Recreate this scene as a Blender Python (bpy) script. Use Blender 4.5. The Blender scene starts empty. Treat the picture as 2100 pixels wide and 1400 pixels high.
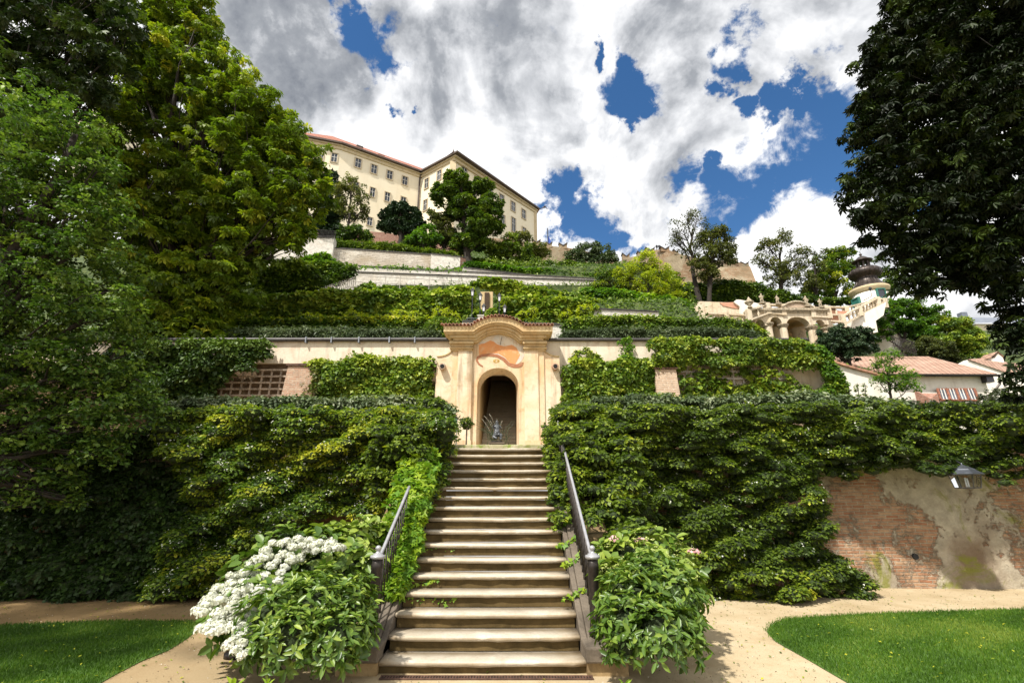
import bpy, math, random
import numpy as np
from mathutils import Vector
C = bpy.context.scene.collection
R = math.radians
# ------------------------------------------------------------------ camera
EYE = 1.76; F = 1000.0; PITCH = R(17.4)
cam_d = bpy.data.cameras.new("camera"); cam = bpy.data.objects.new("camera", cam_d); C.objects.link(cam)
cam.location = (0, 0, EYE); cam.rotation_euler = (R(90) + PITCH, 0, 0)
cam_d.sensor_width = 36; cam_d.lens = 36 * F / 2100; cam_d.clip_start = .05; cam_d.clip_end = 2000
bpy.context.scene.camera = cam
def ray(px, py):
    a = (px - 1050) / F; b = (700 - py) / F
    return Vector((a, math.cos(PITCH) - b * math.sin(PITCH), math.sin(PITCH) + b * math.cos(PITCH)))
def at(px, py, Y):
    d = ray(px, py); t = Y / d.y
    return Vector((t * d.x, Y, EYE + t * d.z))
def atz(px, py, Z):
    d = ray(px, py); t = (Z - EYE) / d.z
    return Vector((t * d.x, t * d.y, Z))
def onplane(px, py, P0, P1):
    n = Vector((-(P1.y - P0.y), P1.x - P0.x, 0)); d = ray(px, py)
    t = n.dot(P0 - Vector((0, 0, EYE))) / n.dot(d)
    return Vector((0, 0, EYE)) + d * t
def zc(P): return P[1] * math.cos(PITCH) + (P[2] - EYE) * math.sin(PITCH)
# ------------------------------------------------------------------ world
SUN_EL = 55; SUN_AZ = -38   # azimuth from +Y towards +X of the place the light comes from, see below
scn = bpy.context.scene
w = bpy.data.worlds.new("World"); scn.world = w; w.use_nodes = True
nt = w.node_tree; nt.nodes.clear()
def nn(t, typ, **k):
    n = t.nodes.new(typ)
    for a, b in k.items(): setattr(n, a, b)
    return n
def link(t, a, b): t.links.new(a, b)
def mth(t, op, a, b=None, c=None, clamp=False):
    n = t.nodes.new('ShaderNodeMath'); n.operation = op; n.use_clamp = clamp
    for i, v in enumerate((a, b, c)):
        if v is None: continue
        if isinstance(v, (int, float)): n.inputs[i].default_value = v
        else: t.links.new(v, n.inputs[i])
    return n.outputs[0]
def ramp(t, fac, stops, interp='LINEAR'):
    n = t.nodes.new('ShaderNodeValToRGB'); n.color_ramp.interpolation = interp
    cr = n.color_ramp
    while len(cr.elements) < len(stops): cr.elements.new(.5)
    for e, (p, c) in zip(cr.elements, stops):
        e.position = p; e.color = (*c, 1) if len(c) == 3 else c
    if fac is not None: t.links.new(fac, n.inputs[0])
    return n.outputs[0]
def mixc(t, fac, a, b, mode='MIX'):
    n = t.nodes.new('ShaderNodeMix'); n.data_type = 'RGBA'; n.blend_type = mode
    for i, v in ((0, fac), (6, a), (7, b)):
        if isinstance(v, (int, float)): n.inputs[i].default_value = v
        elif isinstance(v, tuple): n.inputs[i].default_value = (*v, 1) if len(v) == 3 else v
        else: t.links.new(v, n.inputs[i])
    return n.outputs[2]
sun_dir = Vector((-math.sin(R(38)) * math.cos(R(SUN_EL)), -math.cos(R(38)) * math.cos(R(SUN_EL)), math.sin(R(SUN_EL))))  # towards the sun: left, behind
sky = nn(nt, 'ShaderNodeTexSky', sky_type='NISHITA'); sky.sun_disc = False
sky.sun_elevation = R(SUN_EL); sky.sun_rotation = math.atan2(sun_dir.x, sun_dir.y); sky.altitude = 300; sky.air_density = 1.0; sky.dust_density = .3; sky.ozone_density = 3.0
tc = nn(nt, 'ShaderNodeTexCoord')
vn = nn(nt, 'ShaderNodeVectorMath', operation='NORMALIZE'); link(nt, tc.outputs['Generated'], vn.inputs[0]); DIR = vn.outputs[0]
def blob(px, py, rpx, soft=.75, v=None):
    d = ray(px, py).normalized(); ang = math.atan(rpx / F) * (1 / (1 + ((px-1050)**2 + (700-py)**2) / F**2)) ** .5
    n = nn(nt, 'ShaderNodeVectorMath', operation='DISTANCE'); link(nt, v or WDIR, n.inputs[0]); n.inputs[1].default_value = d
    m = nn(nt, 'ShaderNodeMapRange', interpolation_type='SMOOTHSTEP'); link(nt, n.outputs['Value'], m.inputs[0])
    m.inputs[1].default_value = ang * (1 + soft); m.inputs[2].default_value = ang * (1 - soft); m.inputs[3].default_value = 0; m.inputs[4].default_value = 1
    return m.outputs[0]
def noise(t, vec, scale, detail=8, rough=.55, dist=0.0):
    n = nn(t, 'ShaderNodeTexNoise'); n.inputs['Scale'].default_value = scale; n.inputs['Detail'].default_value = detail
    n.inputs['Roughness'].default_value = rough; n.inputs['Distortion'].default_value = dist
    if vec is not None: link(t, vec, n.inputs['Vector'])
    return n
# domain warp of the direction for ragged cloud edges
wn = noise(nt, DIR, 4.0, 12, .62)
sb = nn(nt, 'ShaderNodeVectorMath', operation='SUBTRACT'); link(nt, wn.outputs['Color'], sb.inputs[0]); sb.inputs[1].default_value = (.5, .5, .5)
sc_ = nn(nt, 'ShaderNodeVectorMath', operation='SCALE'); link(nt, sb.outputs[0], sc_.inputs[0]); sc_.inputs['Scale'].default_value = .42
ad = nn(nt, 'ShaderNodeVectorMath', operation='ADD'); link(nt, DIR, ad.inputs[0]); link(nt, sc_.outputs[0], ad.inputs[1]); WDIR = ad.outputs[0]
holes = [(735, 60, 60), (722, 120, 40), (700, 20, 45), (690, 185, 24), (1420, 400, 60), (1610, 330, 60), (1545, 380, 60), (1650, 200, 36), (1470, 80, 26), (815, 200, 26), (985, 75, 26), (885, 165, 14), (680, 185, 18),
         (1270, 140, 70), (1235, 190, 40), (1320, 80, 42), (1300, 175, 50), (1225, 20, 25), (1500, 110, 36), (1570, 30, 52), (1560, 80, 22), (1600, 200, 40), (1530, 190, 30),
         (1690, 310, 110), (1700, 230, 60), (1590, 375, 90), (1500, 410, 75), (1440, 420, 50), (1150, 400, 45), (1210, 460, 55), (1130, 470, 45), (1260, 490, 50), (1330, 500, 40), (1150, 440, 40), (1560, 440, 40),
         (1240, 250, 20), (1480, 345, 30), (1840, 380, 40)]
h = None
for b in holes:
    v = blob(*b)
    h = v if h is None else mth(nt, 'MAXIMUM', h, v)
n1 = noise(nt, DIR, 4.2, 12, .6, .3)
n4 = noise(nt, DIR, 13.0, 12, .68, .8)
cover = mth(nt, 'ADD', mth(nt, 'MULTIPLY', n1.outputs['Fac'], 1.5), mth(nt, 'MULTIPLY', n4.outputs['Fac'], 1.7))
cover = mth(nt, 'SUBTRACT', mth(nt, 'SUBTRACT', cover, .72), mth(nt, 'MULTIPLY', h, 1.3))
mask = nn(nt, 'ShaderNodeMapRange', interpolation_type='SMOOTHSTEP'); link(nt, cover, mask.inputs[0]); mask.inputs[1].default_value = -.12; mask.inputs[2].default_value = .56
# cloud thickness shade: grey patches placed by blobs, textured with noise
greys = [(620, 60, 150, .62), (560, 190, 110, .4), (960, 70, 170, .6), (1080, 130, 150, .5), (870, 130, 90, .45), (1180, 60, 110, .42), (1400, 10, 130, .42), (1110, 250, 110, .45), (1340, 330, 100, .28), (1450, 130, 80, .45),
         (1650, 40, 120, .45), (1700, 160, 70, .45), (1420, 250, 80, .25), (560, 280, 60, .2), (880, 20, 90, .35)]
g = None
for px, py, r_, a in greys:
    v = mth(nt, 'MULTIPLY', blob(px, py, r_, .9), a)
    g = v if g is None else mth(nt, 'MAXIMUM', g, v)
n2 = noise(nt, WDIR, 3.4, 9, .6, .2); n3 = noise(nt, DIR, 9.0, 8, .6, .4)
shade = mth(nt, 'MULTIPLY', g, mth(nt, 'MULTIPLY', mth(nt, 'POWER', n2.outputs['Fac'], 2.0), 2.7))
shade = mth(nt, 'ADD', shade, mth(nt, 'MULTIPLY', mth(nt, 'SUBTRACT', n3.outputs['Fac'], .46), .9), clamp=True)
offv = nn(nt, 'ShaderNodeVectorMath', operation='ADD'); link(nt, DIR, offv.inputs[0]); offv.inputs[1].default_value = (-.035, -.01, .05)
rl = [noise(nt, v_, 3.2, 6, .55, .5).outputs['Fac'] for v_ in (offv.outputs[0], DIR)]
relief = mth(nt, 'MULTIPLY', mth(nt, 'SUBTRACT', rl[0], rl[1]), 2.6)
shade = mth(nt, 'ADD', shade, relief, clamp=True)
ccol = ramp(nt, shade, [(0, (.86, .855, .85)), (.28, (.56, .57, .59)), (.58, (.27, .285, .31)), (1, (.12, .135, .165))])
bg1 = nn(nt, 'ShaderNodeBackground'); bg1.inputs[1].default_value = .10
hsv = nn(nt, 'ShaderNodeHueSaturation'); hsv.inputs['Saturation'].default_value = 1.22; hsv.inputs['Value'].default_value = 1.0; link(nt, sky.outputs[0], hsv.inputs['Color'])
link(nt, hsv.outputs[0], bg1.inputs[0])
bg2 = nn(nt, 'ShaderNodeBackground'); link(nt, ccol, bg2.inputs[0]); bg2.inputs[1].default_value = 1.0
mx = nn(nt, 'ShaderNodeMixShader'); link(nt, mask.outputs[0], mx.inputs[0]); link(nt, bg1.outputs[0], mx.inputs[1]); link(nt, bg2.outputs[0], mx.inputs[2])
wo = nn(nt, 'ShaderNodeOutputWorld'); link(nt, mx.outputs[0], wo.inputs[0])
# ------------------------------------------------------------------ sun, exposure
sl = bpy.data.lights.new("sun", 'SUN'); sl.energy = 4.4; sl.angle = R(2); sl.color = (1, .95, .87)
so = bpy.data.objects.new("sun", sl); C.objects.link(so); so.rotation_euler = sun_dir.to_track_quat('Z', 'Y').to_euler(); so.location = sun_dir * 60
vs = scn.view_settings; vs.view_transform = 'Standard'; vs.look = 'None'; vs.exposure = 0.6; vs.gamma = 1
scn.cycles.use_denoising = True; scn.cycles.max_bounces = 6; scn.cycles.transparent_max_bounces = 4; scn.cycles.diffuse_bounces = 3
# ------------------------------------------------------------------ object helpers
OFF = {}
def tag(o, label=None, cat=None, group=None, kind=None):
    if label: o['label'] = label
    if cat: o['category'] = cat
    if group: o['group'] = group
    if kind: o['kind'] = kind
    return o
def thing(name, label, cat, loc=(0, 0, 0), group=None):
    o = bpy.data.objects.new(name, None); C.objects.link(o); o.location = loc; OFF[o.name] = Vector(loc); o.empty_display_size = .3
    return tag(o, label, cat, group)
def link_mesh(name, me, parent, mat, smooth=False):
    o = bpy.data.objects.new(name, me); C.objects.link(o)
    if mat: me.materials.append(mat)
    if parent is not None:
        o.parent = parent; OFF[o.name] = OFF.get(parent.name, Vector((0, 0, 0)))
    else: OFF[o.name] = Vector((0, 0, 0))
    if smooth: me.polygons.foreach_set('use_smooth', [True] * len(me.polygons))
    return o
class MB:
    def __init__(s): s.v = []; s.f = []
    def add(s, vs_, fs):
        o = len(s.v); s.v += [tuple(q) for q in vs_]; s.f += [tuple(i + o for i in q) for q in fs]; return s
    def box(s, a, b):
        x0, y0, z0 = a; x1, y1, z1 = b
        return s.add([(x0, y0, z0), (x1, y0, z0), (x1, y1, z0), (x0, y1, z0), (x0, y0, z1), (x1, y0, z1), (x1, y1, z1), (x0, y1, z1)],
                     [(0, 3, 2, 1), (4, 5, 6, 7), (0, 1, 5, 4), (1, 2, 6, 5), (2, 3, 7, 6), (3, 0, 4, 7)])
    def hexa(s, p): return s.add(p, [(0, 3, 2, 1), (4, 5, 6, 7), (0, 1, 5, 4), (1, 2, 6, 5), (2, 3, 7, 6), (3, 0, 4, 7)])
    def obox(s, P0, P1, z0, z1, t, side=1, z1b=None, z0b=None):
        """wall from P0 to P1 (plan), thickness t away from the viewer"""
        d = Vector((P1[0] - P0[0], P1[1] - P0[1], 0)).normalized(); n = Vector((-d.y, d.x, 0)) * t * side
        z1b = z1 if z1b is None else z1b; z0b = z0 if z0b is None else z0b
        a = [Vector((P0[0], P0[1], z0)), Vector((P1[0], P1[1], z0b)), Vector((P1[0], P1[1], z0b)) + n, Vector((P0[0], P0[1], z0)) + n]
        b = [Vector((P0[0], P0[1], z1)), Vector((P1[0], P1[1], z1b)), Vector((P1[0], P1[1], z1b)) + n, Vector((P0[0], P0[1], z1)) + n]
        return s.hexa(a + b)
    def tube(s, pts, rad, n=8, cap=True):
        pts = [Vector(p) for p in pts]; rad = [rad] * len(pts) if isinstance(rad, (int, float)) else rad
        o = len(s.v); up = Vector((0, 0, 1))
        prev = None
        for i, p in enumerate(pts):
            t = (pts[min(i + 1, len(pts) - 1)] - pts[max(i - 1, 0)])
            t = t.normalized() if t.length > 1e-9 else up
            if prev is None:
                a = t.cross(up) if abs(t.z) < .95 else t.cross(Vector((0, 1, 0)))
            else: a = prev - t * prev.dot(t)
            a.normalize(); prev = a; b = t.cross(a)
            for k in range(n):
                an = 2 * math.pi * k / n
                s.v.append(tuple(p + (a * math.cos(an) + b * math.sin(an)) * rad[i]))
        for i in range(len(pts) - 1):
            for k in range(n):
                k2 = (k + 1) % n
                s.f.append((o + i * n + k, o + i * n + k2, o + (i + 1) * n + k2, o + (i + 1) * n + k))
        if cap:
            s.f.append(tuple(o + k for k in range(n))[::-1]); s.f.append(tuple(o + (len(pts) - 1) * n + k for k in range(n)))
        return s
    def lathe(s, c, prof, n=16, axis=None, squash=1.0):
        o = len(s.v)
        for r_, z_ in prof:
            for k in range(n):
                an = 2 * math.pi * k / n; s.v.append((c[0] + r_ * math.cos(an), c[1] + r_ * math.sin(an) * squash, c[2] + z_))
        m = len(prof)
        for i in range(m - 1):
            for k in range(n):
                k2 = (k + 1) % n; s.f.append((o + i * n + k, o + i * n + k2, o + (i + 1) * n + k2, o + (i + 1) * n + k))
        s.f.append(tuple(o + k for k in range(n))[::-1]); s.f.append(tuple(o + (m - 1) * n + k for k in range(n)))
        return s
    def prism(s, poly, y0, y1):
        """poly [(x,z)] counter-clockwise seen from -Y, extruded y0..y1"""
        n = len(poly); o = len(s.v)
        s.v += [(x, y0, z) for x, z in poly] + [(x, y1, z) for x, z in poly]
        s.f.append(tuple(o + i for i in range(n))); s.f.append(tuple(o + n + i for i in range(n))[::-1])
        for i in range(n):
            j = (i + 1) % n; s.f.append((o + j, o + i, o + n + i, o + n + j))
        return s
    def build(s, name, mat, parent=None, smooth=False, bevel=0):
        off = OFF.get(parent.name, Vector((0, 0, 0))) if parent is not None else Vector((0, 0, 0))
        me = bpy.data.meshes.new(name); me.from_pydata([(a - off.x, b - off.y, c - off.z) for a, b, c in s.v], [], s.f); me.update()
        o = link_mesh(name, me, parent, mat, smooth)
        if bevel:
            m = o.modifiers.new('b', 'BEVEL'); m.width = bevel; m.segments = 2; m.limit_method = 'ANGLE'; m.angle_limit = R(50)
        return o
def sub_dup(o, n):
    return o
# ------------------------------------------------------------------ materials
def mat(name):
    m = bpy.data.materials.new(name); m.use_nodes = True; t = m.node_tree; b = t.nodes['Principled BSDF']; return m, t, b
def plain(name, col, rough=.6, metal=0, var=.12, scale=6, bump=.0):
    m, t, b = mat(name); co = nn(t, 'ShaderNodeTexCoord')
    n = noise(t, co.outputs['Object'], scale, 6, .6)
    c1 = tuple(max(0, c * (1 - var * 2)) for c in col); c2 = tuple(min(1, c * (1 + var * 1.5)) for c in col)
    link(t, ramp(t, n.outputs['Fac'], [(.3, c1), (.7, c2)]), b.inputs['Base Color'])
    b.inputs['Roughness'].default_value = rough; b.inputs['Metallic'].default_value = metal
    if bump:
        bp = nn(t, 'ShaderNodeBump'); bp.inputs['Strength'].default_value = bump; bp.inputs['Distance'].default_value = .02
        n2 = noise(t, co.outputs['Object'], scale * 6, 6, .65); link(t, n2.outputs['Fac'], bp.inputs['Height']); link(t, bp.outputs[0], b.inputs['Normal'])
    return m
def leafmat(name, stops, rough=.5, trans=.35, spec=.35, tint=(1.0, 1.15, .5)):
    m, t, b = mat(name); at_ = nn(t, 'ShaderNodeAttribute', attribute_name='tint')
    col = ramp(t, at_.outputs['Fac'], stops)
    link(t, col, b.inputs['Base Color']); b.inputs['Roughness'].default_value = rough; b.inputs['Specular IOR Level'].default_value = spec
    tr = nn(t, 'ShaderNodeBsdfTranslucent'); link(t, mixc(t, 1.0, col, tint, 'MULTIPLY'), tr.inputs[0])
    mx = nn(t, 'ShaderNodeMixShader'); mx.inputs[0].default_value = trans; link(t, b.outputs[0], mx.inputs[1]); link(t, tr.outputs[0], mx.inputs[2])
    link(t, mx.outputs[0], t.nodes['Material Output'].inputs[0]); return m
def plaster(name, base, dirt=(.30, .22, .14), dirt_amt=.5, warm=(.62, .36, .16), warm_amt=.3, scale=1.0, brick=0.0, bump=.25, streak=.4, zmin=None):
    m, t, b = mat(name); co = nn(t, 'ShaderNodeTexCoord'); O = co.outputs['Object']
    n1 = noise(t, O, .9 * scale, 8, .6, .4); n2 = noise(t, O, 3.5 * scale, 8, .65, .3)
    mp = nn(t, 'ShaderNodeMapping'); mp.inputs['Scale'].default_value = (4 * scale, 4 * scale, .35 * scale); link(t, O, mp.inputs[0])
    n3 = noise(t, mp.outputs[0], 1.3, 6, .6)
    c = mixc(t, ramp(t, n1.outputs['Fac'], [(.45, (0, 0, 0)), (.62, (warm_amt,) * 3)]), base, warm)
    c = mixc(t, ramp(t, n2.outputs['Fac'], [(.52, (0, 0, 0)), (.68, (dirt_amt,) * 3)]), c, dirt)
    c = mixc(t, ramp(t, n3.outputs['Fac'], [(.52, (0, 0, 0)), (.70, (streak,) * 3)]), c, tuple(x * .7 for x in dirt))
    if brick:
        bc, bf = brickcol(t, O, (.34, .13, .07), (.45, .24, .14), (.5, .44, .36))
        nb = noise(t, O, .55 * scale, 9, .68, .6)
        c = mixc(t, ramp(t, nb.outputs['Fac'], [(1 - brick - .015, (0, 0, 0)), (1 - brick + .015, (1, 1, 1))]), c, bc)
    link(t, c, b.inputs['Base Color']); b.inputs['Roughness'].default_value = .9; b.inputs['Specular IOR Level'].default_value = .15
    bp = nn(t, 'ShaderNodeBump'); bp.inputs['Strength'].default_value = bump; bp.inputs['Distance'].default_value = .03
    n4 = noise(t, O, 14 * scale, 8, .7); link(t, mth(t, 'ADD', n4.outputs['Fac'], mth(t, 'MULTIPLY', n2.outputs['Fac'], 1.5)), bp.inputs['Height']); link(t, bp.outputs[0], b.inputs['Normal'])
    return m
def brickcol(t, O, c1, c2, mortar, w=.27, hgt=.085, ms=.012):
    s = nn(t, 'ShaderNodeSeparateXYZ'); link(t, O, s.inputs[0]); k = nn(t, 'ShaderNodeCombineXYZ')
    link(t, mth(t, 'ADD', s.outputs[0], mth(t, 'MULTIPLY', s.outputs[1], .9)), k.inputs[0])
    wob = noise(t, O, 1.2, 3, .5)
    link(t, mth(t, 'ADD', s.outputs[2], mth(t, 'MULTIPLY', wob.outputs['Fac'], .08)), k.inputs[1])
    br = nn(t, 'ShaderNodeTexBrick'); link(t, k.outputs[0], br.inputs['Vector']); br.inputs['Scale'].default_value = 1
    br.inputs['Brick Width'].default_value = w; br.inputs['Row Height'].default_value = hgt; br.inputs['Mortar Size'].default_value = ms; br.inputs['Mortar Smooth'].default_value = .5; br.inputs['Bias'].default_value = 0
    br.inputs['Color1'].default_value = (*c1, 1); br.inputs['Color2'].default_value = (*c2, 1); br.inputs['Mortar'].default_value = (*mortar, 1)
    return br.outputs['Color'], br.outputs['Fac']
def brickwall(name, c1, c2, mortar, plast=None, pamt=.4, moss=None, w=.27, hgt=.085, pscale=.7, bump=.6, dark=None, edge=.02, pdist=.5, mossat=.60, cx=None, cw=1.0):
    m, t, b = mat(name); co = nn(t, 'ShaderNodeTexCoord'); O = co.outputs['Object']
    c, fac = brickcol(t, O, c1, c2, mortar, w, hgt)
    n0 = noise(t, O, 7, 8, .7); c = mixc(t, ramp(t, n0.outputs['Fac'], [(.35, (.55,) * 3), (.65, (0,) * 3)]), c, tuple(x * .45 for x in c1))
    hgt_ = mth(t, 'MULTIPLY', fac, -.6)
    if plast:
        n1 = noise(t, O, pscale, 12, .74, pdist); pin = n1.outputs['Fac']
        if cx is not None:
            sx = nn(t, 'ShaderNodeSeparateXYZ'); link(t, O, sx.inputs[0]); dd = mth(t, 'ABSOLUTE', mth(t, 'ADD', mth(t, 'SUBTRACT', sx.outputs[0], cx), mth(t, 'MULTIPLY', sx.outputs[2], .35)))
            gf = mth(t, 'SUBTRACT', 1, mth(t, 'DIVIDE', dd, cw), clamp=True); pin = mth(t, 'ADD', pin, mth(t, 'MULTIPLY', gf, .16))
        pf = ramp(t, pin, [(1 - pamt - edge, (0, 0, 0)), (1 - pamt + edge, (1, 1, 1))])
        n2 = noise(t, O, 5, 8, .65); pc = ramp(t, n2.outputs['Fac'], [(.3, tuple(x * .55 for x in plast)), (.7, plast)])
        c = mixc(t, pf, c, pc); hgt_ = mth(t, 'ADD', mth(t, 'MULTIPLY', hgt_, mth(t, 'SUBTRACT', 1, pf)), mth(t, 'MULTIPLY', pf, .5))
    if dark:
        nd = noise(t, O, .5, 6, .6); c = mixc(t, ramp(t, nd.outputs['Fac'], [(.52, (0, 0, 0)), (.70, (.8,) * 3)]), c, dark)
    if moss:
        n3 = noise(t, O, 1.1, 9, .7, .8); c = mixc(t, ramp(t, n3.outputs['Fac'], [(mossat, (0, 0, 0)), (mossat + .08, (.8,) * 3)]), c, moss)
    link(t, c, b.inputs['Base Color']); b.inputs['Roughness'].default_value = .92; b.inputs['Specular IOR Level'].default_value = .1
    n4 = noise(t, O, 18, 8, .7); bp = nn(t, 'ShaderNodeBump'); bp.inputs['Strength'].default_value = bump; bp.inputs['Distance'].default_value = .03
    link(t, mth(t, 'ADD', hgt_, mth(t, 'MULTIPLY', n4.outputs['Fac'], .7)), bp.inputs['Height']); link(t, bp.outputs[0], b.inputs['Normal'])
    return m
M = {}
G = lambda a, b_, c: (a, b_, c)
M['leaf_hedge'] = leafmat('hedge leaves', [(0, (.028, .055, .008)), (.45, (.11, .17, .016)), (.75, (.25, .32, .026)), (1, (.50, .48, .04))])
M['leaf_yellow'] = leafmat('yellow green leaves', [(0, (.03, .07, .008)), (.4, (.11, .19, .018)), (.7, (.28, .34, .025)), (1, (.55, .52, .04))])
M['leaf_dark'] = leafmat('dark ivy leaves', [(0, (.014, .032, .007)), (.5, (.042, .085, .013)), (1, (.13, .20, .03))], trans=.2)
M['leaf_grey'] = leafmat('grey green leaves', [(0, (.05, .08, .035)), (.5, (.13, .18, .08)), (1, (.30, .33, .20))], trans=.2)
M['leaf_bright'] = leafmat('bright ivy leaves', [(0, (.03, .08, .008)), (.5, (.13, .27, .02)), (1, (.36, .46, .03))], trans=.4)
M['leaf_ivy'] = leafmat('ivy leaves', [(0, (.026, .06, .009)), (.5, (.13, .22, .024)), (1, (.42, .48, .05))], trans=.3)
M['leaf_chestnut'] = leafmat('chestnut leaves', [(0, (.035, .065, .006)), (.5, (.13, .20, .014)), (.8, (.28, .35, .02)), (1, (.46, .44, .035))], trans=.4)
M['leaf_hornbeam'] = leafmat('hornbeam leaves', [(0, (.02, .05, .010)), (.5, (.085, .16, .022)), (1, (.28, .38, .06))], trans=.35)
M['leaf_shade'] = leafmat('shade darkened chestnut leaves', [(0, (.010, .022, .005)), (.6, (.022, .042, .008)), (1, (.07, .11, .018))], trans=.2)  # copy of the chestnut leaves with shade put into a darker colour
M['leaf_deep_shade'] = leafmat('deep shade chestnut leaves', [(0, (.005, .010, .003)), (.6, (.010, .020, .004)), (1, (.05, .08, .012))], trans=.12, spec=.2)  # right tree: its shaded side is put into near-black leaf colour
M['leaf_peony'] = leafmat('peony leaves', [(0, (.03, .075, .01)), (.5, (.10, .18, .02)), (1, (.32, .40, .06))], rough=.38, trans=.25, spec=.5)
M['leaf_tree'] = leafmat('tree leaves', [(0, (.022, .05, .007)), (.5, (.09, .155, .014)), (1, (.28, .36, .03))], trans=.3)
M['leaf_lime'] = leafmat('lime yellow leaves', [(0, (.12, .17, .01)), (.5, (.34, .40, .02)), (1, (.60, .60, .04))], trans=.45)
M['leaf_olive'] = leafmat('olive leaves', [(0, (.05, .06, .015)), (.5, (.12, .14, .03)), (1, (.26, .25, .06))], trans=.3)
M['leaf_conifer'] = leafmat('conifer needles', [(0, (.010, .025, .010)), (.5, (.025, .055, .020)), (1, (.07, .12, .045))], trans=.1)
M['white_petal'] = leafmat('white petals', [(0, (.42, .46, .28)), (.4, (.62, .63, .52)), (1, (.74, .75, .68))], rough=.7, trans=.25, tint=(1, 1, .9))
M['pink_petal'] = leafmat('pink petals', [(0, (.45, .20, .22)), (1, (.75, .50, .48))], rough=.7, trans=.2, tint=(1, .8, .8))
M['core'] = plain('shade core', (.032, .052, .013), .95, var=.4, scale=30, bump=.8)  # filler lumps: the shade inside foliage put into a dark colour
M['bark'] = plain('bark', (.030, .022, .015), .9, var=.35, scale=10, bump=.6)
M['bark_dark'] = plain('shaded bark', (.012, .010, .007), .95, var=.3, scale=10)  # right tree's bark, shade of the limbs put into the colour
M['bark_pale'] = plain('pale bark', (.13, .10, .075), .9, var=.3, scale=10, bump=.4)
M['iron'] = plain('painted iron', (.035, .028, .024), .42, .5, var=.25, scale=20)
M['rail_metal'] = plain('grey handrail paint', (.36, .36, .38), .33, .3, var=.08, scale=12)
M['steel'] = plain('grey zinc', (.30, .32, .35), .4, .7, var=.15, scale=8)
M['tread'] = None
# ------------------------------------------------------------------ foliage
def nrm(a): return a / np.maximum(np.linalg.norm(a, axis=1, keepdims=True), 1e-9)
def rng_(s): return np.random.default_rng(s)
def leaf_mesh(name, P, D, N, L, W, mt, parent=None, shape='diamond', tint=None, rng=None, fold=.18):
    rng = rng or rng_(1); n = len(P)
    if np.isscalar(L): L = np.full(n, L) * rng.uniform(.5, 1.4, n)
    D = nrm(D - N * np.sum(D * N, 1, keepdims=True)); S = np.cross(D, N)
    if tint is None: tint = rng.random(n)
    if shape == 'palm' or shape == 'palmoval':
        k = 5; angs = np.radians([-88, -44, 0, 44, 88]); sc = [.7, .92, 1.0, .92, .7]
        Ps, Ds, Ns, Ls = [], [], [], []
        for a, q in zip(angs, sc):
            a = a + rng.normal(0, .12, n)[:, None]
            d = D * np.cos(a) + S * np.sin(a) - N * rng.uniform(.15, .6, n)[:, None]
            Ps.append(P); Ds.append(nrm(d)); Ns.append(nrm(N + rng.normal(0, .2, (n, 3)))); Ls.append(L * q)
        P = np.concatenate(Ps); D = np.concatenate(Ds); N = np.concatenate(Ns); L = np.concatenate(Ls); tint = np.tile(tint, k)
        n = len(P); N = nrm(N - D * np.sum(D * N, 1, keepdims=True)); S = np.cross(D, N)
        shape = 'diamond2' if shape == 'palm' else 'oval'
    L = L[:, None]; Wd = L * W
    if shape == 'oval':
        V = np.stack([P, P + D * L * .3 + S * Wd * .42 + N * Wd * fold, P + D * L * .68 + S * Wd * .40 + N * Wd * fold * .7 - N * L * .02,
                      P + D * L - N * L * .12, P + D * L * .68 - S * Wd * .40 + N * Wd * fold * .7 - N * L * .02, P + D * L * .3 - S * Wd * .42 + N * Wd * fold], 1)
        fi = np.array([0, 1, 2, 3, 0, 3, 4, 5]); nv = 6; nf = 2
    elif shape == 'lobed':   # five-pointed vine leaf: fan of three folded kites
        V = np.stack([P, P + D * L * .35 + S * Wd * .28, P + D * L * .30 + S * Wd * .75 - N * L * .08, P + D * L * .55 + S * Wd * .22, P + D * L - N * L * .1,
                      P + D * L * .55 - S * Wd * .22, P + D * L * .30 - S * Wd * .75 - N * L * .08, P + D * L * .35 - S * Wd * .28 ], 1)
        fi = np.array([0, 2, 3, 4, 0, 4, 5, 6]); nv = 8; nf = 2
    else:
        q = .5 if shape == 'diamond' else .62
        V = np.stack([P, P + D * L * q + S * Wd * .5 + N * Wd * fold, P + D * L, P + D * L * q - S * Wd * .5 + N * Wd * fold], 1)
        fi = np.array([0, 1, 2, 3]); nv = 4; nf = 1
    off = OFF.get(parent.name, Vector((0, 0, 0))) if parent is not None else Vector((0, 0, 0))
    V = (V.reshape(-1, 3) - np.array(off)[None]).astype(np.float32)
    me = bpy.data.meshes.new(name); me.vertices.add(len(V)); me.vertices.foreach_set('co', V.ravel())
    idx = (np.arange(n)[:, None] * nv + fi[None]).ravel().astype(np.int32)
    me.loops.add(len(idx)); me.loops.foreach_set('vertex_index', idx)
    np_ = n * nf; me.polygons.add(np_); me.polygons.foreach_set('loop_start', np.arange(0, np_ * 4, 4, dtype=np.int32)); me.polygons.foreach_set('loop_total', np.full(np_, 4, np.int32))
    a = me.attributes.new('tint', 'FLOAT', 'POINT'); a.data.foreach_set('value', np.repeat(np.clip(tint, 0, 1), nv).astype(np.float32))
    me.update()
    return link_mesh(name, me, parent, mt)
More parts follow.
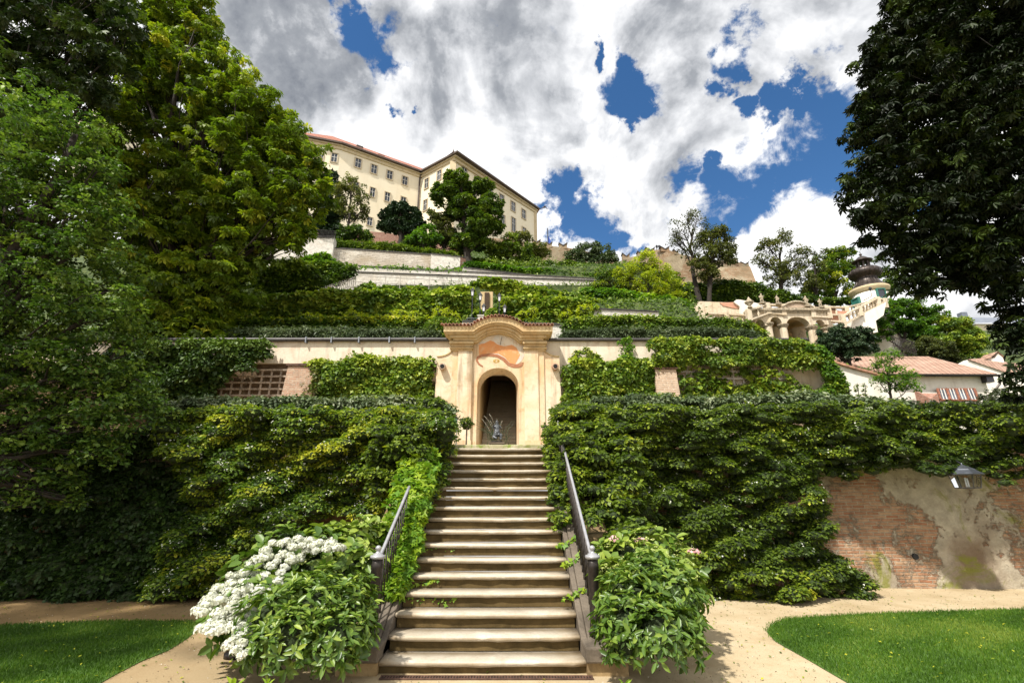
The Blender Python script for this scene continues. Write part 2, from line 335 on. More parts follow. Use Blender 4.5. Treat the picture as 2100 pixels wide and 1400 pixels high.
def sub_blobs(rng, lobes, k, rf=(.25, .45), flat=.7, shell=(.55, 1.0), low=-.6, tint=(.3, .2), front=None):
    """lobes: rows cx cy cz rx ry rz ; returns clumps with a tint"""
    out = []
    for lb in lobes:
        c = np.array(lb[:3]); r = np.array(lb[3:6]); kk = max(1, int(k * (lb[6] if len(lb) > 6 else 1)))
        d = nrm(rng.normal(size=(kk * 3, 3))); d = d[d[:, 2] > low]
        if front is not None: d = d[d[:, 1] < front]
        d = d[:kk]; m = len(d)
        p = c + d * r * rng.uniform(*shell, (m, 1)); rr = r.mean() * rng.uniform(*rf, (m, 1))
        t = rng.normal(tint[0], tint[1], (m, 1)) + .12 * d[:, 2:3]
        out.append(np.hstack([p, rr, rr, rr * flat, t]))
    return np.vstack(out)
def blob_leaves(rng, B, dens, up=.7, low=-.35, jit=.35, rand=.4, droop=.3, front=None):
    r = B[:, 3:6]; area = 4 * np.pi * (r.mean(1)) ** 2; cnt = np.maximum(2, (area * dens).astype(int))
    i = np.repeat(np.arange(len(B)), cnt); n = len(i)
    d = nrm(rng.normal(size=(n, 3))); ok = d[:, 2] > low
    if front is not None: ok &= d[:, 1] < front
    d = d[ok]; i = i[ok]; n = len(i)
    P = B[i, :3] + d * B[i, 3:6] * rng.uniform(1 - jit, 1.08, (n, 1))
    O = nrm(d / np.maximum(B[i, 3:6], 1e-3))
    N = nrm(O * .6 + np.array([0, 0, up]) + rng.normal(0, rand, (n, 3)))
    D = O * .8 + rng.normal(0, .6, (n, 3)) - np.array([0, 0, droop])
    t = B[i, 6] + rng.normal(0, .13, n)
    return P, D, N, t
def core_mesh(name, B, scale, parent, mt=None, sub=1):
    """solid lumps added behind the leaves to fill the clumps, one lump per clump, joined"""
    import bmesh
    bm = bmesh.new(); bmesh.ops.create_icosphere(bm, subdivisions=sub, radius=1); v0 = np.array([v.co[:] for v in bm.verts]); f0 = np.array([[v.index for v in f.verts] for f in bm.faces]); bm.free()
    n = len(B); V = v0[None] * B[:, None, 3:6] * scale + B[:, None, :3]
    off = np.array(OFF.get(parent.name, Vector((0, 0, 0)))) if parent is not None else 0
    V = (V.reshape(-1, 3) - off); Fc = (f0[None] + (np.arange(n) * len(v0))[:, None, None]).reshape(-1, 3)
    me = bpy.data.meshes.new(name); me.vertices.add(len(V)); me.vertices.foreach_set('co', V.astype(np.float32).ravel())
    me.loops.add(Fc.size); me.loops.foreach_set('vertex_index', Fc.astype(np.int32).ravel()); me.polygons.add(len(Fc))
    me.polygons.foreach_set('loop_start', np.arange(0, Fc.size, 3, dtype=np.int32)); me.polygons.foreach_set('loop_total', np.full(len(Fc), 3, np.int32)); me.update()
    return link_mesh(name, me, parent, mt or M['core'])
def in_poly(px, py, poly):
    ins = np.zeros(len(px), bool); j = len(poly) - 1
    for i in range(len(poly)):
        xi, yi = poly[i]; xj, yj = poly[j]
        c = ((yi > py) != (yj > py)) & (px < (xj - xi) * (py - yi) / ((yj - yi) or 1e-9) + xi); ins ^= c; j = i
    return ins
def poly_pts(rng, poly, n, holes=(), jx=0):
    """random points of a region outlined on the photograph"""
    xs = [p[0] for p in poly]; ys = [p[1] for p in poly]; px = np.empty(0); py = np.empty(0)
    while len(px) < n:
        x = rng.uniform(min(xs), max(xs), n * 2); y = rng.uniform(min(ys), max(ys), n * 2)
        ok = in_poly(x, y, poly)
        for h_ in holes: ok &= ~in_poly(x + rng.normal(0, 4, len(x)), y + rng.normal(0, 4, len(x)), h_)
        px = np.append(px, x[ok]); py = np.append(py, y[ok])
    return px[:n], py[:n]
def wall_blobs(rng, poly, Y, n, r, flat=.6, bulge=.3, holes=(), tint=(.45, .15), yvar=.5, patch=None, ydepth=None):
    """clumps hung in front of a wall (at distance Y) over an outlined region of it"""
    px, py = poly_pts(rng, poly, n, holes); B = np.zeros((n, 7))
    ph = rng.uniform(0, 6.28, 4)
    for i in range(n):
        Yi = Y(px[i], py[i]) if callable(Y) else Y
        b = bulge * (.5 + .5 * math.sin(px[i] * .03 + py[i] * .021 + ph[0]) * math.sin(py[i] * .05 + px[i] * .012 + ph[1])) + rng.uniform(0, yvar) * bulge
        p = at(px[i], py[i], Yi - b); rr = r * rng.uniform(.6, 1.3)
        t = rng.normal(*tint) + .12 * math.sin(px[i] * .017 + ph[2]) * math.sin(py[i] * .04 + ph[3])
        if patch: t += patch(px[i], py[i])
        B[i] = (*p, rr, rr * .8, rr * flat, t)
    return B
def leafy(name, label, cat, B, dens, L, W, mt, seed=1, shape='diamond', core=.82, part='foliage', group=None, front=None, extra=None, rand=.4, up=.7, low=-.35, droop=.3, loc=None):
    rng = rng_(seed); loc = loc or (float(B[:, 0].mean()), float(B[:, 1].mean()), float((B[:, 2] - B[:, 5]).min()))
    t = thing(name, label, cat, loc, group)
    P, D, N, tt = blob_leaves(rng, B, dens, front=front, rand=rand, up=up, low=low, droop=droop)
    leaf_mesh(part, P, D, N, L, W, M[mt], t, shape, tt, rng)
    if core: core_mesh('shade_core', B, core, t)
    if extra: extra(t)
    return t
def limb_pts(rng, a, b, n=6, wob=.06, sag=.12):
    a = np.array(a); b = np.array(b); L = np.linalg.norm(b - a); pts = []
    o = rng.normal(0, wob * L, 3)
    for k in range(n + 1):
        q = k / n; p = a + (b - a) * q + o * math.sin(q * math.pi) + np.array([0, 0, sag * L * math.sin(q * math.pi)])
        pts.append(p + (rng.normal(0, wob * L * .25, 3) if 0 < k < n else 0))
    return pts
def tree(name, label, base, top, lobes, k, dens, L, W, mt, seed=1, shape='diamond', tr=.2, rf=(.25, .45), tint=(.45, .18), cat='tree', group=None, core=.55, bark='bark', twigs=3, low=-.6,
         branch=True, minr=0, shell=(.55, 1.0), flat=.7, up=.7, trunk=True):
    rng = rng_(seed); t = thing(name, label, cat, tuple(base), group)
    base = np.array(base, float); top = np.array(top, float)
    tp = limb_pts(rng, base, top, 8, .02, 0)
    H = np.linalg.norm(top - base)
    if trunk:
        MB().tube(tp, [tr * (1.35 if i == 0 else 1) * (1 - .72 * i / 8) for i in range(9)], 10).build('trunk', M[bark], t, True)
    lobes = [list(l) for l in lobes]; B = sub_blobs(rng, lobes, k, rf, flat, shell, low, tint)
    if branch:
        mb = MB()
        for li, l in enumerate(lobes):
            if l[3] < minr: continue
            c = np.array(l[:3]); q = min(7, max(2, int(8 * (np.dot(c - base, top - base) / H ** 2 - .22)))) if H > 0 else 3
            st = tp[q]; ll = limb_pts(rng, st, c, 6, .05, .05); r0 = tr * .42 * (1 - .06 * q)
            mb.tube(ll, [r0 * (1 - .75 * i / 6) for i in range(7)], 6)
            sb_ = B[np.linalg.norm(B[:, :3] - c, axis=1) < max(l[3:6]) * 1.1]
            for j in rng.permutation(len(sb_))[:twigs * 3]:
                tw = limb_pts(rng, ll[rng.integers(2, 7)], sb_[j, :3], 4, .08, .04); mb.tube(tw, [r0 * .3 * (1 - .75 * i / 4) for i in range(5)], 4)
        mb.build('branches', M[bark], t, True)
    P, D, N, tt = blob_leaves(rng, B, dens, low=-.7, up=up)
    leaf_mesh('crown', P, D, N, L, W, M[mt], t, shape, tt, rng)
    if core: core_mesh('shade_core', B[rng.random(len(B)) < .75], core, t)
    return t
def plobe(px, py, r, Y, ry=None, rz=None, w_=1):
    """a crown lobe whose centre is seen at px,py and stands at distance Y; r in photo pixels"""
    c = at(px, py, Y); s = zc(c) / F
    return [c.x, c.y, c.z, r * s, (ry or r) * s, (rz or r) * s * 1.0, w_]
# ------------------------------------------------------------------ setting: ground, paths, lawns, hillside
def ground_mat():
    m, t, b = mat('sandy gravel'); co = nn(t, 'ShaderNodeTexCoord'); O = co.outputs['Object']
    n1 = noise(t, O, .8, 8, .6); n2 = noise(t, O, 60, 4, .7); n3 = noise(t, O, 6, 8, .7)
    c = ramp(t, n1.outputs['Fac'], [(.3, (.33, .25, .14)), (.5, (.44, .35, .22)), (.75, (.52, .43, .29))])
    c = mixc(t, ramp(t, n3.outputs['Fac'], [(.5, (0,) * 3), (.75, (.45,) * 3)]), c, (.30, .20, .10))
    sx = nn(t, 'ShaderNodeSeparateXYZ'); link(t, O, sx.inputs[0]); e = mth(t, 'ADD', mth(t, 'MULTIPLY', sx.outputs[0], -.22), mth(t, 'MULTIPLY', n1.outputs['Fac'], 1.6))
    c = mixc(t, mth(t, 'MULTIPLY', mth(t, 'SUBTRACT', e, 1.05, clamp=True), .9), c, (.22, .14, .06))  # browner towards the left: shade beside the hedge put into the colour
    c = mixc(t, ramp(t, n2.outputs['Fac'], [(.55, (0,) * 3), (.72, (.5,) * 3)]), c, (.20, .14, .08))
    link(t, c, b.inputs['Base Color']); b.inputs['Roughness'].default_value = .95; b.inputs['Specular IOR Level'].default_value = .1
    bp = nn(t, 'ShaderNodeBump'); bp.inputs['Strength'].default_value = .5; bp.inputs['Distance'].default_value = .01; link(t, n2.outputs['Fac'], bp.inputs['Height']); link(t, bp.outputs[0], b.inputs['Normal'])
    return m
def lawn_mat():
    m, t, b = mat('lawn turf'); co = nn(t, 'ShaderNodeTexCoord'); O = co.outputs['Object']
    n1 = noise(t, O, 2.5, 8, .65); c = ramp(t, n1.outputs['Fac'], [(.3, (.03, .075, .008)), (.55, (.06, .13, .012)), (.75, (.12, .17, .02))])
    link(t, c, b.inputs['Base Color']); b.inputs['Roughness'].default_value = .9; return m
def soil_mat():
    m, t, b = mat('planted slope'); co = nn(t, 'ShaderNodeTexCoord'); O = co.outputs['Object']
    n1 = noise(t, O, .7, 9, .7); n2 = noise(t, O, 5, 9, .75); c = ramp(t, mth(t, 'ADD', mth(t, 'MULTIPLY', n1.outputs['Fac'], .4), mth(t, 'MULTIPLY', n2.outputs['Fac'], .6)), [(.38, (.012, .026, .006)), (.5, (.04, .065, .012)), (.62, (.11, .13, .035))])
    link(t, c, b.inputs['Base Color']); b.inputs['Roughness'].default_value = .95; return m
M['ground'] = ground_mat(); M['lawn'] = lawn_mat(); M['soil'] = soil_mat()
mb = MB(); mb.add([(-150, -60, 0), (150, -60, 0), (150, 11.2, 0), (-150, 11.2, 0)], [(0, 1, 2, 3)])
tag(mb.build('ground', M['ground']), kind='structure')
def lawn_sheet(name, poly):
    P = [tuple(p) for p in poly]; m_ = MB(); m_.add([(x, y, .004) for x, y in P] + [(x, y, .009) for x, y in P], [tuple(range(len(P), 2 * len(P)))] + [(i, (i + 1) % len(P), len(P) + (i + 1) % len(P), len(P) + i) for i in range(len(P))])
    tag(m_.build(name, M['lawn']), kind='structure'); return P
def gpts(l): return [tuple(atz(x, y, .02)[:2]) for x, y in l]
LR = gpts([(1745, 1400), (1650, 1345), (1590, 1312), (1572, 1292), (1580, 1278), (1610, 1266), (1680, 1261), (1780, 1256), (1900, 1252), (2100, 1247), (2400, 1243)]); LR += [(14, 2), (5.2, 2)]; LR[0:0] = [(4.3, 3.6)]
LL = gpts([(-300, 1290), (0, 1280), (120, 1275), (250, 1270), (340, 1271), (402, 1272), (412, 1282), (385, 1305), (345, 1330), (290, 1352), (235, 1380), (200, 1400)]); LL += [(-4.2, 3.5), (-5.5, 2.0), (-14, 1.5)]
LL = LL[::-1]
lawn_sheet('lawn', LR); lawn_sheet('lawn', LL)
def grass(poly, n, seed):
    rng = rng_(seed); xs = [p[0] for p in poly]; ys = [p[1] for p in poly]
    x = rng.uniform(min(xs), max(xs), n * 4); y = rng.uniform(3.8, max(ys), n * 4)
    j = rng.normal(0, .035, (2, n * 4)); ok = in_poly(x + j[0], y + j[1], poly) & (np.abs(x) < y * 1.25 + .5); x = x[ok][:n]; y = y[ok][:n]; k = len(x)
    P = np.stack([x, y, np.full(k, .004)], 1); D = nrm(np.stack([rng.normal(0, .35, k), rng.normal(0, .35, k), np.ones(k)], 1)); N = nrm(np.stack([rng.normal(size=k), rng.normal(size=k) - .3, np.full(k, .2)], 1))
    tn = .42 + .16 * np.sin(x * 1.7 + 1) * np.sin(y * 2.3) + .16 * np.sin(x * .8 + y * 1.3) + .14 * np.sin(x * 4.1 - y * 3.3 + np.sin(y * 5)) + rng.normal(0, .16, k)
    o = leaf_mesh('grass', P, D, N, rng.uniform(.025, .055, k), .16, M['leaf_grass'], None, 'diamond', tn, rng)
    tag(o, 'short mown green grass covering the lawn', kind='stuff')
M['leaf_grass'] = leafmat('grass blades', [(0, (.035, .085, .006)), (.5, (.085, .18, .012)), (1, (.26, .32, .05))], trans=.3)
grass(LR, 110000, 5); grass(LL, 80000, 6)
# fallen leaves and pebbles strewn on the gravel
def pebbles():
    rng = rng_(78); k = 9000; y = 3.9 + 7.0 * rng.uniform(0, 1, k) ** 1.3; x = rng.uniform(-1.1, 1.1, k) * y; ok = ~in_poly(x, y, LR) & ~in_poly(x, y, LL) & ~((np.abs(x - SX) < 1.5) & (y > 5.6)); x = x[ok]; y = y[ok]; k = len(x)
    P = np.stack([x, y, np.full(k, .008)], 1); N = nrm(np.stack([rng.normal(0, .5, k), rng.normal(0, .5, k), np.ones(k)], 1)); o = leaf_mesh('gravel', P, nrm(rng.normal(size=(k, 3))), N, rng.uniform(.006, .022, k), .8, M['pebble'], None, 'diamond', rng.random(k), rng); tag(o, 'fine loose gravel and grit on the sandy path', kind='stuff')
SX = -.305
M['pebble'] = leafmat('pebbles', [(0, (.07, .05, .03)), (.6, (.25, .19, .12)), (1, (.62, .56, .46))], rough=.9, trans=0, tint=(1, 1, 1))
pebbles()
def litter():
    rng = rng_(77); k = 2600; x = rng.uniform(-9, 9, k); y = rng.uniform(4, 10, k)
    P = np.stack([x, y, np.where(in_poly(x, y, LR) | in_poly(x, y, LL), .05, .012)], 1); N = nrm(np.stack([rng.normal(0, .25, k), rng.normal(0, .25, k), np.ones(k)], 1)); D = nrm(rng.normal(size=(k, 3)))
    o = leaf_mesh('leaf_litter', P, D, N, rng.uniform(.02, .05, k), .5, M['leaf_yellow'], None, 'diamond', rng.uniform(0, 1, k), rng); tag(o, 'small dry leaves scattered over the sandy path', kind='stuff')
litter()
# hillside heights
MID = [(10.9, 2.76), (12.5, 2.85), (16.5, 3.0), (16.52, 6.75), (19.2, 6.8), (19.25, 8.25), (21.3, 8.3), (24, 11.4), (25.9, 12.3), (27.9, 12.4), (27.95, 14.2), (32.5, 14.6), (34.3, 18.6), (38, 20.2), (42, 23.0), (45, 25.5), (56, 33), (66, 38), (80, 41), (150, 44)]
MID2 = [(42, 21.5), (45, 23), (56, 27.3), (66, 29), (80, 28), (150, 22)]
RGTA = [(10.9, 2.76), (16.3, 3.0), (21.9, 4), (23, 7.6), (27, 8.3), (32, 10.3), (33, 11), (38, 13.5), (44, 17.5), (52, 23), (60, 26), (75, 26), (150, 12)]
RGTB = [(10.9, 2.76), (35.8, 4.8), (37, 10), (40, 13), (44, 16), (52, 20), (60, 22), (75, 21), (150, 8)]
def interp(tab, y):
    if y <= tab[0][0]: return tab[0][1]
    for (a, za), (b_, zb) in zip(tab, tab[1:]):
        if y <= b_: return za + (zb - za) * max(0, (y - a)) / (b_ - a)
    return tab[-1][1]
def sst(v): v = min(1, max(0, v)); return v * v * (3 - 2 * v)
def hill(x, y):
    m = interp(MID, y)
    if y > 40: q = sst((x + 5) / 8) * min(1, (y - 40) / 2); m = m * (1 - q) + interp(MID2, y) * q
    s = sst((x - interp([(16, 9.6), (19, 9.6), (22, 8.9), (27, 9.4), (34, 11), (44, 12), (60, 14), (150, 30)], y)) / 2.2)
    q = sst((x - 17.7) / .9); r_ = interp(RGTA, y) * (1 - q) + interp(RGTB, y) * q
    return m * (1 - s) + r_ * s
ysl = [10.9, 12, 13, 14, 15, 16, 16.5, 16.52, 17.5, 19.2, 19.25, 20.2, 21.3, 22.5, 23, 24, 25.9, 27.9, 27.95, 29, 30.5, 32, 33, 34.3, 35.8, 37, 38, 40, 42, 43.5, 45, 48, 52, 56, 60, 62, 66, 72, 80, 95, 120, 150]
xsl = list(np.arange(-90, -30, 5)) + list(np.arange(-30, 45, .75)) + list(np.arange(45, 96, 5)); mb = MB()
mb.v = [(x, y, hill(x, y)) for y in ysl for x in xsl]; n_ = len(xsl)
mb.f = [(j * n_ + i, j * n_ + i + 1, (j + 1) * n_ + i + 1, (j + 1) * n_ + i) for j in range(len(ysl) - 1) for i in range(n_ - 1) if not (15.5 < ysl[j] < 16.51 and -1.2 < xsl[i] + .37 < .7)]
tag(mb.build('hillside', M['soil'], None), kind='structure')
# ------------------------------------------------------------------ staircase
SX = -.305; SW = 2.10; RH = .16; RD = .289; SY = 5.78; NS = 17
def stone_mat(name, c1, c2, dirt, edge=.3, scale=3.0, moss=None):
    m, t, b = mat(name); co = nn(t, 'ShaderNodeTexCoord'); O = co.outputs['Object']
    n1 = noise(t, O, scale, 9, .65, .3); n2 = noise(t, O, scale * 14, 6, .7)
    c = ramp(t, n1.outputs['Fac'], [(.32, c1), (.68, c2)])
    n3 = noise(t, O, scale * .5, 9, .7, .6); c = mixc(t, ramp(t, n3.outputs['Fac'], [(.5, (0,) * 3), (.66, (edge,) * 3)]), c, dirt)
    c = mixc(t, ramp(t, n2.outputs['Fac'], [(.5, (0,) * 3), (.75, (.5,) * 3)]), c, tuple(x * .5 for x in c1))
    if moss:
        n4 = noise(t, O, scale * 1.3, 8, .7); c = mixc(t, ramp(t, n4.outputs['Fac'], [(.5, (0,) * 3), (.6, (.8,) * 3)]), c, moss)
    link(t, c, b.inputs['Base Color']); b.inputs['Roughness'].default_value = .85; b.inputs['Specular IOR Level'].default_value = .2
    bp = nn(t, 'ShaderNodeBump'); bp.inputs['Strength'].default_value = .5; bp.inputs['Distance'].default_value = .012; link(t, mth(t, 'ADD', n1.outputs['Fac'], mth(t, 'MULTIPLY', n2.outputs['Fac'], .5)), bp.inputs['Height']); link(t, bp.outputs[0], b.inputs['Normal'])
    return m
M['tread'] = stone_mat('worn tread stone', (.42, .37, .29), (.64, .58, .48), (.27, .22, .15), .45)
def worn(m):
    t = m.node_tree; b = t.nodes['Principled BSDF']; src = b.inputs['Base Color'].links[0].from_socket; co = nn(t, 'ShaderNodeTexCoord'); s = nn(t, 'ShaderNodeSeparateXYZ'); link(t, co.outputs['Object'], s.inputs[0])
    oi = nn(t, 'ShaderNodeObjectInfo'); of = nn(t, 'ShaderNodeCombineXYZ'); link(t, mth(t, 'MULTIPLY', oi.outputs['Random'], 37), of.inputs[2]); va = nn(t, 'ShaderNodeVectorMath', operation='ADD'); link(t, co.outputs['Object'], va.inputs[0]); link(t, of.outputs[0], va.inputs[1])
    n = noise(t, va.outputs[0], 2.2, 8, .65); n5 = noise(t, va.outputs[0], 26, 6, .72); n6 = noise(t, va.outputs[0], .9, 4, .6); src = mixc(t, ramp(t, n6.outputs['Fac'], [(.42, (0,) * 3), (.62, (.45,) * 3)]), src, (.34, .29, .21))
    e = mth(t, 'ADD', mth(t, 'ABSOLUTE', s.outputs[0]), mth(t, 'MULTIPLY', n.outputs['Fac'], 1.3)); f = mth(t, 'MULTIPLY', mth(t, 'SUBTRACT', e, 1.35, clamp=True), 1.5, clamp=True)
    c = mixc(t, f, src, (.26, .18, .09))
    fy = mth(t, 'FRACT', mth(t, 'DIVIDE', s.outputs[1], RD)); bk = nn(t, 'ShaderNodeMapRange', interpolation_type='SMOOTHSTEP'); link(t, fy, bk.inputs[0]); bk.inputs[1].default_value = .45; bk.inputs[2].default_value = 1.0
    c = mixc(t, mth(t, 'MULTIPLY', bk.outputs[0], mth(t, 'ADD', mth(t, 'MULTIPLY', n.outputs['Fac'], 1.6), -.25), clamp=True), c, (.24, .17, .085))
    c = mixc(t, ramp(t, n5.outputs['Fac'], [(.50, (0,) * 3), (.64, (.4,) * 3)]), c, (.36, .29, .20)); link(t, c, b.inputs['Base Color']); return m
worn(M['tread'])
M['riser'] = stone_mat('dark brown riser stone', (.075, .052, .02), (.17, .115, .045), (.05, .035, .012), .7, 4)  # darker and browner than the treads
M['kerb'] = stone_mat('weathered kerb stone', (.085, .07, .055), (.20, .165, .125), (.05, .04, .03), .6, 3)
M['plinth'] = stone_mat('ochre foundation stone', (.28, .19, .09), (.42, .30, .15), (.12, .08, .04), .6, 3)
st = thing('stone_staircase', 'long straight stone staircase rising through the hedges to the ochre gatehouse', 'staircase', (SX, SY, 0))
def nose_profile(y0, z, d, inset=.035):
    """tread slab with a rounded nose: list of (y,z)"""
    r = .027; c = (y0 + r, z - r); pr = []
    for a in range(0, 181, 22): an = R(90 + a); pr.append((c[0] + r * math.cos(an) * 1.15, c[1] + r * math.sin(an)))
    pr.append((y0 + d + .01, z - 2 * r)); pr.append((y0 + d + .01, z)); return pr
rs = rng_(4)
for k in range(NS):
    y0 = SY + k * RD; z = (k + 1) * RH - .035; ex = .06 if k == 0 else 0
    xa, xb = SX - SW / 2 - ex, SX + SW / 2 + ex * .6
    dz = rs.normal(0, .002); mb = MB(); pr = nose_profile(y0, z + dz, RD + .06); nseg = 14
    xs = np.linspace(xa, xb, nseg + 1); o = 0; wear = rs.normal(0, .0035, nseg + 1)
    for xi, x in enumerate(xs):
        sag = -.006 * math.cos((x - SX) / SW * math.pi)
        mb.v += [(x, py_ + (wear[xi] if i_ < 8 else 0), pz_ + sag + (wear[xi] * .8 if i_ < 8 else 0)) for i_, (py_, pz_) in enumerate(pr)]
    m_ = len(pr)
    for i in range(nseg):
        for j in range(m_): mb.f.append((i * m_ + j, i * m_ + (j + 1) % m_, (i + 1) * m_ + (j + 1) % m_, (i + 1) * m_ + j))
    mb.f.append(tuple(range(m_))[::-1]); mb.f.append(tuple(nseg * m_ + j for j in range(m_)))
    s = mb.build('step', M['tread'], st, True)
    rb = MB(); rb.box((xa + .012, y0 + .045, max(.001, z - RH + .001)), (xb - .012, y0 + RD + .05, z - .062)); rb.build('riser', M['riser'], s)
# kerbs beside the stair, sloping, with a moulded inner edge, stepping at the foot to a level block
for sgn in (-1, 1):
    xi = SX + sgn * (SW / 2 + .004); xo = xi + sgn * .36
    sl_ = RH / RD; ya = SY + .10; yb = SY + NS * RD; zt = lambda y: RH + .035 + (y - SY - .05) * sl_
    mb = MB()
    def slab(x0, x1, dz0, dz1, y0, y1):
        lo, hi = min(x0, x1), max(x0, x1)
        mb.hexa([(lo, y0, zt(y0) + dz0), (hi, y0, zt(y0) + dz0), (hi, y1, zt(y1) + dz0), (lo, y1, zt(y1) + dz0), (lo, y0, zt(y0) + dz1), (hi, y0, zt(y0) + dz1), (hi, y1, zt(y1) + dz1), (lo, y1, zt(y1) + dz1)])
    y = ya
    while y < yb:
        y2 = min(yb, y + .82); slab(xi, xi + sgn * .07, -.30, -.035, y + .003, y2 - .003); slab(xi + sgn * .07, xo, -.30, 0.0, y + .003, y2 - .003); y = y2
    ko = mb.build('kerb', M['kerb'], st, False, .012)
    mb = MB(); lo, hi = min(xi, xo + sgn * .10), max(xi, xo + sgn * .10)
    mb.box((lo + .002, ya - .20, .125), (hi, ya + .42, .27)); mb.build('kerb_foot', M['kerb'], st, False, .02)
    mb = MB(); mb.box((lo + .02, ya - .14, 0.0), (hi - .02, ya + .6, .123)); mb.hexa([(min(xi, xo) + .02, ya + .2, 0), (max(xi, xo) - .02, ya + .2, 0), (max(xi, xo) - .02, yb, 0), (min(xi, xo) + .02, yb, 0), (min(xi, xo) + .02, ya + .2, .16), (max(xi, xo) - .02, ya + .2, .16), (max(xi, xo) - .02, yb, zt(yb) - .29), (min(xi, xo) + .02, yb, zt(yb) - .29)])
    mb.build('foundation', M['plinth'], st)
# railings
def railing(sgn, y1, label):
    x = SX + sgn * (SW / 2 + .17); sl_ = RH / RD; zt = lambda y: RH + .04 + (y - SY - .05) * sl_
    yn = 6.02; t = thing('iron_railing', label, 'railing', (x, yn, zt(yn)), 'iron stair railings')
    zn = zt(yn); hN = 1.06 - zn
    mb = MB(); mb.lathe((x, yn, zn), [(.075, 0), (.075, .03), (.062, .04), (.062, .10), (.058, .12), (.058, hN - .12), (.066, hN - .10), (.066, hN - .05), (.060, hN - .04), (.060, hN)], 18)
    nw = mb.build('newel_post', M['iron'], t, True)
    mb = MB(); mb.lathe((x, yn, zn + hN), [(.062, 0), (.082, .012), (.086, .028), (.080, .042), (.056, .046), (.052, .060), (.030, .064), (.022, .078), (.018, .090), (.028, .100), (.034, .115), (.030, .130), (.016, .142), (.002, .146)], 20).build('newel_cap', M['rail_metal'], nw, True)
    hr = MB(); top = lambda y: zt(y) + hN - .04
    pts = [(x, yn + .03, top(yn) + .05), (x, yn + .12, top(yn + .1) + .02)] + [(x, y, top(y)) for y in np.linspace(yn + .25, y1, 10)]
    hr.tube(pts, .021, 10); hr.build('handrail', M['rail_metal'], t, True)
    br = MB(); br.tube([(x, yn + .05, zt(yn + .05) + .07), (x, y1, zt(y1) + .07)], .011, 6); br.tube([(x, yn + .05, top(yn + .05) - .07), (x, y1, top(y1) - .07)], .010, 6); br.build('cross_rail', M['iron'], t)
    y = yn + .16; first = None
    mb = MB(); mb.lathe((0, 0, 0), [(.0095, -.02), (.0095, .3), (.017, .32), (.017, .35), (.0095, .37), (.0095, hN - .05)], 7)
    while y < y1:
        if first is None: b_ = MB(); b_.v = [(p[0] + x, p[1] + y, p[2] + zt(y)) for p in mb.v]; b_.f = mb.f; first = b_.build('baluster', M['iron'], t, True); y_first = y
        else:
            c = first.copy(); C.objects.link(c); c.parent = t; c.location = (0, y - y_first, zt(y) - zt(y_first))
        y += .125
    return t
railing(-1, 7.55, 'short dark iron railing with ivy closing over it, beside the white hydrangea'); railing(1, 10.2, 'long dark iron railing with grey handrail climbing on the pink hydrangea side')
# drain grate
dg = thing('drain_grate', 'narrow rusty slotted drain grate set in the path below the first step', 'drain', (SX, 5.6, 0))
M['rust'] = plain('rusty iron', (.12, .065, .045), .75, .3, var=.3, scale=12)
mb = MB(); x0, x1 = SX - 1.02, SX + 1.12; mb.box((x0, 5.63, .005), (x1, 5.645, .016)); mb.box((x0, 5.71, .005), (x1, 5.725, .016)); mb.build('frame', M['rust'], dg)
mb = MB(); x = x0
while x < x1: mb.box((x, 5.645, .004), (x + .013, 5.71, .014)); x += .029
mb.build('slat_panel', M['rust'], dg); M['black'] = plain('dark pit', (.01, .01, .01), .95)
mb = MB(); mb.box((x0, 5.645, .001), (x1, 5.71, .0035)); mb.build('channel', M['black'], dg)
# landing kerb with moss
M['moss'] = stone_mat('mossy stone', (.30, .28, .16), (.50, .46, .32), (.14, .16, .03), .7, 5, moss=(.16, .24, .02))
ls = thing('landing_kerb', 'low moss grown stone kerb on top of the last stair step', 'kerb', (SX, 10.7, 2.72))
mb = MB(); mb.box((SX - 1.3, 10.70, 2.66), (SX + 1.3, 11.0, 2.785)); mb.build('kerb_stone', M['moss'], ls, False, .015)
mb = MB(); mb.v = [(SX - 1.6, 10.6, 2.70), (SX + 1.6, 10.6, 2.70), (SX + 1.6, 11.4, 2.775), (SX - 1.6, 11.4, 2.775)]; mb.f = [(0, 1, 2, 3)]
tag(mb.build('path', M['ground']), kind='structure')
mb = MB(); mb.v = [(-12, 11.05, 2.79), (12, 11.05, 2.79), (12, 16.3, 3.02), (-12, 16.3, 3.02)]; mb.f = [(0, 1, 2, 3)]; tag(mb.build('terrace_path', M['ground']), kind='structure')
# ------------------------------------------------------------------ lower retaining walls
M['brick_low'] = brickwall('old red brick', (.38, .18, .10), (.52, .34, .21), (.50, .42, .31), plast=(.52, .46, .35), pamt=.455, moss=(.20, .21, .03), w=.25, hgt=.066, pscale=1.1, bump=1.0, dark=(.16, .10, .06), edge=.022, pdist=.2, mossat=.57, cx=3.4, cw=1.3)
M['sand_wall'] = brickwall('mossy sandstone blocks', (.20, .14, .07), (.28, .20, .11), (.12, .09, .05), plast=(.22, .16, .09), pamt=.3, w=.5, hgt=.25)
YW = 10.75
lw = thing('garden_wall', 'crumbling red brick retaining wall with patched plaster and a drain hole at right', 'wall', (6, YW, 0))
WR = [(SX + 1.42, 10.75), (5.0, 10.75), (8.0, 10.70), (16, 10.3), (30, 9.6)]
for (a, b_) in zip(WR, WR[1:]):
    pass
mb = MB(); nx = 80; pts = []
rw = rng_(9)
def wy(x): 
    for (a, b_) in zip(WR, WR[1:]):
        if x <= b_[0]: return a[1] + (b_[1] - a[1]) * (x - a[0]) / (b_[0] - a[0])
    return WR[-1][1]
xs = np.concatenate([np.linspace(WR[0][0], 14, 60), np.linspace(14.6, 30, 10)]); zs = np.linspace(-.05, 2.95, 22)
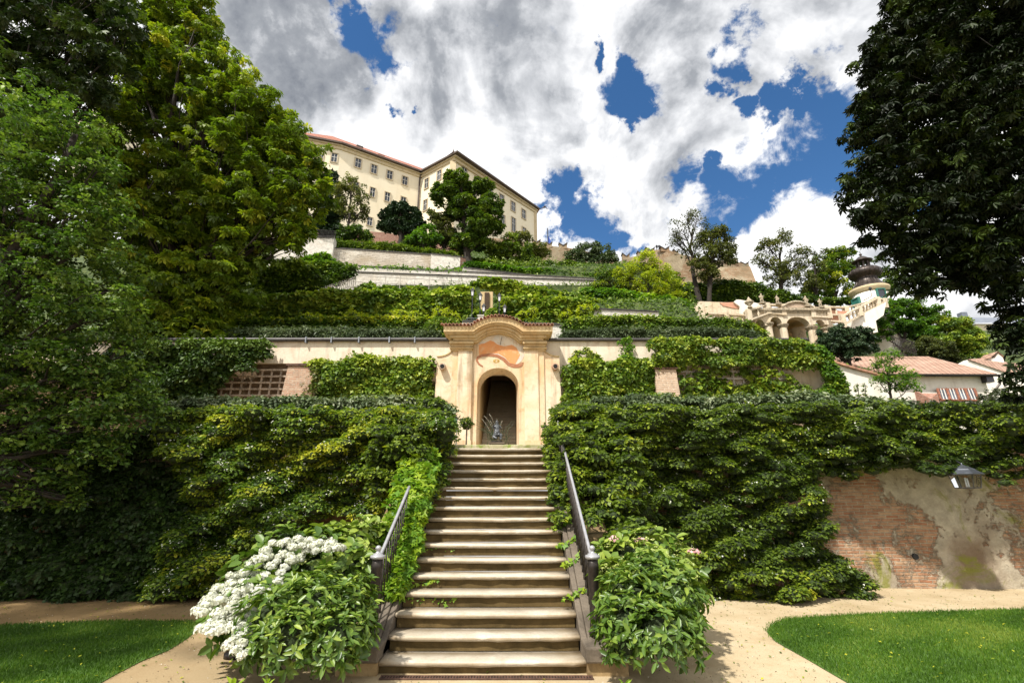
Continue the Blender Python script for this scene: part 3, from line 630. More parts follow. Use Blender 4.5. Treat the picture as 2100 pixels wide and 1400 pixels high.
for z in zs:
    for x in xs: mb.v.append((x, wy(x) - .10 * (1 - z / 3) + .02 * math.sin(x * 2.1 + z * 3) + rw.normal(0, .008), z))
n_ = len(xs); mb.f = [(j * n_ + i, j * n_ + i + 1, (j + 1) * n_ + i + 1, (j + 1) * n_ + i) for j in range(len(zs) - 1) for i in range(n_ - 1)]
o = len(mb.v); mb.v += [(x, wy(x) + .45, 2.95) for x in xs]; tn = (len(zs) - 1) * n_
mb.f += [(tn + i, tn + i + 1, o + i + 1, o + i) for i in range(n_ - 1)]
mb.build('masonry', M['brick_low'], lw, True)
dp = onplane(1874, 1140, Vector((0, 10.62, 0)), Vector((1, 10.62, 0))); mb = MB(); mb.tube([(dp.x, dp.y - .06, dp.z), (dp.x, dp.y + .05, dp.z)], .055, 9); mb.build('drain_hole', M['black'], lw)
lw2 = thing('garden_wall', 'shaded sandstone retaining wall hidden under the hedge left of the stair', 'wall', (-6, YW, 0))
mb = MB(); mb.obox((-30, 10.4), (SX - 1.42, YW), -.05, 2.95, .45); mb.build('masonry', M['sand_wall'], lw2)
# stair cheek walls
for sgn in (-1, 1):
    x = SX + sgn * (SW / 2 + .37); lo, hi = sorted((x, x + sgn * .3))
    cw = thing('cheek_wall', 'sloping sandstone cheek wall on the ' + ('white' if sgn < 0 else 'pink') + ' hydrangea side of the stair', 'wall', (x, 8.5, 0))
    mb = MB(); mb.hexa([(lo, 7.6, -.02), (hi, 7.6, -.02), (hi, 10.9, -.02), (lo, 10.9, -.02), (lo, 7.6, 1.15), (hi, 7.6, 1.15), (hi, 10.9, 2.9), (lo, 10.9, 2.9)]); mb.build('masonry', M['sand_wall'], cw)
# ------------------------------------------------------------------ second wall with gatehouse
Y1 = 16.2; YP = 15.75
M['plas_wall'] = plaster('pale stained plaster', (.74, .66, .53), dirt=(.42, .30, .20), dirt_amt=.35, warm=(.55, .32, .20), warm_amt=.35, brick=.30, scale=1.0, streak=.45)
M['plas_brick'] = brickwall('whitewashed brick', (.48, .34, .24), (.60, .46, .33), (.60, .52, .42), plast=(.60, .53, .43), pamt=.42, w=.28, hgt=.075)
M['brick_mid'] = brickwall('brown brick', (.13, .08, .045), (.20, .13, .07), (.20, .15, .10), plast=(.26, .20, .12), pamt=.42, w=.28, hgt=.085)  # recess below the left plaster: its shade is put into the brick colour
M['coping'] = plain('dark coping', (.055, .048, .045), .6, var=.3, scale=4)
Zt1 = at(1130, 699, Y1).z; Zl = at(900, 745, Y1).z
pl = at(905, 697, Y1); pr_ = at(1130, 697, Y1)
w1 = thing('garden_wall', 'cream plastered terrace wall with dark gutter coping left of the gatehouse', 'wall', (-8, Y1, 3))
mb = MB(); mb.box((-24, Y1, Zl), (pl.x + .42, Y1 + .4, Zt1)); mb.build('plaster_face', M['plas_wall'], w1)
mb = MB(); mb.box((-24, Y1 + .12, 2.9), (pl.x + .42, Y1 + .4, Zl - .003)); mb.build('brick_base', M['brick_mid'], w1)
mb = MB(); mb.tube([(-24, Y1 - .07, Zt1 + .02), (pl.x + .3, Y1 - .07, Zt1 + .03)], .07, 8); mb.box((-24, Y1 - .04, Zt1 + .0035), (pl.x + .3, Y1 + .45, Zt1 + .05)); mb.build('coping', M['coping'], w1)
for px in (630, 682, 738, 800, 852):
    p = at(px, 702, Y1); mb = MB(); mb.box((p.x - .02, Y1 - .155, Zt1 - .10), (p.x + .02, Y1 - .002, Zt1 + .11)); mb.build('gutter_bracket', M['steel'], w1)
w1r = thing('garden_wall', 'cream plastered terrace wall under thick ivy right of the gatehouse, one raked end', 'wall', (5, Y1, 3))
a0 = at(1120, 700, Y1); e1 = at(1655, 700, Y1); e2 = at(1745, 830, Y1); e3 = at(1692, 742, Y1)
mb = MB(); mb.prism([(a0.x, 2.9), (e2.x, 2.9), (e3.x, e3.z), (e1.x, Zt1), (a0.x, Zt1)], Y1, Y1 + .5); mb.build('plaster_face', M['plas_wall'], w1r)
mb = MB(); mb.tube([(a0.x, Y1 - .06, Zt1 + .03), (e1.x, Y1 - .06, Zt1 + .03)], .06, 8); mb.box((a0.x, Y1 - .04, Zt1 + .003), (e1.x, Y1 + .55, Zt1 + .05)); mb.build('coping', M['coping'], w1r)
def pier(px0, px1, py, label, mt):
    a = at(px0, py, Y1 - .5); b_ = at(px1, py, Y1 - .5); t = thing('brick_buttress', label, 'buttress', (a.x, Y1, 3))
    mb = MB(); x0, x1, z = a.x, b_.x, a.z; mb.hexa([(x0 - .12, Y1 - .8, 2.9), (x1 + .08, Y1 - .8, 2.9), (x1 + .08, Y1 - .003, 2.9), (x0 - .12, Y1 - .003, 2.9), (x0, Y1 - .5, z), (x1, Y1 - .5, z), (x1, Y1 - .003, z + .12), (x0, Y1 - .003, z + .12)])
    mb.build('shaft', mt, t); mb = MB(); mb.hexa([(x0 - .05, Y1 - .56, z + .002), (x1 + .05, Y1 - .56, z + .002), (x1 + .05, Y1 - .003, z + .13), (x0 - .05, Y1 - .003, z + .13), (x0 - .05, Y1 - .56, z + .05), (x1 + .05, Y1 - .56, z + .05), (x1 + .05, Y1 - .003, z + .18), (x0 - .05, Y1 - .003, z + .18)]); mb.build('cap', M['rust'], t)
M['pier'] = brickwall('pale buttress brick', (.46, .26, .17), (.52, .38, .27), (.50, .43, .34), plast=(.55, .47, .37), pamt=.45, w=.26, hgt=.07)
pier(591, 652, 750, 'pale brick buttress beside the bare wooden trellis', M['pier']); pier(1343, 1386, 757, 'pale brick buttress standing between two ivy curtains', M['plas_brick'])
# trellises
def trellis(name_label, xs_, ys_, Y, mt, r=.03):
    a = at(xs_[0], ys_[0], Y); t = thing('trellis', name_label, 'trellis', (a.x, Y, a.z))
    mb = MB()
    for px in xs_[1:-1]:
        p0 = at(px, ys_[0], Y); p1 = at(px, ys_[-1], Y); mb.box((p0.x - r, Y - .03, min(p0.z, p1.z) - .3), (p0.x + r, Y - .002, max(p0.z, p1.z)))
    mb.build('uprights', mt, t); mb = MB()
    for py in ys_:
        p0 = at(xs_[0], py, Y); p1 = at(xs_[-1], py, Y); mb.box((p0.x, Y - .06, p0.z - r), (p1.x, Y - .033, p0.z + r))
    mb.build('rails', mt, t)
M['wood'] = plain('weathered batten', (.36, .29, .22), .85, var=.3, scale=9); M['wood_grey'] = plain('grey batten', (.40, .36, .32), .8, var=.2, scale=9)
trellis('bare brown wooden trellis fixed to the brick below the left wall', [405, 426, 443, 462, 481, 501, 519, 540, 559, 578, 590], [759, 772, 785, 798, 811], Y1 - .02, M['wood'])
trellis('grey wooden trellis half covered by vine on the right wall', [1387, 1406, 1425, 1444, 1462, 1481, 1500, 1520, 1540, 1560, 1581, 1604, 1625], [749, 763, 777, 791, 805], Y1 - .10, M['wood_grey'])
# gatehouse
M['ochre'] = plaster('ochre plaster', (.66, .54, .37), dirt=(.36, .22, .11), dirt_amt=.5, warm=(.66, .38, .15), warm_amt=.5, streak=.6, scale=1.1)
M['cream'] = plaster('cream plaster', (.70, .61, .46), dirt=(.38, .27, .16), dirt_amt=.5, warm=(.62, .38, .18), warm_amt=.6, streak=.75, scale=1.0)
M['cornice'] = plaster('ochre moulding', (.54, .42, .24), dirt=(.26, .17, .08), dirt_amt=.45, warm=(.50, .30, .12), warm_amt=.4, scale=1.6, bump=.15)
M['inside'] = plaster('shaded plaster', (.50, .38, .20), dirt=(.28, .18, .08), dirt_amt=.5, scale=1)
gh = thing('gatehouse', 'ochre baroque garden gatehouse with arched doorway, curved cornice and faded fresco', 'gatehouse', (SX, YP, 3.0))
def gx(px, py, Y=YP): p = at(px, py, Y); return (p.x, p.z)
cxg = at(1021.5, 760, YP).x; ZB = 2.9
def mir(x): return 2 * cxg - x
# arch opening: half width, spring, crown
hw = (at(1063.5, 800, YP).x - at(978, 800, YP).x) / 2; zs_ = at(1021, 791, YP).z; zcw = at(1021, 753.5, YP).z
def arch(hw_, zs0, rise, n=20, cx=None):
    cx = cxg if cx is None else cx
    return [(cx - hw_ * math.cos(math.pi * k / n), zs0 + rise * math.sin(math.pi * k / n)) for k in range(n + 1)]
AR = arch(hw, zs_, zcw - zs_)
tx = 2 * 0
tym = [gx(px, py) for px, py in [(1074, 706), (1068, 696), (1060, 689), (1048, 684), (1035, 681), (1022, 680)]]
tym = tym + [(mir(x), z) for x, z in tym[::-1][1:]]
xL = gx(968, 715)[0]; xL = cxg - (gx(1075, 715)[0] - cxg)
body = [(mir(xL), ZB)] + [(mir(xL), tym[0][1])] + tym + [(xL, tym[0][1]), (xL, ZB), (cxg - hw, ZB)] + AR + [(cxg + hw, ZB)]
mb = MB(); mb.prism(body[::1], YP + .04, YP + .30); mb.build('centre_wall', M['ochre'], gh)
mb = MB(); bx = gx(938, 730)[0]; bz = gx(1021, 672)[1]
mb.box((bx, YP + .301, zcw + .02), (mir(bx), Y1 + .8, gx(1021, 690)[1])); mb.build('upper_mass', M['cream'], gh)
# pilasters with outer strip, base and capital
for s in (1, -1):
    f_ = (lambda x: x) if s == 1 else mir
    zc_ = gx(950, 718)[1]
    x0, x1, x2 = gx(927, 760)[0], gx(939, 760)[0], gx(966, 760)[0]
    mb = MB(); a, b_ = sorted((f_(x1), f_(x2 + .03))); mb.box((a, YP - .06, ZB), (b_, YP + .30, zc_)); pz = mb.build('pilaster', M['cream'], gh)
    mb = MB(); mb.box((a - .03, YP - .095, ZB), (b_ + .03, YP - .062, gx(950, 903)[1])); mb.build('pilaster_base', M['ochre'], pz)
    a, b_ = sorted((f_(x0), f_(x1) - s * .003)); mb = MB(); mb.box((a, YP - .02, ZB), (b_, YP + .30, zc_)); mb.build('pilaster_strip', M['ochre'], gh)
    # wing wall with concave shoulder
    xo = gx(894, 780)[0]; top_in = gx(926, 718)[1]; top_out = gx(896, 731)[1]
    sh = [(xo + (x0 - xo) * q, top_out + (top_in - top_out) * (q ** 2.6)) for q in np.linspace(0, 1, 10)]
    poly = [(xo - .04, ZB), (x0 - .003, ZB)] + sh[::-1] 
    poly = [(f_(x), z) for x, z in poly]; poly = poly if s == 1 else poly[::-1]
    mb = MB(); mb.prism(poly, YP + .03, YP + .5); mb.build('wing_wall', M['cream'], gh)
    mb = MB(); mb.tube([(f_(x), YP + .02, z + .015) for x, z in sh], .03, 6); mb.build('shoulder_moulding', M['cornice'], gh, True)
    sp = at(907.5 if s == 1 else 1138.5, 752, YP - .1); mb = MB(); mb.lathe((0, 0, 0), [(.085, 0), (.115, .03), (.125, .12), (.11, .16), (.075, .165), (.07, .10)], 8)
    q = MB(); q.v = [(v[0] + sp.x, YP + .02 - v[2] * 1.3, v[1] + sp.z + .0) for v in mb.v]; q.f = mb.f; sq = q.build('rain_spout', M['pier'], gh)
    q = MB(); q.tube([(sp.x, YP - .20, sp.z), (sp.x, YP - .205, sp.z)], .068, 12); q.build('spout_mouth', M['black'], sq)
# cornice path: flat - arc - flat, in (x,z) on wall plane
def cpath(dz):
    """lower line of the roof edge shifted down by dz metres (arc grows inwards)"""
    zf = gx(1022, 674)[1]; xe = gx(911, 674)[0]; xa = gx(968, 674)[0]; zp = gx(1021, 656)[1]
    c = cxg - xa; h = zp - zf; Rr = (c * c + h * h) / (2 * h); cz = zp - Rr; a0_ = math.asin(c / Rr)
    r2 = Rr - dz; zz = zf - dz; a2 = math.acos(max(-1, min(1, (zz - cz) / r2)))
    arc = [(cxg + r2 * math.sin(-a2 + 2 * a2 * k / 28), cz + r2 * math.cos(-a2 + 2 * a2 * k / 28)) for k in range(29)]
    return [(xe, zz)] + arc + [(mir(xe), zz)]
def clayer(name, d0, d1, proj, endin, mt):
    A = cpath(d0); B_ = cpath(d1); A[0] = (A[0][0] + endin, A[0][1]); B_[0] = (B_[0][0] + endin, B_[0][1]); A[-1] = (A[-1][0] - endin, A[-1][1]); B_[-1] = (B_[-1][0] - endin, B_[-1][1])
    n = len(A); mb = MB(); y0 = YP - proj; y1 = YP + .75 if endin < .3 else YP + .5
    mb.v = [(x, y0, z) for x, z in A] + [(x, y0, z) for x, z in B_] + [(x, y1, z) for x, z in A] + [(x, y1, z) for x, z in B_]
    for i in range(n - 1): mb.f += [(i, n + i, n + i + 1, i + 1), (n + i, 3 * n + i, 3 * n + i + 1, n + i + 1), (i, i + 1, 2 * n + i + 1, 2 * n + i)]
    mb.f += [(0, 2 * n, 3 * n, n), (n - 1, 2 * n - 1, 4 * n - 1, 3 * n - 1)]
    return mb.build(name, mt, gh)
clayer('cornice', .05, .24, .42, .04, M['cornice'])
clayer('cornice_moulding', .243, .30, .36, .12, M['cornice']); clayer('cornice_moulding', .303, .40, .27, .24, M['cornice']); clayer('cornice_moulding', .403, .47, .20, .34, M['cornice']); clayer('cornice_moulding', .473, .52, .13, .42, M['cornice'])
for s in (1, -1):   # capital blocks above each pilaster
    f_ = (lambda x: x) if s == 1 else mir
    for d0, d1, pj, e in ((.50, .58, .20, .06), (.583, .66, .12, .02), (.70, .735, .14, .05), (.663, .80, .085, .0)):
        z0 = gx(1022, 674)[1]; a, b_ = sorted((f_(gx(926, 718)[0] - e), f_(gx(969, 718)[0] + e * .7)))
        mb = MB(); mb.box((a, YP - pj, z0 - d1), (b_, YP + .3, z0 - d0)); mb.build('capital', M['cornice'], gh)
# roof of barrel tiles following the curve
M['tile'] = plain('terracotta tile', (.42, .22, .14), .8, var=.35, scale=3, bump=.3)
def tile_row(P, name, parent, y0, yl, zr, r=.052, mt='tile'):
    tot = [0]
    for a, b_ in zip(P, P[1:]): tot.append(tot[-1] + math.dist(a, b_))
    s_ = .0; out = []
    while s_ < tot[-1]:
        i = max(k for k in range(len(P) - 1) if tot[k] <= s_); q = (s_ - tot[i]) / (tot[i + 1] - tot[i]); x = P[i][0] + (P[i + 1][0] - P[i][0]) * q; z = P[i][1] + (P[i + 1][1] - P[i][1]) * q
        mb = MB(); nseg = 6; V = []; 
        for yy, zz, rr in ((y0, 0, r), (y0 + yl, zr, r * .85)):
            for k in range(nseg + 1): an = math.pi * k / nseg; V.append((x - rr * math.cos(an), yy, z + zz + rr * 1.05 * math.sin(an)))
            for k in range(nseg + 1): an = math.pi * k / nseg; V.append((x - rr * .72 * math.cos(an), yy, z + zz + rr * .75 * math.sin(an)))
        n = nseg + 1; F_ = []
        for k in range(nseg): F_ += [(k, k + 1, 2 * n + k + 1, 2 * n + k), (k, n + k, n + k + 1, k + 1), (n + k, 3 * n + k, 3 * n + k + 1, n + k + 1)]
        F_ += [(0, 2 * n, 3 * n, n), (n - 1, 2 * n - 1, 4 * n - 1, 3 * n - 1)]
        out.append(mb.add(V, F_)); s_ += r * 2.35
    big = MB()
    for m_ in out: big.add(m_.v, m_.f)
    return big.build(name, M[mt], parent)
rf = cpath(.05); n = len(rf); mb = MB(); mb.v = [(x, YP - .44, z + .002) for x, z in rf] + [(x, YP + .9, z + .34) for x, z in rf] + [(x, YP - .44, z + .025) for x, z in rf] + [(x, YP + .9, z + .37) for x, z in rf]
for i in range(n - 1): mb.f += [(i, i + 1, n + i + 1, n + i), (2 * n + i, 3 * n + i, 3 * n + i + 1, 2 * n + i + 1), (i, 2 * n + i, 2 * n + i + 1, i + 1)]
rfo = mb.build('roof', M['tile'], gh)
tile_row([(x, z + .02) for x, z in rf], 'roof_tiles', rfo, YP - .52, 1.4, .34)
# doorway reveal (splayed) and tunnel with inner stair
hw2 = hw * .90; rise = zcw - zs_; IN = arch(hw2, zs_ - .04, rise * .92); Yi = YP + .62
O_ = [(cxg - hw, ZB)] + AR + [(cxg + hw, ZB)]; I_ = [(cxg - hw2, ZB)] + IN + [(cxg + hw2, ZB)]
n = len(O_); mb = MB(); mb.v = [(x, YP + .041, z) for x, z in O_] + [(x, Yi, z) for x, z in I_]
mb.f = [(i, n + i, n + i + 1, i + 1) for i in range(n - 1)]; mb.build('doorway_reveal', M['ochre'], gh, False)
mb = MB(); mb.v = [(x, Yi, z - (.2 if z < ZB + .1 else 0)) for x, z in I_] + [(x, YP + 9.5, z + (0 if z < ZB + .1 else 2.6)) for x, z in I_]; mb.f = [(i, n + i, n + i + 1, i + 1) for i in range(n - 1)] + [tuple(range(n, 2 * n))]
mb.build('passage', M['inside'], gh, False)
M['step_in'] = stone_mat('dim worn stone', (.58, .50, .36), (.70, .62, .48), (.3, .24, .15), .3)
ist = thing('inner_staircase', 'dim worn stone stair climbing inside the arched doorway', 'staircase', (cxg, YP + 3, 3.0))
for k in range(30):
    mb = MB(); y0 = YP + 1.1 + k * .30; z1 = 3.02 + (k + 1) * .155; mb.box((cxg - hw2 * 1.0 + .003, y0, z1 - .12), (cxg + hw2 - .003, y0 + .36, z1)); mb.box((cxg - hw2 + .01, y0 + .03, z1 - .16), (cxg + hw2 - .01, y0 + .34, z1 - .121)); mb.build('step', M['step_in'], ist, False, .012)
# fresco
M['fresco_o'] = plaster('orange fresco', (.66, .30, .12), dirt=(.66, .48, .30), dirt_amt=.5, warm=(.60, .22, .08), warm_amt=.4, scale=2.2, bump=.05)
M['fresco_w'] = plaster('pale fresco ground', (.66, .58, .46), dirt=(.55, .36, .18), dirt_amt=.6, warm=(.48, .50, .50), warm_amt=.7, scale=2, bump=.05)
M['fresco_b'] = plaster('brown ribbon', (.36, .15, .08), dirt=(.5, .34, .22), dirt_amt=.5, warm=(.3, .12, .06), warm_amt=.3, scale=4, bump=.05)
def zp(l): return [(850 + a / 4, 600 + b_ / 4) for a, b_ in l]
fr = None
def patch(name, pl_, mt, y, parent):
    P = [at(px, py, YP + .04) for px, py in pl_]; mb = MB(); n = len(P); mb.v = [(p.x, y, p.z) for p in P] + [(p.x, y + .006, p.z) for p in P]; mb.f = [tuple(range(n))[::-1]] + [(i, (i + 1) % n, n + (i + 1) % n, n + i) for i in range(n)]
    return mb.build(name, mt, parent)
fr = patch('fresco', zp([(527, 420), (560, 385), (600, 362), (650, 347), (700, 340), (750, 347), (800, 366), (850, 396), (884, 430), (898, 465), (898, 520), (880, 560), (840, 590), (780, 560), (700, 520), (600, 500), (530, 500)]), M['fresco_w'], YP + .034, gh)
patch('fresco_patch', zp([(527, 425), (575, 415), (620, 392), (650, 400), (680, 425), (735, 440), (800, 428), (835, 450), (868, 508), (845, 550), (825, 588), (790, 580), (740, 530), (690, 500), (620, 497), (560, 512), (530, 522)]), M['fresco_o'], YP + .030, fr)
rib = [(560, 605), (528, 585), (510, 553), (520, 530), (560, 514), (620, 510), (680, 518), (730, 545), (770, 585), (810, 602), (850, 600), (878, 590)]
wd = [5, 7, 8, 9, 10, 11, 11, 12, 12, 12, 15, 14]
up_, dn_ = [], []
for i, (a, b_) in enumerate(rib):
    p, q = rib[max(i - 1, 0)], rib[min(i + 1, len(rib) - 1)]; L_ = math.dist(p, q); nx_, ny_ = -(q[1] - p[1]) / L_, (q[0] - p[0]) / L_
    up_.append((a + nx_ * wd[i], b_ + ny_ * wd[i])); dn_.append((a - nx_ * wd[i], b_ - ny_ * wd[i]))
patch('fresco_ribbon', zp(up_ + [(895, 570), (885, 556)][:1] + dn_[::-1]), M['fresco_b'], YP + .026, fr)
M['gold'] = plain('faded gilt', (.60, .42, .10), .6, .2); c_ = at(*zp([(672, 560)])[0], YP + .04); mb = MB()
for k in range(14):
    a = 2 * math.pi * k / 14; mb.tube([(c_.x + .04 * math.cos(a), YP + .036, c_.z + .03 * math.sin(a)), (c_.x + .11 * math.cos(a), YP + .036, c_.z + .075 * math.sin(a))], .008, 4)
mb.build('fresco_sun', M['gold'], fr)
# sundial rod
mb = MB(); a = at(718 / 4 + 850, 362 / 4 + 600, YP - .2); b_ = at(703 / 4 + 850, 425 / 4 + 600, YP + .03); mb.tube([a, b_], .008, 5); mb.build('sundial_rod', M['iron'], gh)
# ------------------------------------------------------------------ things before the gatehouse
def figure(name, label, cat, base, H, mt, pose=0, seed=0, group=None, plinth=None, dark=None):
    """small carved figure: one continuous skinned body"""
    t = thing(name, label, cat, tuple(base), group); s = H / 1.0
    arm = [(.16, .0, .30, .055), (.20, -.10, .40, .045), (.16, -.18, .58, .035)] if pose == 0 else [(.17, 0, .52, .05), (.22, -.05, .36, .045), (.08, -.14, .30, .035)]
    V = [(0, 0, .34, .15), (0, 0, .48, .13), (0, 0, .64, .155), (0, 0, .76, .06), (0, -.01, .88, .095), (0, -.01, .96, .07)]
    E = [(0, 1), (1, 2), (2, 3), (3, 4), (4, 5)]
    def chain(root, pts):
        p = root
        for q in pts: V.append(q); E.append((p, len(V) - 1)); p = len(V) - 1
    if pose == 2:   # seated, knees forward, arms raised to the mouth
        chain(2, [(.17, 0, .64, .06), (.21, -.10, .54, .05), (.08, -.16, .72, .04)]); chain(2, [(-.17, 0, .64, .06), (-.22, -.08, .56, .05), (-.10, -.15, .76, .04)])
        chain(0, [(.12, -.06, .24, .10), (.20, -.24, .28, .08), (.18, -.26, .05, .06), (.20, -.34, .03, .05)]); chain(0, [(-.12, -.06, .24, .10), (-.16, -.22, .14, .08), (.02, -.30, .06, .06)])
    else:
        sg = 1 if pose == 0 else -1
        chain(2, [(.17 * sg, 0, .66, .06), (.24 * sg, -.04, .54, .05), (.20 * sg, -.12, .70, .04)]); chain(2, [(-.17 * sg, 0, .66, .06), (-.23 * sg, -.02, .50, .05), (-.12 * sg, -.12, .42, .04)])
        chain(0, [(.09, 0, .22, .09), (.11, -.04, .10, .07), (.12, -.02, -.02, .06)]); chain(0, [(-.09, 0, .22, .09), (-.12, .02, .10, .07), (-.11, .0, -.02, .06)])
    me = bpy.data.meshes.new('body'); me.from_pydata([(v[0] * s, v[1] * s, v[2] * s) for v in V], E, []); o = bpy.data.objects.new('body', me); C.objects.link(o); o.parent = t; me.materials.append(mt)
    sk = o.modifiers.new('s', 'SKIN'); 
    for i, v in enumerate(V): me.skin_vertices[0].data[i].radius = (v[3] * s, v[3] * s * .85)
    me.skin_vertices[0].data[0].use_root = True
    sb_ = o.modifiers.new('u', 'SUBSURF'); sb_.levels = 1; sb_.render_levels = 1
    if plinth: mb = MB(); mb.box((base[0] - plinth[0], base[1] - plinth[0], base[2] - plinth[1]), (base[0] + plinth[0], base[1] + plinth[0], base[2] - .02 * s)); mb.build('plinth', dark or mt, t, False, .01)
    return t
M['bronze'] = plain('dark splashed bronze', (.07, .075, .08), .35, .4, var=.8, scale=14, bump=.3)
Ys = 12.2; fp = at(1019, 905, Ys)
zb = at(1019, 909.5, Ys).z
figure('fountain_statue', 'small dark bronze seated figure on a low pedestal before the doorway', 'statue', (fp.x, Ys, fp.z + .02), .52, M['bronze'], 2, plinth=(.13, .05), dark=M['iron'])
mb = MB(); t = thing('pedestal', 'low flat stone pedestal carrying the bronze figure', 'pedestal', (fp.x, Ys, 2.84)); mb.box((fp.x - .13, Ys - .13, 2.84), (fp.x + .13, Ys + .13, fp.z - .032)); mb.box((fp.x - .19, Ys - .19, fp.z - .07), (fp.x + .19, Ys + .19, fp.z - .033)); mb.build('block', M['kerb'], t)
# feathery grass behind the statue
t = thing('ornamental_grass', 'wispy arching ornamental grass growing round the bronze figure', 'grass clump', (fp.x, Ys + .25, 2.84)); rg = rng_(31); mb = MB()
for k in range(46):
    a = rg.uniform(0, 6.28); r_ = rg.uniform(.15, .5); hgt = rg.uniform(.3, .78); b0 = Vector((fp.x + rg.normal(0, .14), Ys + .28 + rg.normal(0, .06), 2.84)); e = b0 + Vector((math.cos(a) * r_ - .10, math.sin(a) * r_ * .4, hgt))
    mid = (b0 + e) / 2 + Vector((0, 0, hgt * .25)); mb.tube([b0, mid, e, e + Vector((math.cos(a) * .06 - .02, 0, -.03))], [.004, .004, .003, .001], 4)
mb.build('blades', M['leaf_grey'], t)
mb = MB()
for e_, s_ in (((993, 852), (1012, 880)), ((1003, 848), (1015, 872)), ((988, 858), (1008, 890)), ((1005, 862), (1012, 880)), ((1030, 862), (1024, 884)), ((1019, 858), (1020, 872))):
    a = at(*e_, Ys + .1); b_ = at(*s_, Ys + .1); mb.tube([b_, (a + b_) / 2 + Vector((0, 0, .03)), a], [.0012, .002, .0028], 4)
M['straw'] = plain('pale seed heads', (.62, .60, .48), .8); mb.build('seed_heads', M['straw'], t)
# clipped ball tree
tp_ = at(957, 868, 13.0); r_ = 16.5 * zc(tp_) / F
t = thing('topiary_tree', 'small clipped ball tree on a bare stem before the left pilaster', 'tree', (tp_.x, 13.0, 2.87)); mb = MB(); mb.tube([(tp_.x, 13, 2.86), (tp_.x + .01, 13, tp_.z)], [.022, .018], 8); mb.build('trunk', M['bark_pale'], t)
B0 = sub_blobs(rng_(3), [[tp_.x, 13, tp_.z, r_ * .8, r_ * .8, r_ * .75]], 40, (.25, .4), .9, (.6, 1), -1, (.4, .12)); P, D, N, tt = blob_leaves(rng_(4), B0, 900); leaf_mesh('crown', P, D, N, .05, .5, M['leaf_hedge'], t, 'diamond', tt, rng_(5)); core_mesh('shade_core', B0, .7, t)
# sign board on post, left
t = thing('information_board', 'small green information board on a thin metal frame beside the ball tree', 'sign', (at(935, 880, 12.6).x, 12.6, 2.85)); a = at(924, 857, 12.6); b_ = at(935.5, 882, 12.6)
M['board'] = plain('green board', (.10, .22, .13), .35, var=.25, scale=5); mb = MB(); mb.box((a.x - .14, 12.6, b_.z), (b_.x, 12.62, a.z)); mb.build('panel', M['board'], t)
mb = MB(); x = b_.x + .012; mb.tube([(x, 12.61, 2.84), (x, 12.61, a.z + .05)], .011, 6); x = a.x - .15; mb.tube([(x, 12.61, 2.84), (x, 12.61, a.z + .05)], .011, 6); mb.tube([(x, 12.61, a.z + .03), (b_.x + .012, 12.61, a.z + .03)], .010, 6); mb.build('frame', M['steel'], t)
# ------------------------------------------------------------------ upper terraces
M['white_stone'] = brickwall('whitewashed stone', (.72, .66, .57), (.78, .73, .65), (.58, .52, .43), plast=(.80, .76, .68), pamt=.52, w=.5, hgt=.16, pscale=.5, bump=.5)
M['white_dirty'] = brickwall('weathered pale stone', (.58, .51, .42), (.74, .67, .57), (.30, .25, .19), plast=(.76, .70, .60), pamt=.48, w=.6, hgt=.14, pscale=.35, bump=.8, dark=(.40, .32, .22))
M['brick_red'] = brickwall('red garden brick', (.36, .16, .11), (.46, .26, .19), (.50, .42, .36), plast=(.50, .42, .35), pamt=.3, w=.3, hgt=.09, pscale=.3)
M['fort'] = brickwall('fortress masonry', (.26, .16, .09), (.36, .27, .18), (.34, .28, .20), plast=(.38, .31, .21), pamt=.5, w=.6, hgt=.25, pscale=.3, dark=(.16, .12, .07))
M['render_cream'] = plaster('cream castle render', (.74, .66, .50), dirt=(.62, .52, .36), dirt_amt=.25, warm=(.70, .58, .38), warm_amt=.2, scale=.3, streak=.15, bump=.05)
M['white_render'] = plaster('white render', (.76, .72, .64), dirt=(.5, .44, .34), dirt_amt=.25, warm=(.68, .60, .48), warm_amt=.25, scale=.6, streak=.25, bump=.08)
M['tan_trim'] = plain('tan stone trim', (.52, .42, .26), .8, var=.08, scale=2)
def pwall(name, label, a, b_, za, zb_, ztop_b=None, t=.5, mt='white_stone', cat='wall', cope=True, copemat='coping', group=None):
    """a, b_: (px,py,Y) of the two ends of the top edge; za, zb_: foot heights"""
    A = at(*a); B_ = at(*b_); o = thing(name, label, cat, (A.x, A.y, za)); mb = MB(); mb.obox(A, B_, za, A.z, t, 1, B_.z, zb_); mb.build('masonry', M[mt], o)
    if cope:
        mb = MB(); d = (B_ - A).normalized(); n = Vector((-d.y, d.x, 0)) * -.06; mb.obox(A + n, B_ + n, A.z + .003, A.z + .06, t + .1, 1, B_.z + .06, B_.z + .003); mb.build('coping', M[copemat], o)
    return o
# low wall between first and second planting strips
A = at(440, 676, 19.3); pwall('garden_wall', 'low pale stone wall between the clipped hedge and the lavender strip', (440, 676, 19.6), (905, 671, 19.2), 6.7, 6.7)
pwall('garden_wall', 'short pale wall block just right of the gatehouse roof', (1075, 664, 19.2), (1175, 667, 19.2), 6.7, 6.7, mt='white_stone')
pwall('garden_wall', 'short pale wall block just left of the gatehouse roof', (948, 660, 18.9), (1005, 659, 18.9), 6.7, 6.7, mt='white_stone')
pwall('garden_wall', 'long pale stone wall carrying the upper trellis, with three ledges', (655, 556, 27.6), (1235, 577, 29.2), 11.5, 11.5, mt='white_stone')
pwall('garden_wall', 'middle ledge of pale stone above the long trellis wall', (735, 546, 28.9), (1235, 573, 30.6), 13, 13, mt='white_stone', cope=True)
pwall('garden_wall', 'large weathered pale stone wall with grey streaks below the garden bank', (683, 509, 33.0), (905, 524, 34.4), 13.5, 13.5, mt='white_dirty')
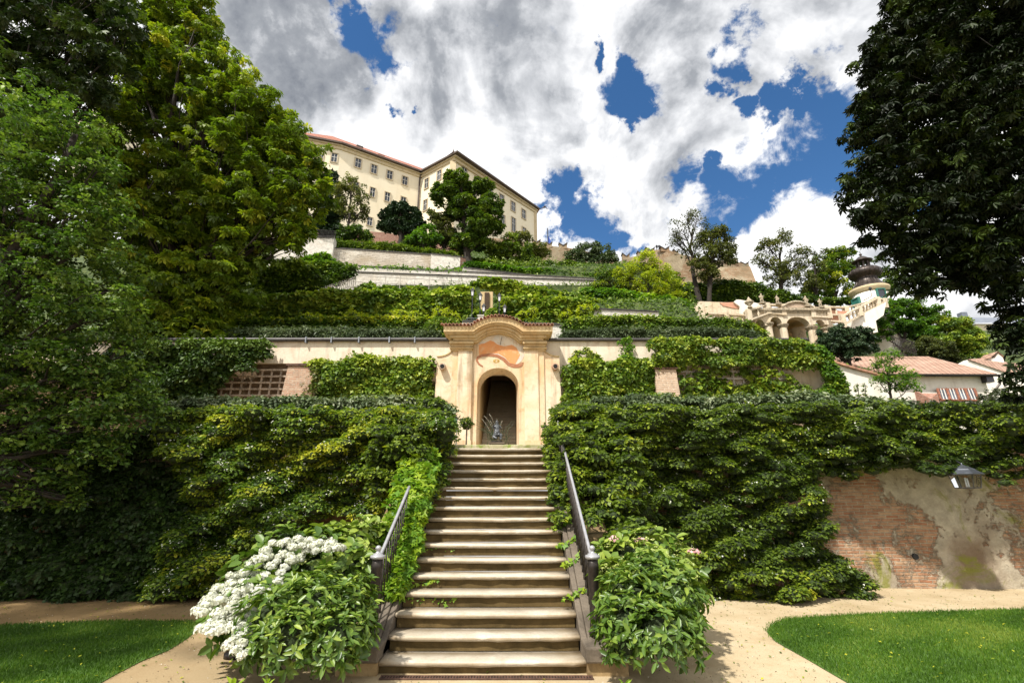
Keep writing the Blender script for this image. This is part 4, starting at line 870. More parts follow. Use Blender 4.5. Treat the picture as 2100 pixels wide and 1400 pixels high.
pwall('garden_wall', 'smooth whitewashed stretch of wall beside the round brick end', (884, 521, 33.9), (944, 527, 34.3), 13.5, 13.5, mt='white_stone', t=.3)
pwall('garden_wall', 'short reddish brick wall stub under the large oak', (943, 527, 34.4), (955, 530, 34.7), 13.5, 13.5, mt='brick_red', t=.8)
pwall('garden_wall', 'white wall block with a dark ledge at the end of the fence', (560, 487, 32.0), (686, 486, 32.6), 13.5, 13.5, mt='white_stone', t=.8)
pwall('garden_wall', 'pale strip of wall descending right below the garden shrubs', (950, 549, 31.5), (1150, 573, 33.5), 13.5, 13.5, mt='white_stone')
pwall('garden_wall', 'pale stone wall fragment behind the yellow tree', (1215, 634, 22.0), (1350, 640, 22.5), 7.5, 7.5, mt='white_stone')
def rail_trellis(label, xs_, ys_, Y0, Yb, drop, mt, r=.03):
    p = at(xs_[0], ys_[0], Y0); t = thing('trellis', label, 'trellis', tuple(p)); mb = MB()
    a = at(xs_[0], ys_[0], Y0); b_ = at(xs_[1], ys_[1], Yb)
    for k in range(4): q = Vector((0, 0, -k * drop)); mb.tube([a + q, b_ + q], r, 4)
    mb.build('rails', M[mt], t); mb = MB(); n = 19
    for i in range(n): q = a.lerp(b_, i / (n - 1)); mb.tube([q + Vector((0, 0, .15)), q - Vector((0, 0, drop * 3.6))], r, 4)
    mb.build('uprights', M[mt], t)
M['white_paint'] = plain('grey white batten', (.52, .47, .42), .7, var=.1)
rail_trellis('long thin white trellis rails fixed over the pale upper wall', (700, 1225), (563, 592), 27.4, 29.0, .42, 'white_paint', .022)
rail_trellis('short white trellis rails stepping down at the left end of the upper wall', (655, 730), (596, 570), 24.8, 25.2, .5, 'white_paint', .025)
# niche between the lamp posts and its shutter-dark opening
t = thing('garden_niche', 'pale plastered niche with a dark slot opening behind the lamp posts', 'niche', tuple(at(995, 650, 22.6))); a, b_ = at(985, 598, 22.6), at(1010, 646, 22.6)
mb = MB(); mb.box((a.x, 22.6, b_.z - .6), (b_.x, 23.2, a.z)); mb.build('masonry', M['cornice'], t); a, b_ = at(994, 600, 22.55), at(1003, 640, 22.55); mb = MB(); mb.box((a.x, 22.53, b_.z), (b_.x, 22.598, a.z)); M['brown'] = plain('brown shade', (.06, .035, .018), .9); mb.build('opening', M['brown'], t)
def lantern_head(mbs, x, y, z, s=1.0):
    f, g_, c_ = mbs
    for k in range(4):
        a = math.pi / 4 + k * math.pi / 2; f.tube([(x + .075 * s * math.cos(a), y + .075 * s * math.sin(a), z), (x + .12 * s * math.cos(a), y + .12 * s * math.sin(a), z + .30 * s)], .009 * s, 4)
    f.lathe((x, y, z - .03 * s), [(.03 * s, -.05 * s), (.05 * s, 0), (.085 * s, .02 * s), (.085 * s, .035 * s)], 4)
    g_.v += []; n = 4; o = len(g_.v)
    for zz, r_ in ((z, .072), (z + .30 * s, .112)):
        for k in range(4): a = math.pi / 4 + k * math.pi / 2; g_.v.append((x + r_ * s * math.cos(a), y + r_ * s * math.sin(a), zz))
    g_.f += [(o + k, o + (k + 1) % 4, o + 4 + (k + 1) % 4, o + 4 + k) for k in range(4)]
    m_ = MB(); m_.lathe((0, 0, 0), [(.17 * s, .30 * s), (.17 * s, .32 * s), (.10 * s, .38 * s), (.095 * s, .40 * s), (.04 * s, .45 * s), (.03 * s, .48 * s), (.012 * s, .53 * s)], 4)
    ca, sa = math.cos(math.pi / 4), math.sin(math.pi / 4); o = len(c_.v)
    c_.v += [(x + a * ca - b_ * sa, y + a * sa + b_ * ca, z + q) for a, b_, q in m_.v]; c_.f += [tuple(i + o for i in f_) for f_ in m_.f]
M['lamp_glass'] = plain('milky lamp glass', (.66, .66, .70), .15, var=.05); M['lamp_black'] = plain('dark lamp iron', (.05, .05, .055), .4, .5)
for px, py, pb, Y, lab in ((969, 602, 650, 21.5, 'lamp post farthest left of the group, half sunk in ivy'), (985, 611, 660, 21.3, 'lamp post standing before the pale niche, second from its left end'), (992, 634, 668, 20.6, 'tall lamp post nearest the gatehouse roof on its left side'),
                           (1024, 613, 660, 21.3, 'lamp post with blue grey glass, right of the niche'), (1035, 636, 668, 20.6, 'slim lamp post on the right, nearest the gatehouse roof')):
    p = at(px, py, Y); s = 23 * zc(p) / F / .58; q = at(px, pb, Y); t = thing('lamp_post', lab, 'lamp post', (p.x, Y, q.z - .4), 'lamp posts flanking the upper steps')
    f, g_, c_ = MB(), MB(), MB(); z0 = p.z - .13 * s; lantern_head((f, g_, c_), p.x, Y, z0, s * .9); f.tube([(p.x, Y, q.z - .5), (p.x, Y, z0 - .04)], .022, 6)
    f.build('post', M['lamp_black'], t); g_.build('glass', M['lamp_glass'], t); c_.build('cap', M['lamp_black'], t)
# little balustrade rail behind gatehouse roof
t = thing('garden_railing', 'thin grey rail just above the left side of the gatehouse roof', 'railing', tuple(at(960, 658, 20))); mb = MB(); a, b_ = at(958, 652.5, 20.2), at(1062, 653, 20.2); mb.tube([a, b_], .014, 5)
for k in range(9): q = a.lerp(b_, k / 8); mb.tube([q, q - Vector((0, 0, .5))], .01, 4)
mb.build('rail', M['steel'], t)
t = thing('stone_post', 'square pale stone post beside the left lamp above the roof', 'post', tuple(at(986, 655, 20))); a, b_ = at(980, 648, 20), at(991, 662, 20); mb = MB(); mb.box((a.x, 20, b_.z - .5), (b_.x, 20.25, a.z)); mb.box((a.x - .03, 19.97, a.z + .002), (b_.x + .03, 20.28, a.z + .05)); mb.build('shaft', M['white_stone'], t)
# ------------------------------------------------------------------ castle wings on the hilltop
M['roof_red'] = plain('red roof tiles', (.34, .10, .05), .8, var=.2, scale=1.2)
def tiled(name, c1, c2, w=.3, h=.28):
    m, t, b = mat(name); co = nn(t, 'ShaderNodeTexCoord'); O = co.outputs['Object']; s = nn(t, 'ShaderNodeSeparateXYZ'); link(t, O, s.inputs[0]); k = nn(t, 'ShaderNodeCombineXYZ')
    link(t, s.outputs[0], k.inputs[0]); link(t, mth(t, 'ADD', s.outputs[1], mth(t, 'MULTIPLY', s.outputs[2], .4)), k.inputs[1])
    br = nn(t, 'ShaderNodeTexBrick'); link(t, k.outputs[0], br.inputs['Vector']); br.inputs['Scale'].default_value = 1; br.inputs['Brick Width'].default_value = w; br.inputs['Row Height'].default_value = h; br.inputs['Mortar Size'].default_value = .03
    br.inputs['Mortar Smooth'].default_value = .6; br.inputs['Color1'].default_value = (*c1, 1); br.inputs['Color2'].default_value = (*c2, 1); br.inputs['Mortar'].default_value = (c1[0] * .35, c1[1] * .3, c1[2] * .3, 1)
    n1 = noise(t, O, .8, 8, .65); c = mixc(t, ramp(t, n1.outputs['Fac'], [(.45, (0,) * 3), (.7, (.5,) * 3)]), br.outputs['Color'], (c2[0] * 1.15, c2[1] * 1.3, c2[2] * 1.4))
    link(t, c, b.inputs['Base Color']); b.inputs['Roughness'].default_value = .85; bp = nn(t, 'ShaderNodeBump'); bp.inputs['Strength'].default_value = .8; bp.inputs['Distance'].default_value = .05; link(t, mth(t, 'MULTIPLY', br.outputs['Fac'], -1), bp.inputs['Height']); link(t, bp.outputs[0], b.inputs['Normal']); return m
M['roof_tiled'] = tiled('terracotta roofing', (.33, .19, .13), (.44, .28, .20))
M['roof_castle'] = tiled('red castle roofing', (.27, .09, .05), (.34, .13, .08), .5, .6)
M['eave'] = plain('brown eave board', (.07, .045, .03), .7, var=.15, scale=1)
M['glass'] = plain('dark window glass', (.035, .04, .05), .08, var=.3, scale=.6); M['win_frame'] = plain('window stone', (.44, .36, .24), .8, var=.06); M['bar_white'] = plain('white glazing bar', (.62, .60, .55), .6)
CC = at(930, 322, 62.0); EZ = CC.z
def ez(px, py): return atz(px, py, EZ)
A0 = ez(560, 272); A1 = ez(700, 299); A2 = ez(865, 357.5); CR = ez(1100, 431)
def window(parent, P0, P1, px, py, wpx, hpx, bars=True):
    d = (P1 - P0); d.z = 0; d.normalize(); n = Vector((d.y, -d.x, 0))   # towards viewer
    if n.y > 0: n = -n
    L_ = onplane(px - wpx / 2, py, P0, P1); R_ = onplane(px + wpx / 2, py, P0, P1); T_ = onplane(px, py - hpx / 2, P0, P1); B_ = onplane(px, py + hpx / 2, P0, P1)
    c = onplane(px, py, P0, P1); hw_ = (R_ - L_).to_2d().length / 2; hh = (T_.z - B_.z) / 2
    def bx(m_, a0, a1, z0, z1, e0, e1):
        p = [c + d * a0, c + d * a1]; V = []
        for z in (z0, z1): V += [p[0] + n * e1, p[1] + n * e1, p[1] + n * e0, p[0] + n * e0]
        V = [Vector((v.x, v.y, c.z + (z0 if i < 4 else z1))) for i, v in enumerate(V)]; m_.hexa(V)
    fr_ = MB(); t_ = hw_ * .30
    bx(fr_, -hw_ - t_, -hw_, -hh - t_, hh + t_, -.05, .12); bx(fr_, hw_, hw_ + t_, -hh - t_, hh + t_, -.05, .12); bx(fr_, -hw_ + .003, hw_ - .003, hh, hh + t_, -.05, .12); bx(fr_, -hw_ + .003, hw_ - .003, -hh - t_, -hh, -.05, .14)
    f = fr_.build('window', M['win_frame'], parent); g_ = MB(); bx(g_, -hw_, hw_, -hh, hh, -.04, .015); g_.build('pane', M['glass'], f)
    if bars:
        b_ = MB(); k = hw_ * .07; bx(b_, -k, k, -hh, hh, .018, .05); bx(b_, -hw_, hw_, hh * .18 - k, hh * .18 + k, .018, .054); bx(b_, -hw_, -hw_ + k * 1.6, -hh, hh, .018, .048); bx(b_, hw_ - k * 1.6, hw_, -hh, hh, .018, .048); b_.build('glazing_bars', M['bar_white'], f)
    return f
def wing(name, label, segs, zbot, depth):
    """segs: plan points of the front at eave height"""
    t = thing(name, label, 'building', (segs[0].x, segs[0].y, zbot))
    mb = MB(); 
    back = Vector((0, depth, 0)); n = len(segs)
    top = EZ - .75
    mb.v = [(p.x, p.y, zbot) for p in segs] + [(p.x, p.y, top) for p in segs] + [(p.x, p.y + depth, zbot) for p in (segs[0], segs[-1])] + [(p.x, p.y + depth, top) for p in (segs[0], segs[-1])]
    mb.f = [(i, i + 1, n + i + 1, n + i) for i in range(n - 1)] + [(2 * n, 0, n, 2 * n + 2), (n - 1, 2 * n + 1, 2 * n + 3, 2 * n - 1)]
    mb.build('wall', M['render_cream'], t); return t
def eave_strip(t, segs, pr1=.5, name='cornice'):
    for dz0, dz1, pj, mt, nm in ((.75, .30, .18, 'tan_trim', 'cornice'), (.298, .10, .40, 'tan_trim', 'cornice'), (.098, -.16, .75, 'eave', 'gutter')):
        mb = MB(); P = []
        for i, p in enumerate(segs):
            a = segs[max(i - 1, 0)]; b_ = segs[min(i + 1, len(segs) - 1)]; d = b_ - a; d.z = 0; d.normalize(); nv = Vector((d.y, -d.x, 0)); 
            if 0 < i < len(segs) - 1:
                d1 = (segs[i] - a); d1.z = 0; d1.normalize(); cosh = max(.5, nv.dot(Vector((d1.y, -d1.x, 0))))
            else: cosh = 1
            P.append((p, nv * (pj / cosh)))
        n = len(P); mb.v = [tuple(p + o_ + Vector((0, 0, -dz0))) for p, o_ in P] + [tuple(p + o_ + Vector((0, 0, -dz1))) for p, o_ in P] + [tuple(p - o_ * .4 + Vector((0, 0, -dz0))) for p, o_ in P] + [tuple(p - o_ * .4 + Vector((0, 0, -dz1))) for p, o_ in P]
        for i in range(n - 1): mb.f += [(i, i + 1, n + i + 1, n + i), (2 * n + i, 2 * n + i + 1, i + 1, i), (n + i, n + i + 1, 3 * n + i + 1, 3 * n + i)]
        mb.f += [(0, n, 3 * n, 2 * n), (n - 1, 3 * n - 1, 4 * n - 1, 2 * n - 1)]
        mb.build(nm, M[mt], t)
W1 = wing('castle_wing', 'long cream castle wing with red tiled roof, dormers and three window rows', [A0, A1, A2], EZ - 22, 14); eave_strip(W1, [A0, A1, A2])
inw = Vector((A2.y - A1.y, -(A2.x - A1.x), 0)).normalized(); inw = -inw if inw.y < 0 else inw
r0 = onplane(682, 279.5, A1 + inw * 7, A2 + inw * 7); r1 = onplane(876, 349, A1 + inw * 7, A2 + inw * 7)
mb = MB(); e = inw * -.75; ea0, ea1, ea2 = A0 + e, A1 + e, A2 + e; U = Vector((0, 0, .17))
mb.v = [tuple(p + U) for p in (ea0, ea1, ea2, A2 + inw * 7 + (A2 - A1).normalized() * 2)] + [tuple(r0), tuple(r1), tuple(A0 + inw * 7 + Vector((0, 0, 1.2)))]
mb.f = [(1, 2, 5, 4), (0, 1, 4), (0, 4, 6), (2, 3, 5)]; rfc = mb.build('roof', M['roof_castle'], W1)
for px, py, wd_ in ((672, 291.5, 15), (737, 305.5, 13), (781, 324, 13), (834, 344.5, 13)):
    Pm = A1 + inw * .8; Qm = A2 + inw * .8
    if px < 700: Pm, Qm = A0 + Vector((0, .8, 0)), A1 + Vector((0, .8, 0))
    c = onplane(px, py, Pm, Qm) + Vector((0, 0, .2)); d = (Qm - Pm).normalized(); s = wd_ * zc(c) / F / 2; nv = -inw; V = []
    for z in (-.28, .22):
        for a, b_ in ((-s, .3), (s, .3), (s, -1.6), (-s, -1.6)): V.append(tuple(c + d * a + nv * b_ + Vector((0, 0, z))))
    dm = MB(); dm.hexa(V); dmo = dm.build('dormer', M['eave'], rfc); V = []
    for z in (.223, .40):
        for a, b_ in ((-s * 1.2, .55), (s * 1.2, .55), (s * 1.2, -2.4), (-s * 1.2, -2.4)): V.append(tuple(c + d * a + nv * b_ + Vector((0, 0, z))))
Z2 = lambda x, y: (600 + x / 3.1818, 240 + y / 3.1818)
for (x, y, w_, h_, seg) in ((185, 268, 30, 50, 0), (272, 268, 40, 56, 0), (427, 303, 40, 58, 1), (531, 343, 38, 56, 1), (633, 380, 36, 54, 1), (732, 418, 34, 54, 1), (412, 455, 38, 60, 1), (521, 493, 34, 60, 1), (618, 523, 34, 58, 1), (722, 552, 34, 56, 1), (395, 650, 38, 56, 1), (503, 683, 34, 54, 1), (610, 700, 34, 54, 1)):
    px, py = Z2(x, y); window(W1, *((A0, A1) if seg == 0 else (A1, A2)), px, py, w_ / 3.18, h_ / 3.18)
mb = MB(); q = A2 + Vector((.0, -.25, 0)); mb.tube([q + Vector((-.2, 0, -.1)), q + Vector((-.2, 0, -21))], .13, 6); mb.build('downpipe', M['eave'], W1)
W2 = wing('castle_wing', 'projecting cream castle wing with dark eaves meeting at a sharp corner finial', [A2, CC, CR], EZ - 24, 10); eave_strip(W2, [A2, CC, CR])
mb = MB(); cv = (A2 + CR) / 2 + Vector((0, 4, 0)); mb.v = [tuple(A2 + Vector((0, -.2, .17))), tuple(CC + Vector((0, -.95, .17))), tuple(CR + Vector((.7, -.3, .17))), (CR.x - 2.0, CR.y + 9, EZ + .1), (CC.x + 1, CC.y + 9, EZ + 1.6), (A2.x, A2.y + 9, EZ + .1)]; mb.f = [(0, 1, 4, 5), (1, 2, 3, 4)]
mb.build('roof', M['roof_castle'], W2)
mb = MB(); mb.lathe((CC.x, CC.y - .3, EZ + .1), [(.16, 0), (.20, .3), (.10, .45), (.16, .65), (.05, .9), (.02, 1.2)], 8); mb.build('finial', M['eave'], W2, True)
for (x, y, w_, h_, a, b_) in ((958, 382, 26, 60, A2, CC), (876, 435, 24, 60, A2, CC), (867, 577, 22, 66, A2, CC), (950, 520, 24, 64, A2, CC), (1120, 358, 34, 52, CC, CR), (1206, 420, 30, 54, CC, CR), (1290, 487, 26, 56, CC, CR), (1364, 538, 26, 58, CC, CR), (1438, 585, 26, 58, CC, CR), (1507, 635, 24, 56, CC, CR),
                          (1120, 520, 30, 56, CC, CR), (1206, 575, 30, 56, CC, CR), (1290, 625, 26, 56, CC, CR), (1370, 668, 26, 58, CC, CR), (1441, 705, 24, 90, CC, CR), (1510, 742, 22, 36, CC, CR)):
    px, py = Z2(x, y); window(W2, a, b_, px, py, w_ / 3.18, h_ / 3.18)
mb = MB()
for c in (CC, CR + (CC - CR).normalized() * .6):
    mb = MB(); mb.box((c.x - .45, c.y - .10, EZ - 23), (c.x + .45, c.y + .2, EZ - .78)); mb.build('corner_strip', M['tan_trim'], W2)
mb = MB(); q = CR + Vector((.6, -.3, .1)); mb.tube([q, q + Vector((1.1, -.3, .1)), q + Vector((1.3, -.3, -.3))], .07, 5); mb.tube([q + Vector((.4, 0, .1)), q + Vector((.9, 0, .6))], .05, 5); mb.lathe((q.x + .9, q.y, q.z + .4), [(.05, -.2), (.2, 0), (.05, .2)], 6); mb.build('gargoyle', M['eave'], W2)
# far wing seen through the left tree
t = thing('far_building', 'distant cream building with red roof glimpsed through the tall chestnut', 'building', tuple(at(240, 260, 60)))
a, b_ = at(205, 214, 60), at(300, 250, 66); mb = MB(); mb.obox(a, b_, a.z - 14, a.z, 6, 1, b_.z); mb.build('wall', M['render_cream'], t); mb = MB(); k = Vector((0, -.5, 0)); mb.v = [tuple(a + k), tuple(b_ + k), tuple(b_ + Vector((-2, 5, 2.6))), tuple(a + Vector((2, 5, 2.6)))]; mb.f = [(0, 1, 2, 3)]; mb.build('roof', M['roof_castle'], t)
# brick garden wall with notched top behind the bank, and crenellated wall right of the castle
def crenel(name, label, pts, Y, drop, mt, merl, cat='wall', t_=.6, capmat='coping'):
    P = [at(x, y, Y(x) if callable(Y) else Y) for x, y in pts]; o = thing(name, label, cat, tuple(P[0] - Vector((0, 0, drop)))); mb = MB()
    for a, b_ in zip(P, P[1:]): mb.obox(a, b_, a.z - drop, a.z, t_, 1, b_.z, b_.z - drop)
    mb.build('masonry', M[mt], o)
    for (x0, x1, ytop, notch) in merl:
        xm = (x0 + x1) / 2
        i = max(k for k in range(len(pts) - 1) if pts[k][0] <= x0); q = (xm - pts[i][0]) / (pts[i + 1][0] - pts[i][0]); yb = pts[i][1] + (pts[i + 1][1] - pts[i][1]) * q
        YY = Y(xm) if callable(Y) else Y
        a, b_ = at(x0, yb + 3, YY), at(x1, yb + 3, YY); zt_ = at(xm, ytop, YY).z; zn = zt_ - (zt_ - a.z) * notch; m2 = MB(); 
        m2.prism([(a.x, a.z), (b_.x, b_.z), (b_.x, zt_), ((a.x + b_.x) / 2, zn), (a.x, zt_)], YY - .02, YY + t_ - .05); m2.build('merlon', M[mt], o)
        m3 = MB(); m3.prism([(a.x - .08, zt_ + .003), ((a.x + b_.x) / 2, zn + .003), (b_.x + .08, zt_ + .003), (b_.x + .08, zt_ + .14), ((a.x + b_.x) / 2, zn + .14), (a.x - .08, zt_ + .14)], YY - .1, YY + t_); m3.build('merlon_cap', M[capmat], o)
    return o
crenel('garden_wall', 'notched red brick wall running behind the weeping tree and garden bank', [(600, 448), (640, 452), (662, 458), (690, 468), (755, 474), (800, 478), (835, 486), (905, 498), (950, 503)], 43, 6, 'brick_red', [])
crenel('castle_wall', 'swallowtail crenellated stone wall descending right from the castle corner', [(955, 486), (1040, 490), (1092, 500), (1165, 508), (1265, 528)], lambda x: 57 + (x - 955) * .01, 7, 'fort', [(1093, 1108, 492, .5), (1121, 1132, 497, .5), (1147, 1163, 499, .5), (1040, 1052, 484, .5)])
# flag
p = at(1129, 503, 59); t = thing('flagpole', 'flagpole with a blue, white and red flag beyond the castle wall', 'flag', tuple(p)); q = at(1123, 468, 59); mb = MB(); mb.tube([at(1124.5, 520, 59), q], .06, 6); mb.build('pole', M['iron'], t)
for nm, col, pl_ in (('blue', (.03, .08, .35), [(1123.5, 482), (1129, 492), (1132, 502), (1126, 502), (1124, 498)]), ('red', (.40, .03, .03), [(1124, 498.2), (1126, 502.2), (1132, 502.2), (1131, 505), (1125, 504)])):
    M[nm] = plain(nm + ' cloth', col, .8); P = [at(x, y, 59) for x, y in pl_]; n = len(P); mb = MB(); mb.v = [tuple(v) for v in P] + [tuple(v + Vector((0, .05, 0))) for v in P]; mb.f = [tuple(range(n)), tuple(range(n, 2 * n))[::-1]] + [(i, n + i, n + (i + 1) % n, (i + 1) % n) for i in range(n)]; mb.build('flag_cloth', M[nm], t)
# bastion
bs = [(1262, 540), (1290, 528), (1322, 521), (1345, 512), (1372, 513), (1400, 522), (1440, 530), (1478, 534), (1508, 535), (1538, 546)]
o = crenel('bastion', 'massive brown stone bastion with swallowtail merlons on the hilltop', bs, lambda x: 66 - (math.cos((x - 1400) / 150 * 1.4)) * 6, 12, 'fort', [(1278, 1292, 520, .5), (1309, 1322, 516, .6), (1326, 1343, 508, .6), (1356, 1373, 506, .6), (1383, 1392, 512, .6), (1492, 1512, 531, .5), (1521, 1536, 538, .6)], 'bastion', .8)
P = [at(1538, 546, 61.9), at(1556, 592, 60), at(1562, 640, 59)]; mb = MB(); mb.v = [tuple(P[0]), tuple(P[1]), tuple(P[2]), tuple(P[2] + Vector((-6, -1, -3))), tuple(P[0] + Vector((-6, .3, -12)) ), (P[0].x - 5.5, P[0].y - .6, P[0].z - .5)]; mb.v += [(a, b_ + 5, c) for a, b_, c in mb.v]
mb.f = [(0, 1, 2, 3, 4, 5)] + [(i, 6 + i, 6 + (i + 1) % 6, (i + 1) % 6) for i in range(6)]; mb.build('battered_corner', M['fort'], o)
for px in (1347, 1352):
    a = at(px, 512, 60.2); t = thing('hilltop_lamp', 'tiny double-headed lamp between the middle merlons of the bastion', 'lamp post', tuple(a)) if px == 1347 else t
    mb = MB(); mb.tube([a, at(px, 506, 60.2)], .05, 5); mb.lathe(tuple(at(px, 507.5, 60.2)), [(.08, -.12), (.16, .15), (.2, .18), (.04, .4)], 6); mb.build('lamp_head', M['lamp_black'], t)
# ------------------------------------------------------------------ loggia with balustrades and statues
YL = 33.0
M['loggia'] = plaster('warm loggia stone', (.62, .53, .40), dirt=(.26, .20, .14), dirt_amt=.55, warm=(.55, .42, .26), warm_amt=.5, scale=.9, streak=.6)
M['sandstone'] = plain('sandstone', (.36, .30, .21), .85, var=.35, scale=8, bump=.3); M['red_render'] = plaster('salmon render', (.52, .27, .18), dirt=(.55, .42, .32), dirt_amt=.5, warm=(.45, .20, .12), warm_amt=.4, scale=.7)
lg = thing('loggia', 'sandstone garden loggia with three arches on stout columns and a segmental gable', 'loggia', tuple(at(1620, 700, YL)))
def lx(px, py, Y=YL): p = at(px, py, Y); return (p.x, p.z)
Z6 = lambda x, y: (1380 + x / 4.375, 500 + y / 4.375)
# front: polygon with arches cut as a series of bays: piers and arch spandrels
zt6 = lx(*Z6(1200, 632))[1]; zb6 = lx(*Z6(1100, 900))[1] - 1.5
def bay(xl, xr, cx_, hw_, zs0, rise, ztop, y0, y1):
    ar = arch(hw_, zs0, rise, 16, cx_); mb = MB(); mb.prism([(xl, zs0), (cx_ - hw_, zs0)] + ar[1:-1] + [(cx_ + hw_, zs0), (xr, zs0), (xr, ztop), (xl, ztop)], y0, y1); return mb
sp = lambda x, y: lx(*Z6(x, y))
bays = [(735, 850, 780, 42, 730, 677), (850, 995, 925, 52, 712, 655), (995, 1255, 1120, 104, 728, 655), (1255, 1395, 1317, 42, 722, 680)]
for i, (a, b_, c, hw_, ysp, ycr) in enumerate(bays):
    xl, xr, cx_ = sp(a, 700)[0], sp(b_, 700)[0], sp(c, 700)[0]; h_ = hw_ / 4.375 * zc(at(*Z6(c, 700), YL)) / F; zs0 = sp(c, ysp)[1]; zcr = sp(c, ycr)[1]
    zt_ = lx(*Z6(1120, 622))[1] if i != 0 else lx(*Z6(780, 640))[1]
    bay(xl + .002, xr - .002, cx_, h_, zs0, zcr - zs0, zt6 + .25, YL, YL + .6).build('arch', M['loggia'], lg)
for (x, yt, w_) in ((850, 705, 34), (985, 715, 32), (1243, 735, 34), (1375, 745, 32)):
    c = sp(x, yt + 30); px, py = Z6(x, yt + 20); p = at(px, py, YL + .28); r_ = w_ / 4.375 * zc(p) / F
    zt_ = at(*Z6(x, yt), YL).z; mb = MB(); mb.lathe((p.x, YL + .28, zb6), [(r_ * 1.06, 0), (r_, .5), (r_ * .98, zt_ - zb6 - .32), (r_ * .98, zt_ - zb6 - .25)], 16); cl = mb.build('column', M['loggia'], lg, True)
    mb = MB(); mb.lathe((p.x, YL + .28, zt_ - .25), [(r_ * 1.0, 0), (r_ * 1.2, .06), (r_ * 1.25, .10), (r_ * 1.5, .17), (r_ * 1.55, .25)], 16); mb.build('capital', M['sandstone'], cl)
a, b_ = sp(680, 650), sp(1395, 625); mb = MB(); mb.box((a[0], YL - .22, zt6 + .252), (b_[0], YL + .7, zt6 + .42)); mb.box((a[0] + .1, YL - .10, zt6 + .12), (b_[0] - .08, YL - .003, zt6 + .25)); mb.build('cornice', M['sandstone'], lg)
# gable with pierced pattern
mb = MB(); g0, g1 = sp(980, 605), sp(1255, 610); cx_ = (g0[0] + g1[0]) / 2; hw_ = (g1[0] - g0[0]) / 2; ri = sp(1120, 530)[1] - (zt6 + .42); ar = [(cx_ + hw_ * q, zt6 + .423 + ri * (1 - q * q) ** .8) for q in np.linspace(1, -1, 25)]; mb.prism(ar[::1][::-1] and [(x, z) for x, z in ar], YL - .05, YL + .35)
gb = mb.build('gable', M['loggia'], lg); mb = MB(); mb.tube([(x, YL - .10, z + .05) for x, z in ar], .09, 6); mb.build('gable_moulding', M['sandstone'], gb, True)
mb = MB(); ar2 = [(cx_ + hw_ * .8 * q, zt6 + .52 + ri * .72 * (1 - q * q) ** .8) for q in np.linspace(1, -1, 21)]; mb.prism(ar2, YL - .062, YL - .052); mb.build('gable_panel', M['plas_brick'], gb)
# back of the loggia: ceiling, rear wall with inner arch, side
x0_, x1_ = sp(735, 700)[0], sp(1395, 700)[0]
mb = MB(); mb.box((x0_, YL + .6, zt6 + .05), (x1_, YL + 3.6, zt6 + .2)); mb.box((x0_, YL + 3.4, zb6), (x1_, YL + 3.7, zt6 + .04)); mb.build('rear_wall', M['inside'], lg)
for x in (1130, 930): 
    p = at(*Z6(x, 790), YL + 2.2); mb = MB(); mb.lathe((p.x, YL + 2.2, zb6), [(.5, 0), (.45, 1.2), (.45, p.z - zb6), (.65, p.z - zb6 + .12), (.65, p.z - zb6 + .25)], 12); mb.build('rear_column', M['loggia'], lg, True)
# balustrades: helper builds rails, pedestals and balusters
def balustrade(label, pts, h=.75, nb=1.9, mt='loggia', ped=True, parent=None, closed=None, base=0.0):
    P = [at(x, y, Y) for x, y, Y in pts]; t = thing('balustrade', label, 'balustrade', tuple(P[0] - Vector((0, 0, h)))); rail = MB(); ft = MB(); bl = MB(); sld = MB()
    for a, b_ in zip(P, P[1:]):
        L_ = (b_ - a).length; rail.obox(a, b_, a.z - .12, a.z, .26, 1, b_.z, b_.z - .12); ft.obox(a, b_, a.z - h - base, a.z - h + .12, .26, 1, b_.z - h + .12, b_.z - h - base)
        n = max(2, int(L_ * nb)); d = (b_ - a).normalized(); nv = Vector((-d.y, d.x, 0)).normalized() * .13
        for k in range(n):
            q = a.lerp(b_, (k + .5) / n) + nv; z0 = q.z - h + .10; hh = h - .2
            bl.lathe((q.x, q.y, z0), [(.07, 0), (.05, hh * .12), (.10, hh * .38), (.055, hh * .62), (.045, hh * .8), (.07, hh)], 7)
        if ped:
            for q in (a, b_): c = q + nv; rail.box((c.x - .16, c.y - .16, q.z - h - .02), (c.x + .16, c.y + .16, q.z + .05))
    rail.build('rail', M[mt], t); ft.build('plinth_course', M[mt], t); b1 = bl.build('balusters', M[mt], t, True); b1['kind'] = 'stuff'
    return t
zP = lambda x, y, Y: (*Z6(x, y), Y)
balustrade('balustrade crowning the left part of the loggia roof', [zP(685, 590, YL - .6), zP(850, 532, YL - .1), zP(985, 543, YL - .1)], .8)
balustrade('balustrade crowning the right part of the loggia roof', [zP(1250, 562, YL - .1), zP(1395, 570, YL - .1)], .8)
balustrade('long balustrade on the pale wall left of the loggia', [zP(265, 610, YL - .2), zP(480, 620, YL - .15), zP(672, 633, YL - .1)], .75, base=.0)
balustrade('balustrade in front of the salmon wall right of the loggia, upper tier', [zP(1375, 555, YL + 2), zP(1560, 562, YL + 2.5), zP(1800, 500, YL + 4)], .75)
balustrade('stair balustrade climbing steeply to the tower', [zP(1530, 640, YL + 1), zP(1680, 560, YL + 2), zP(1840, 480, YL + 3.5), zP(1900, 490, YL + 3.5)], .75)
balustrade('short balustrade at the foot of the salmon wall right of the loggia', [zP(1395, 680, YL + .6), zP(1530, 690, YL + .8)], .6)
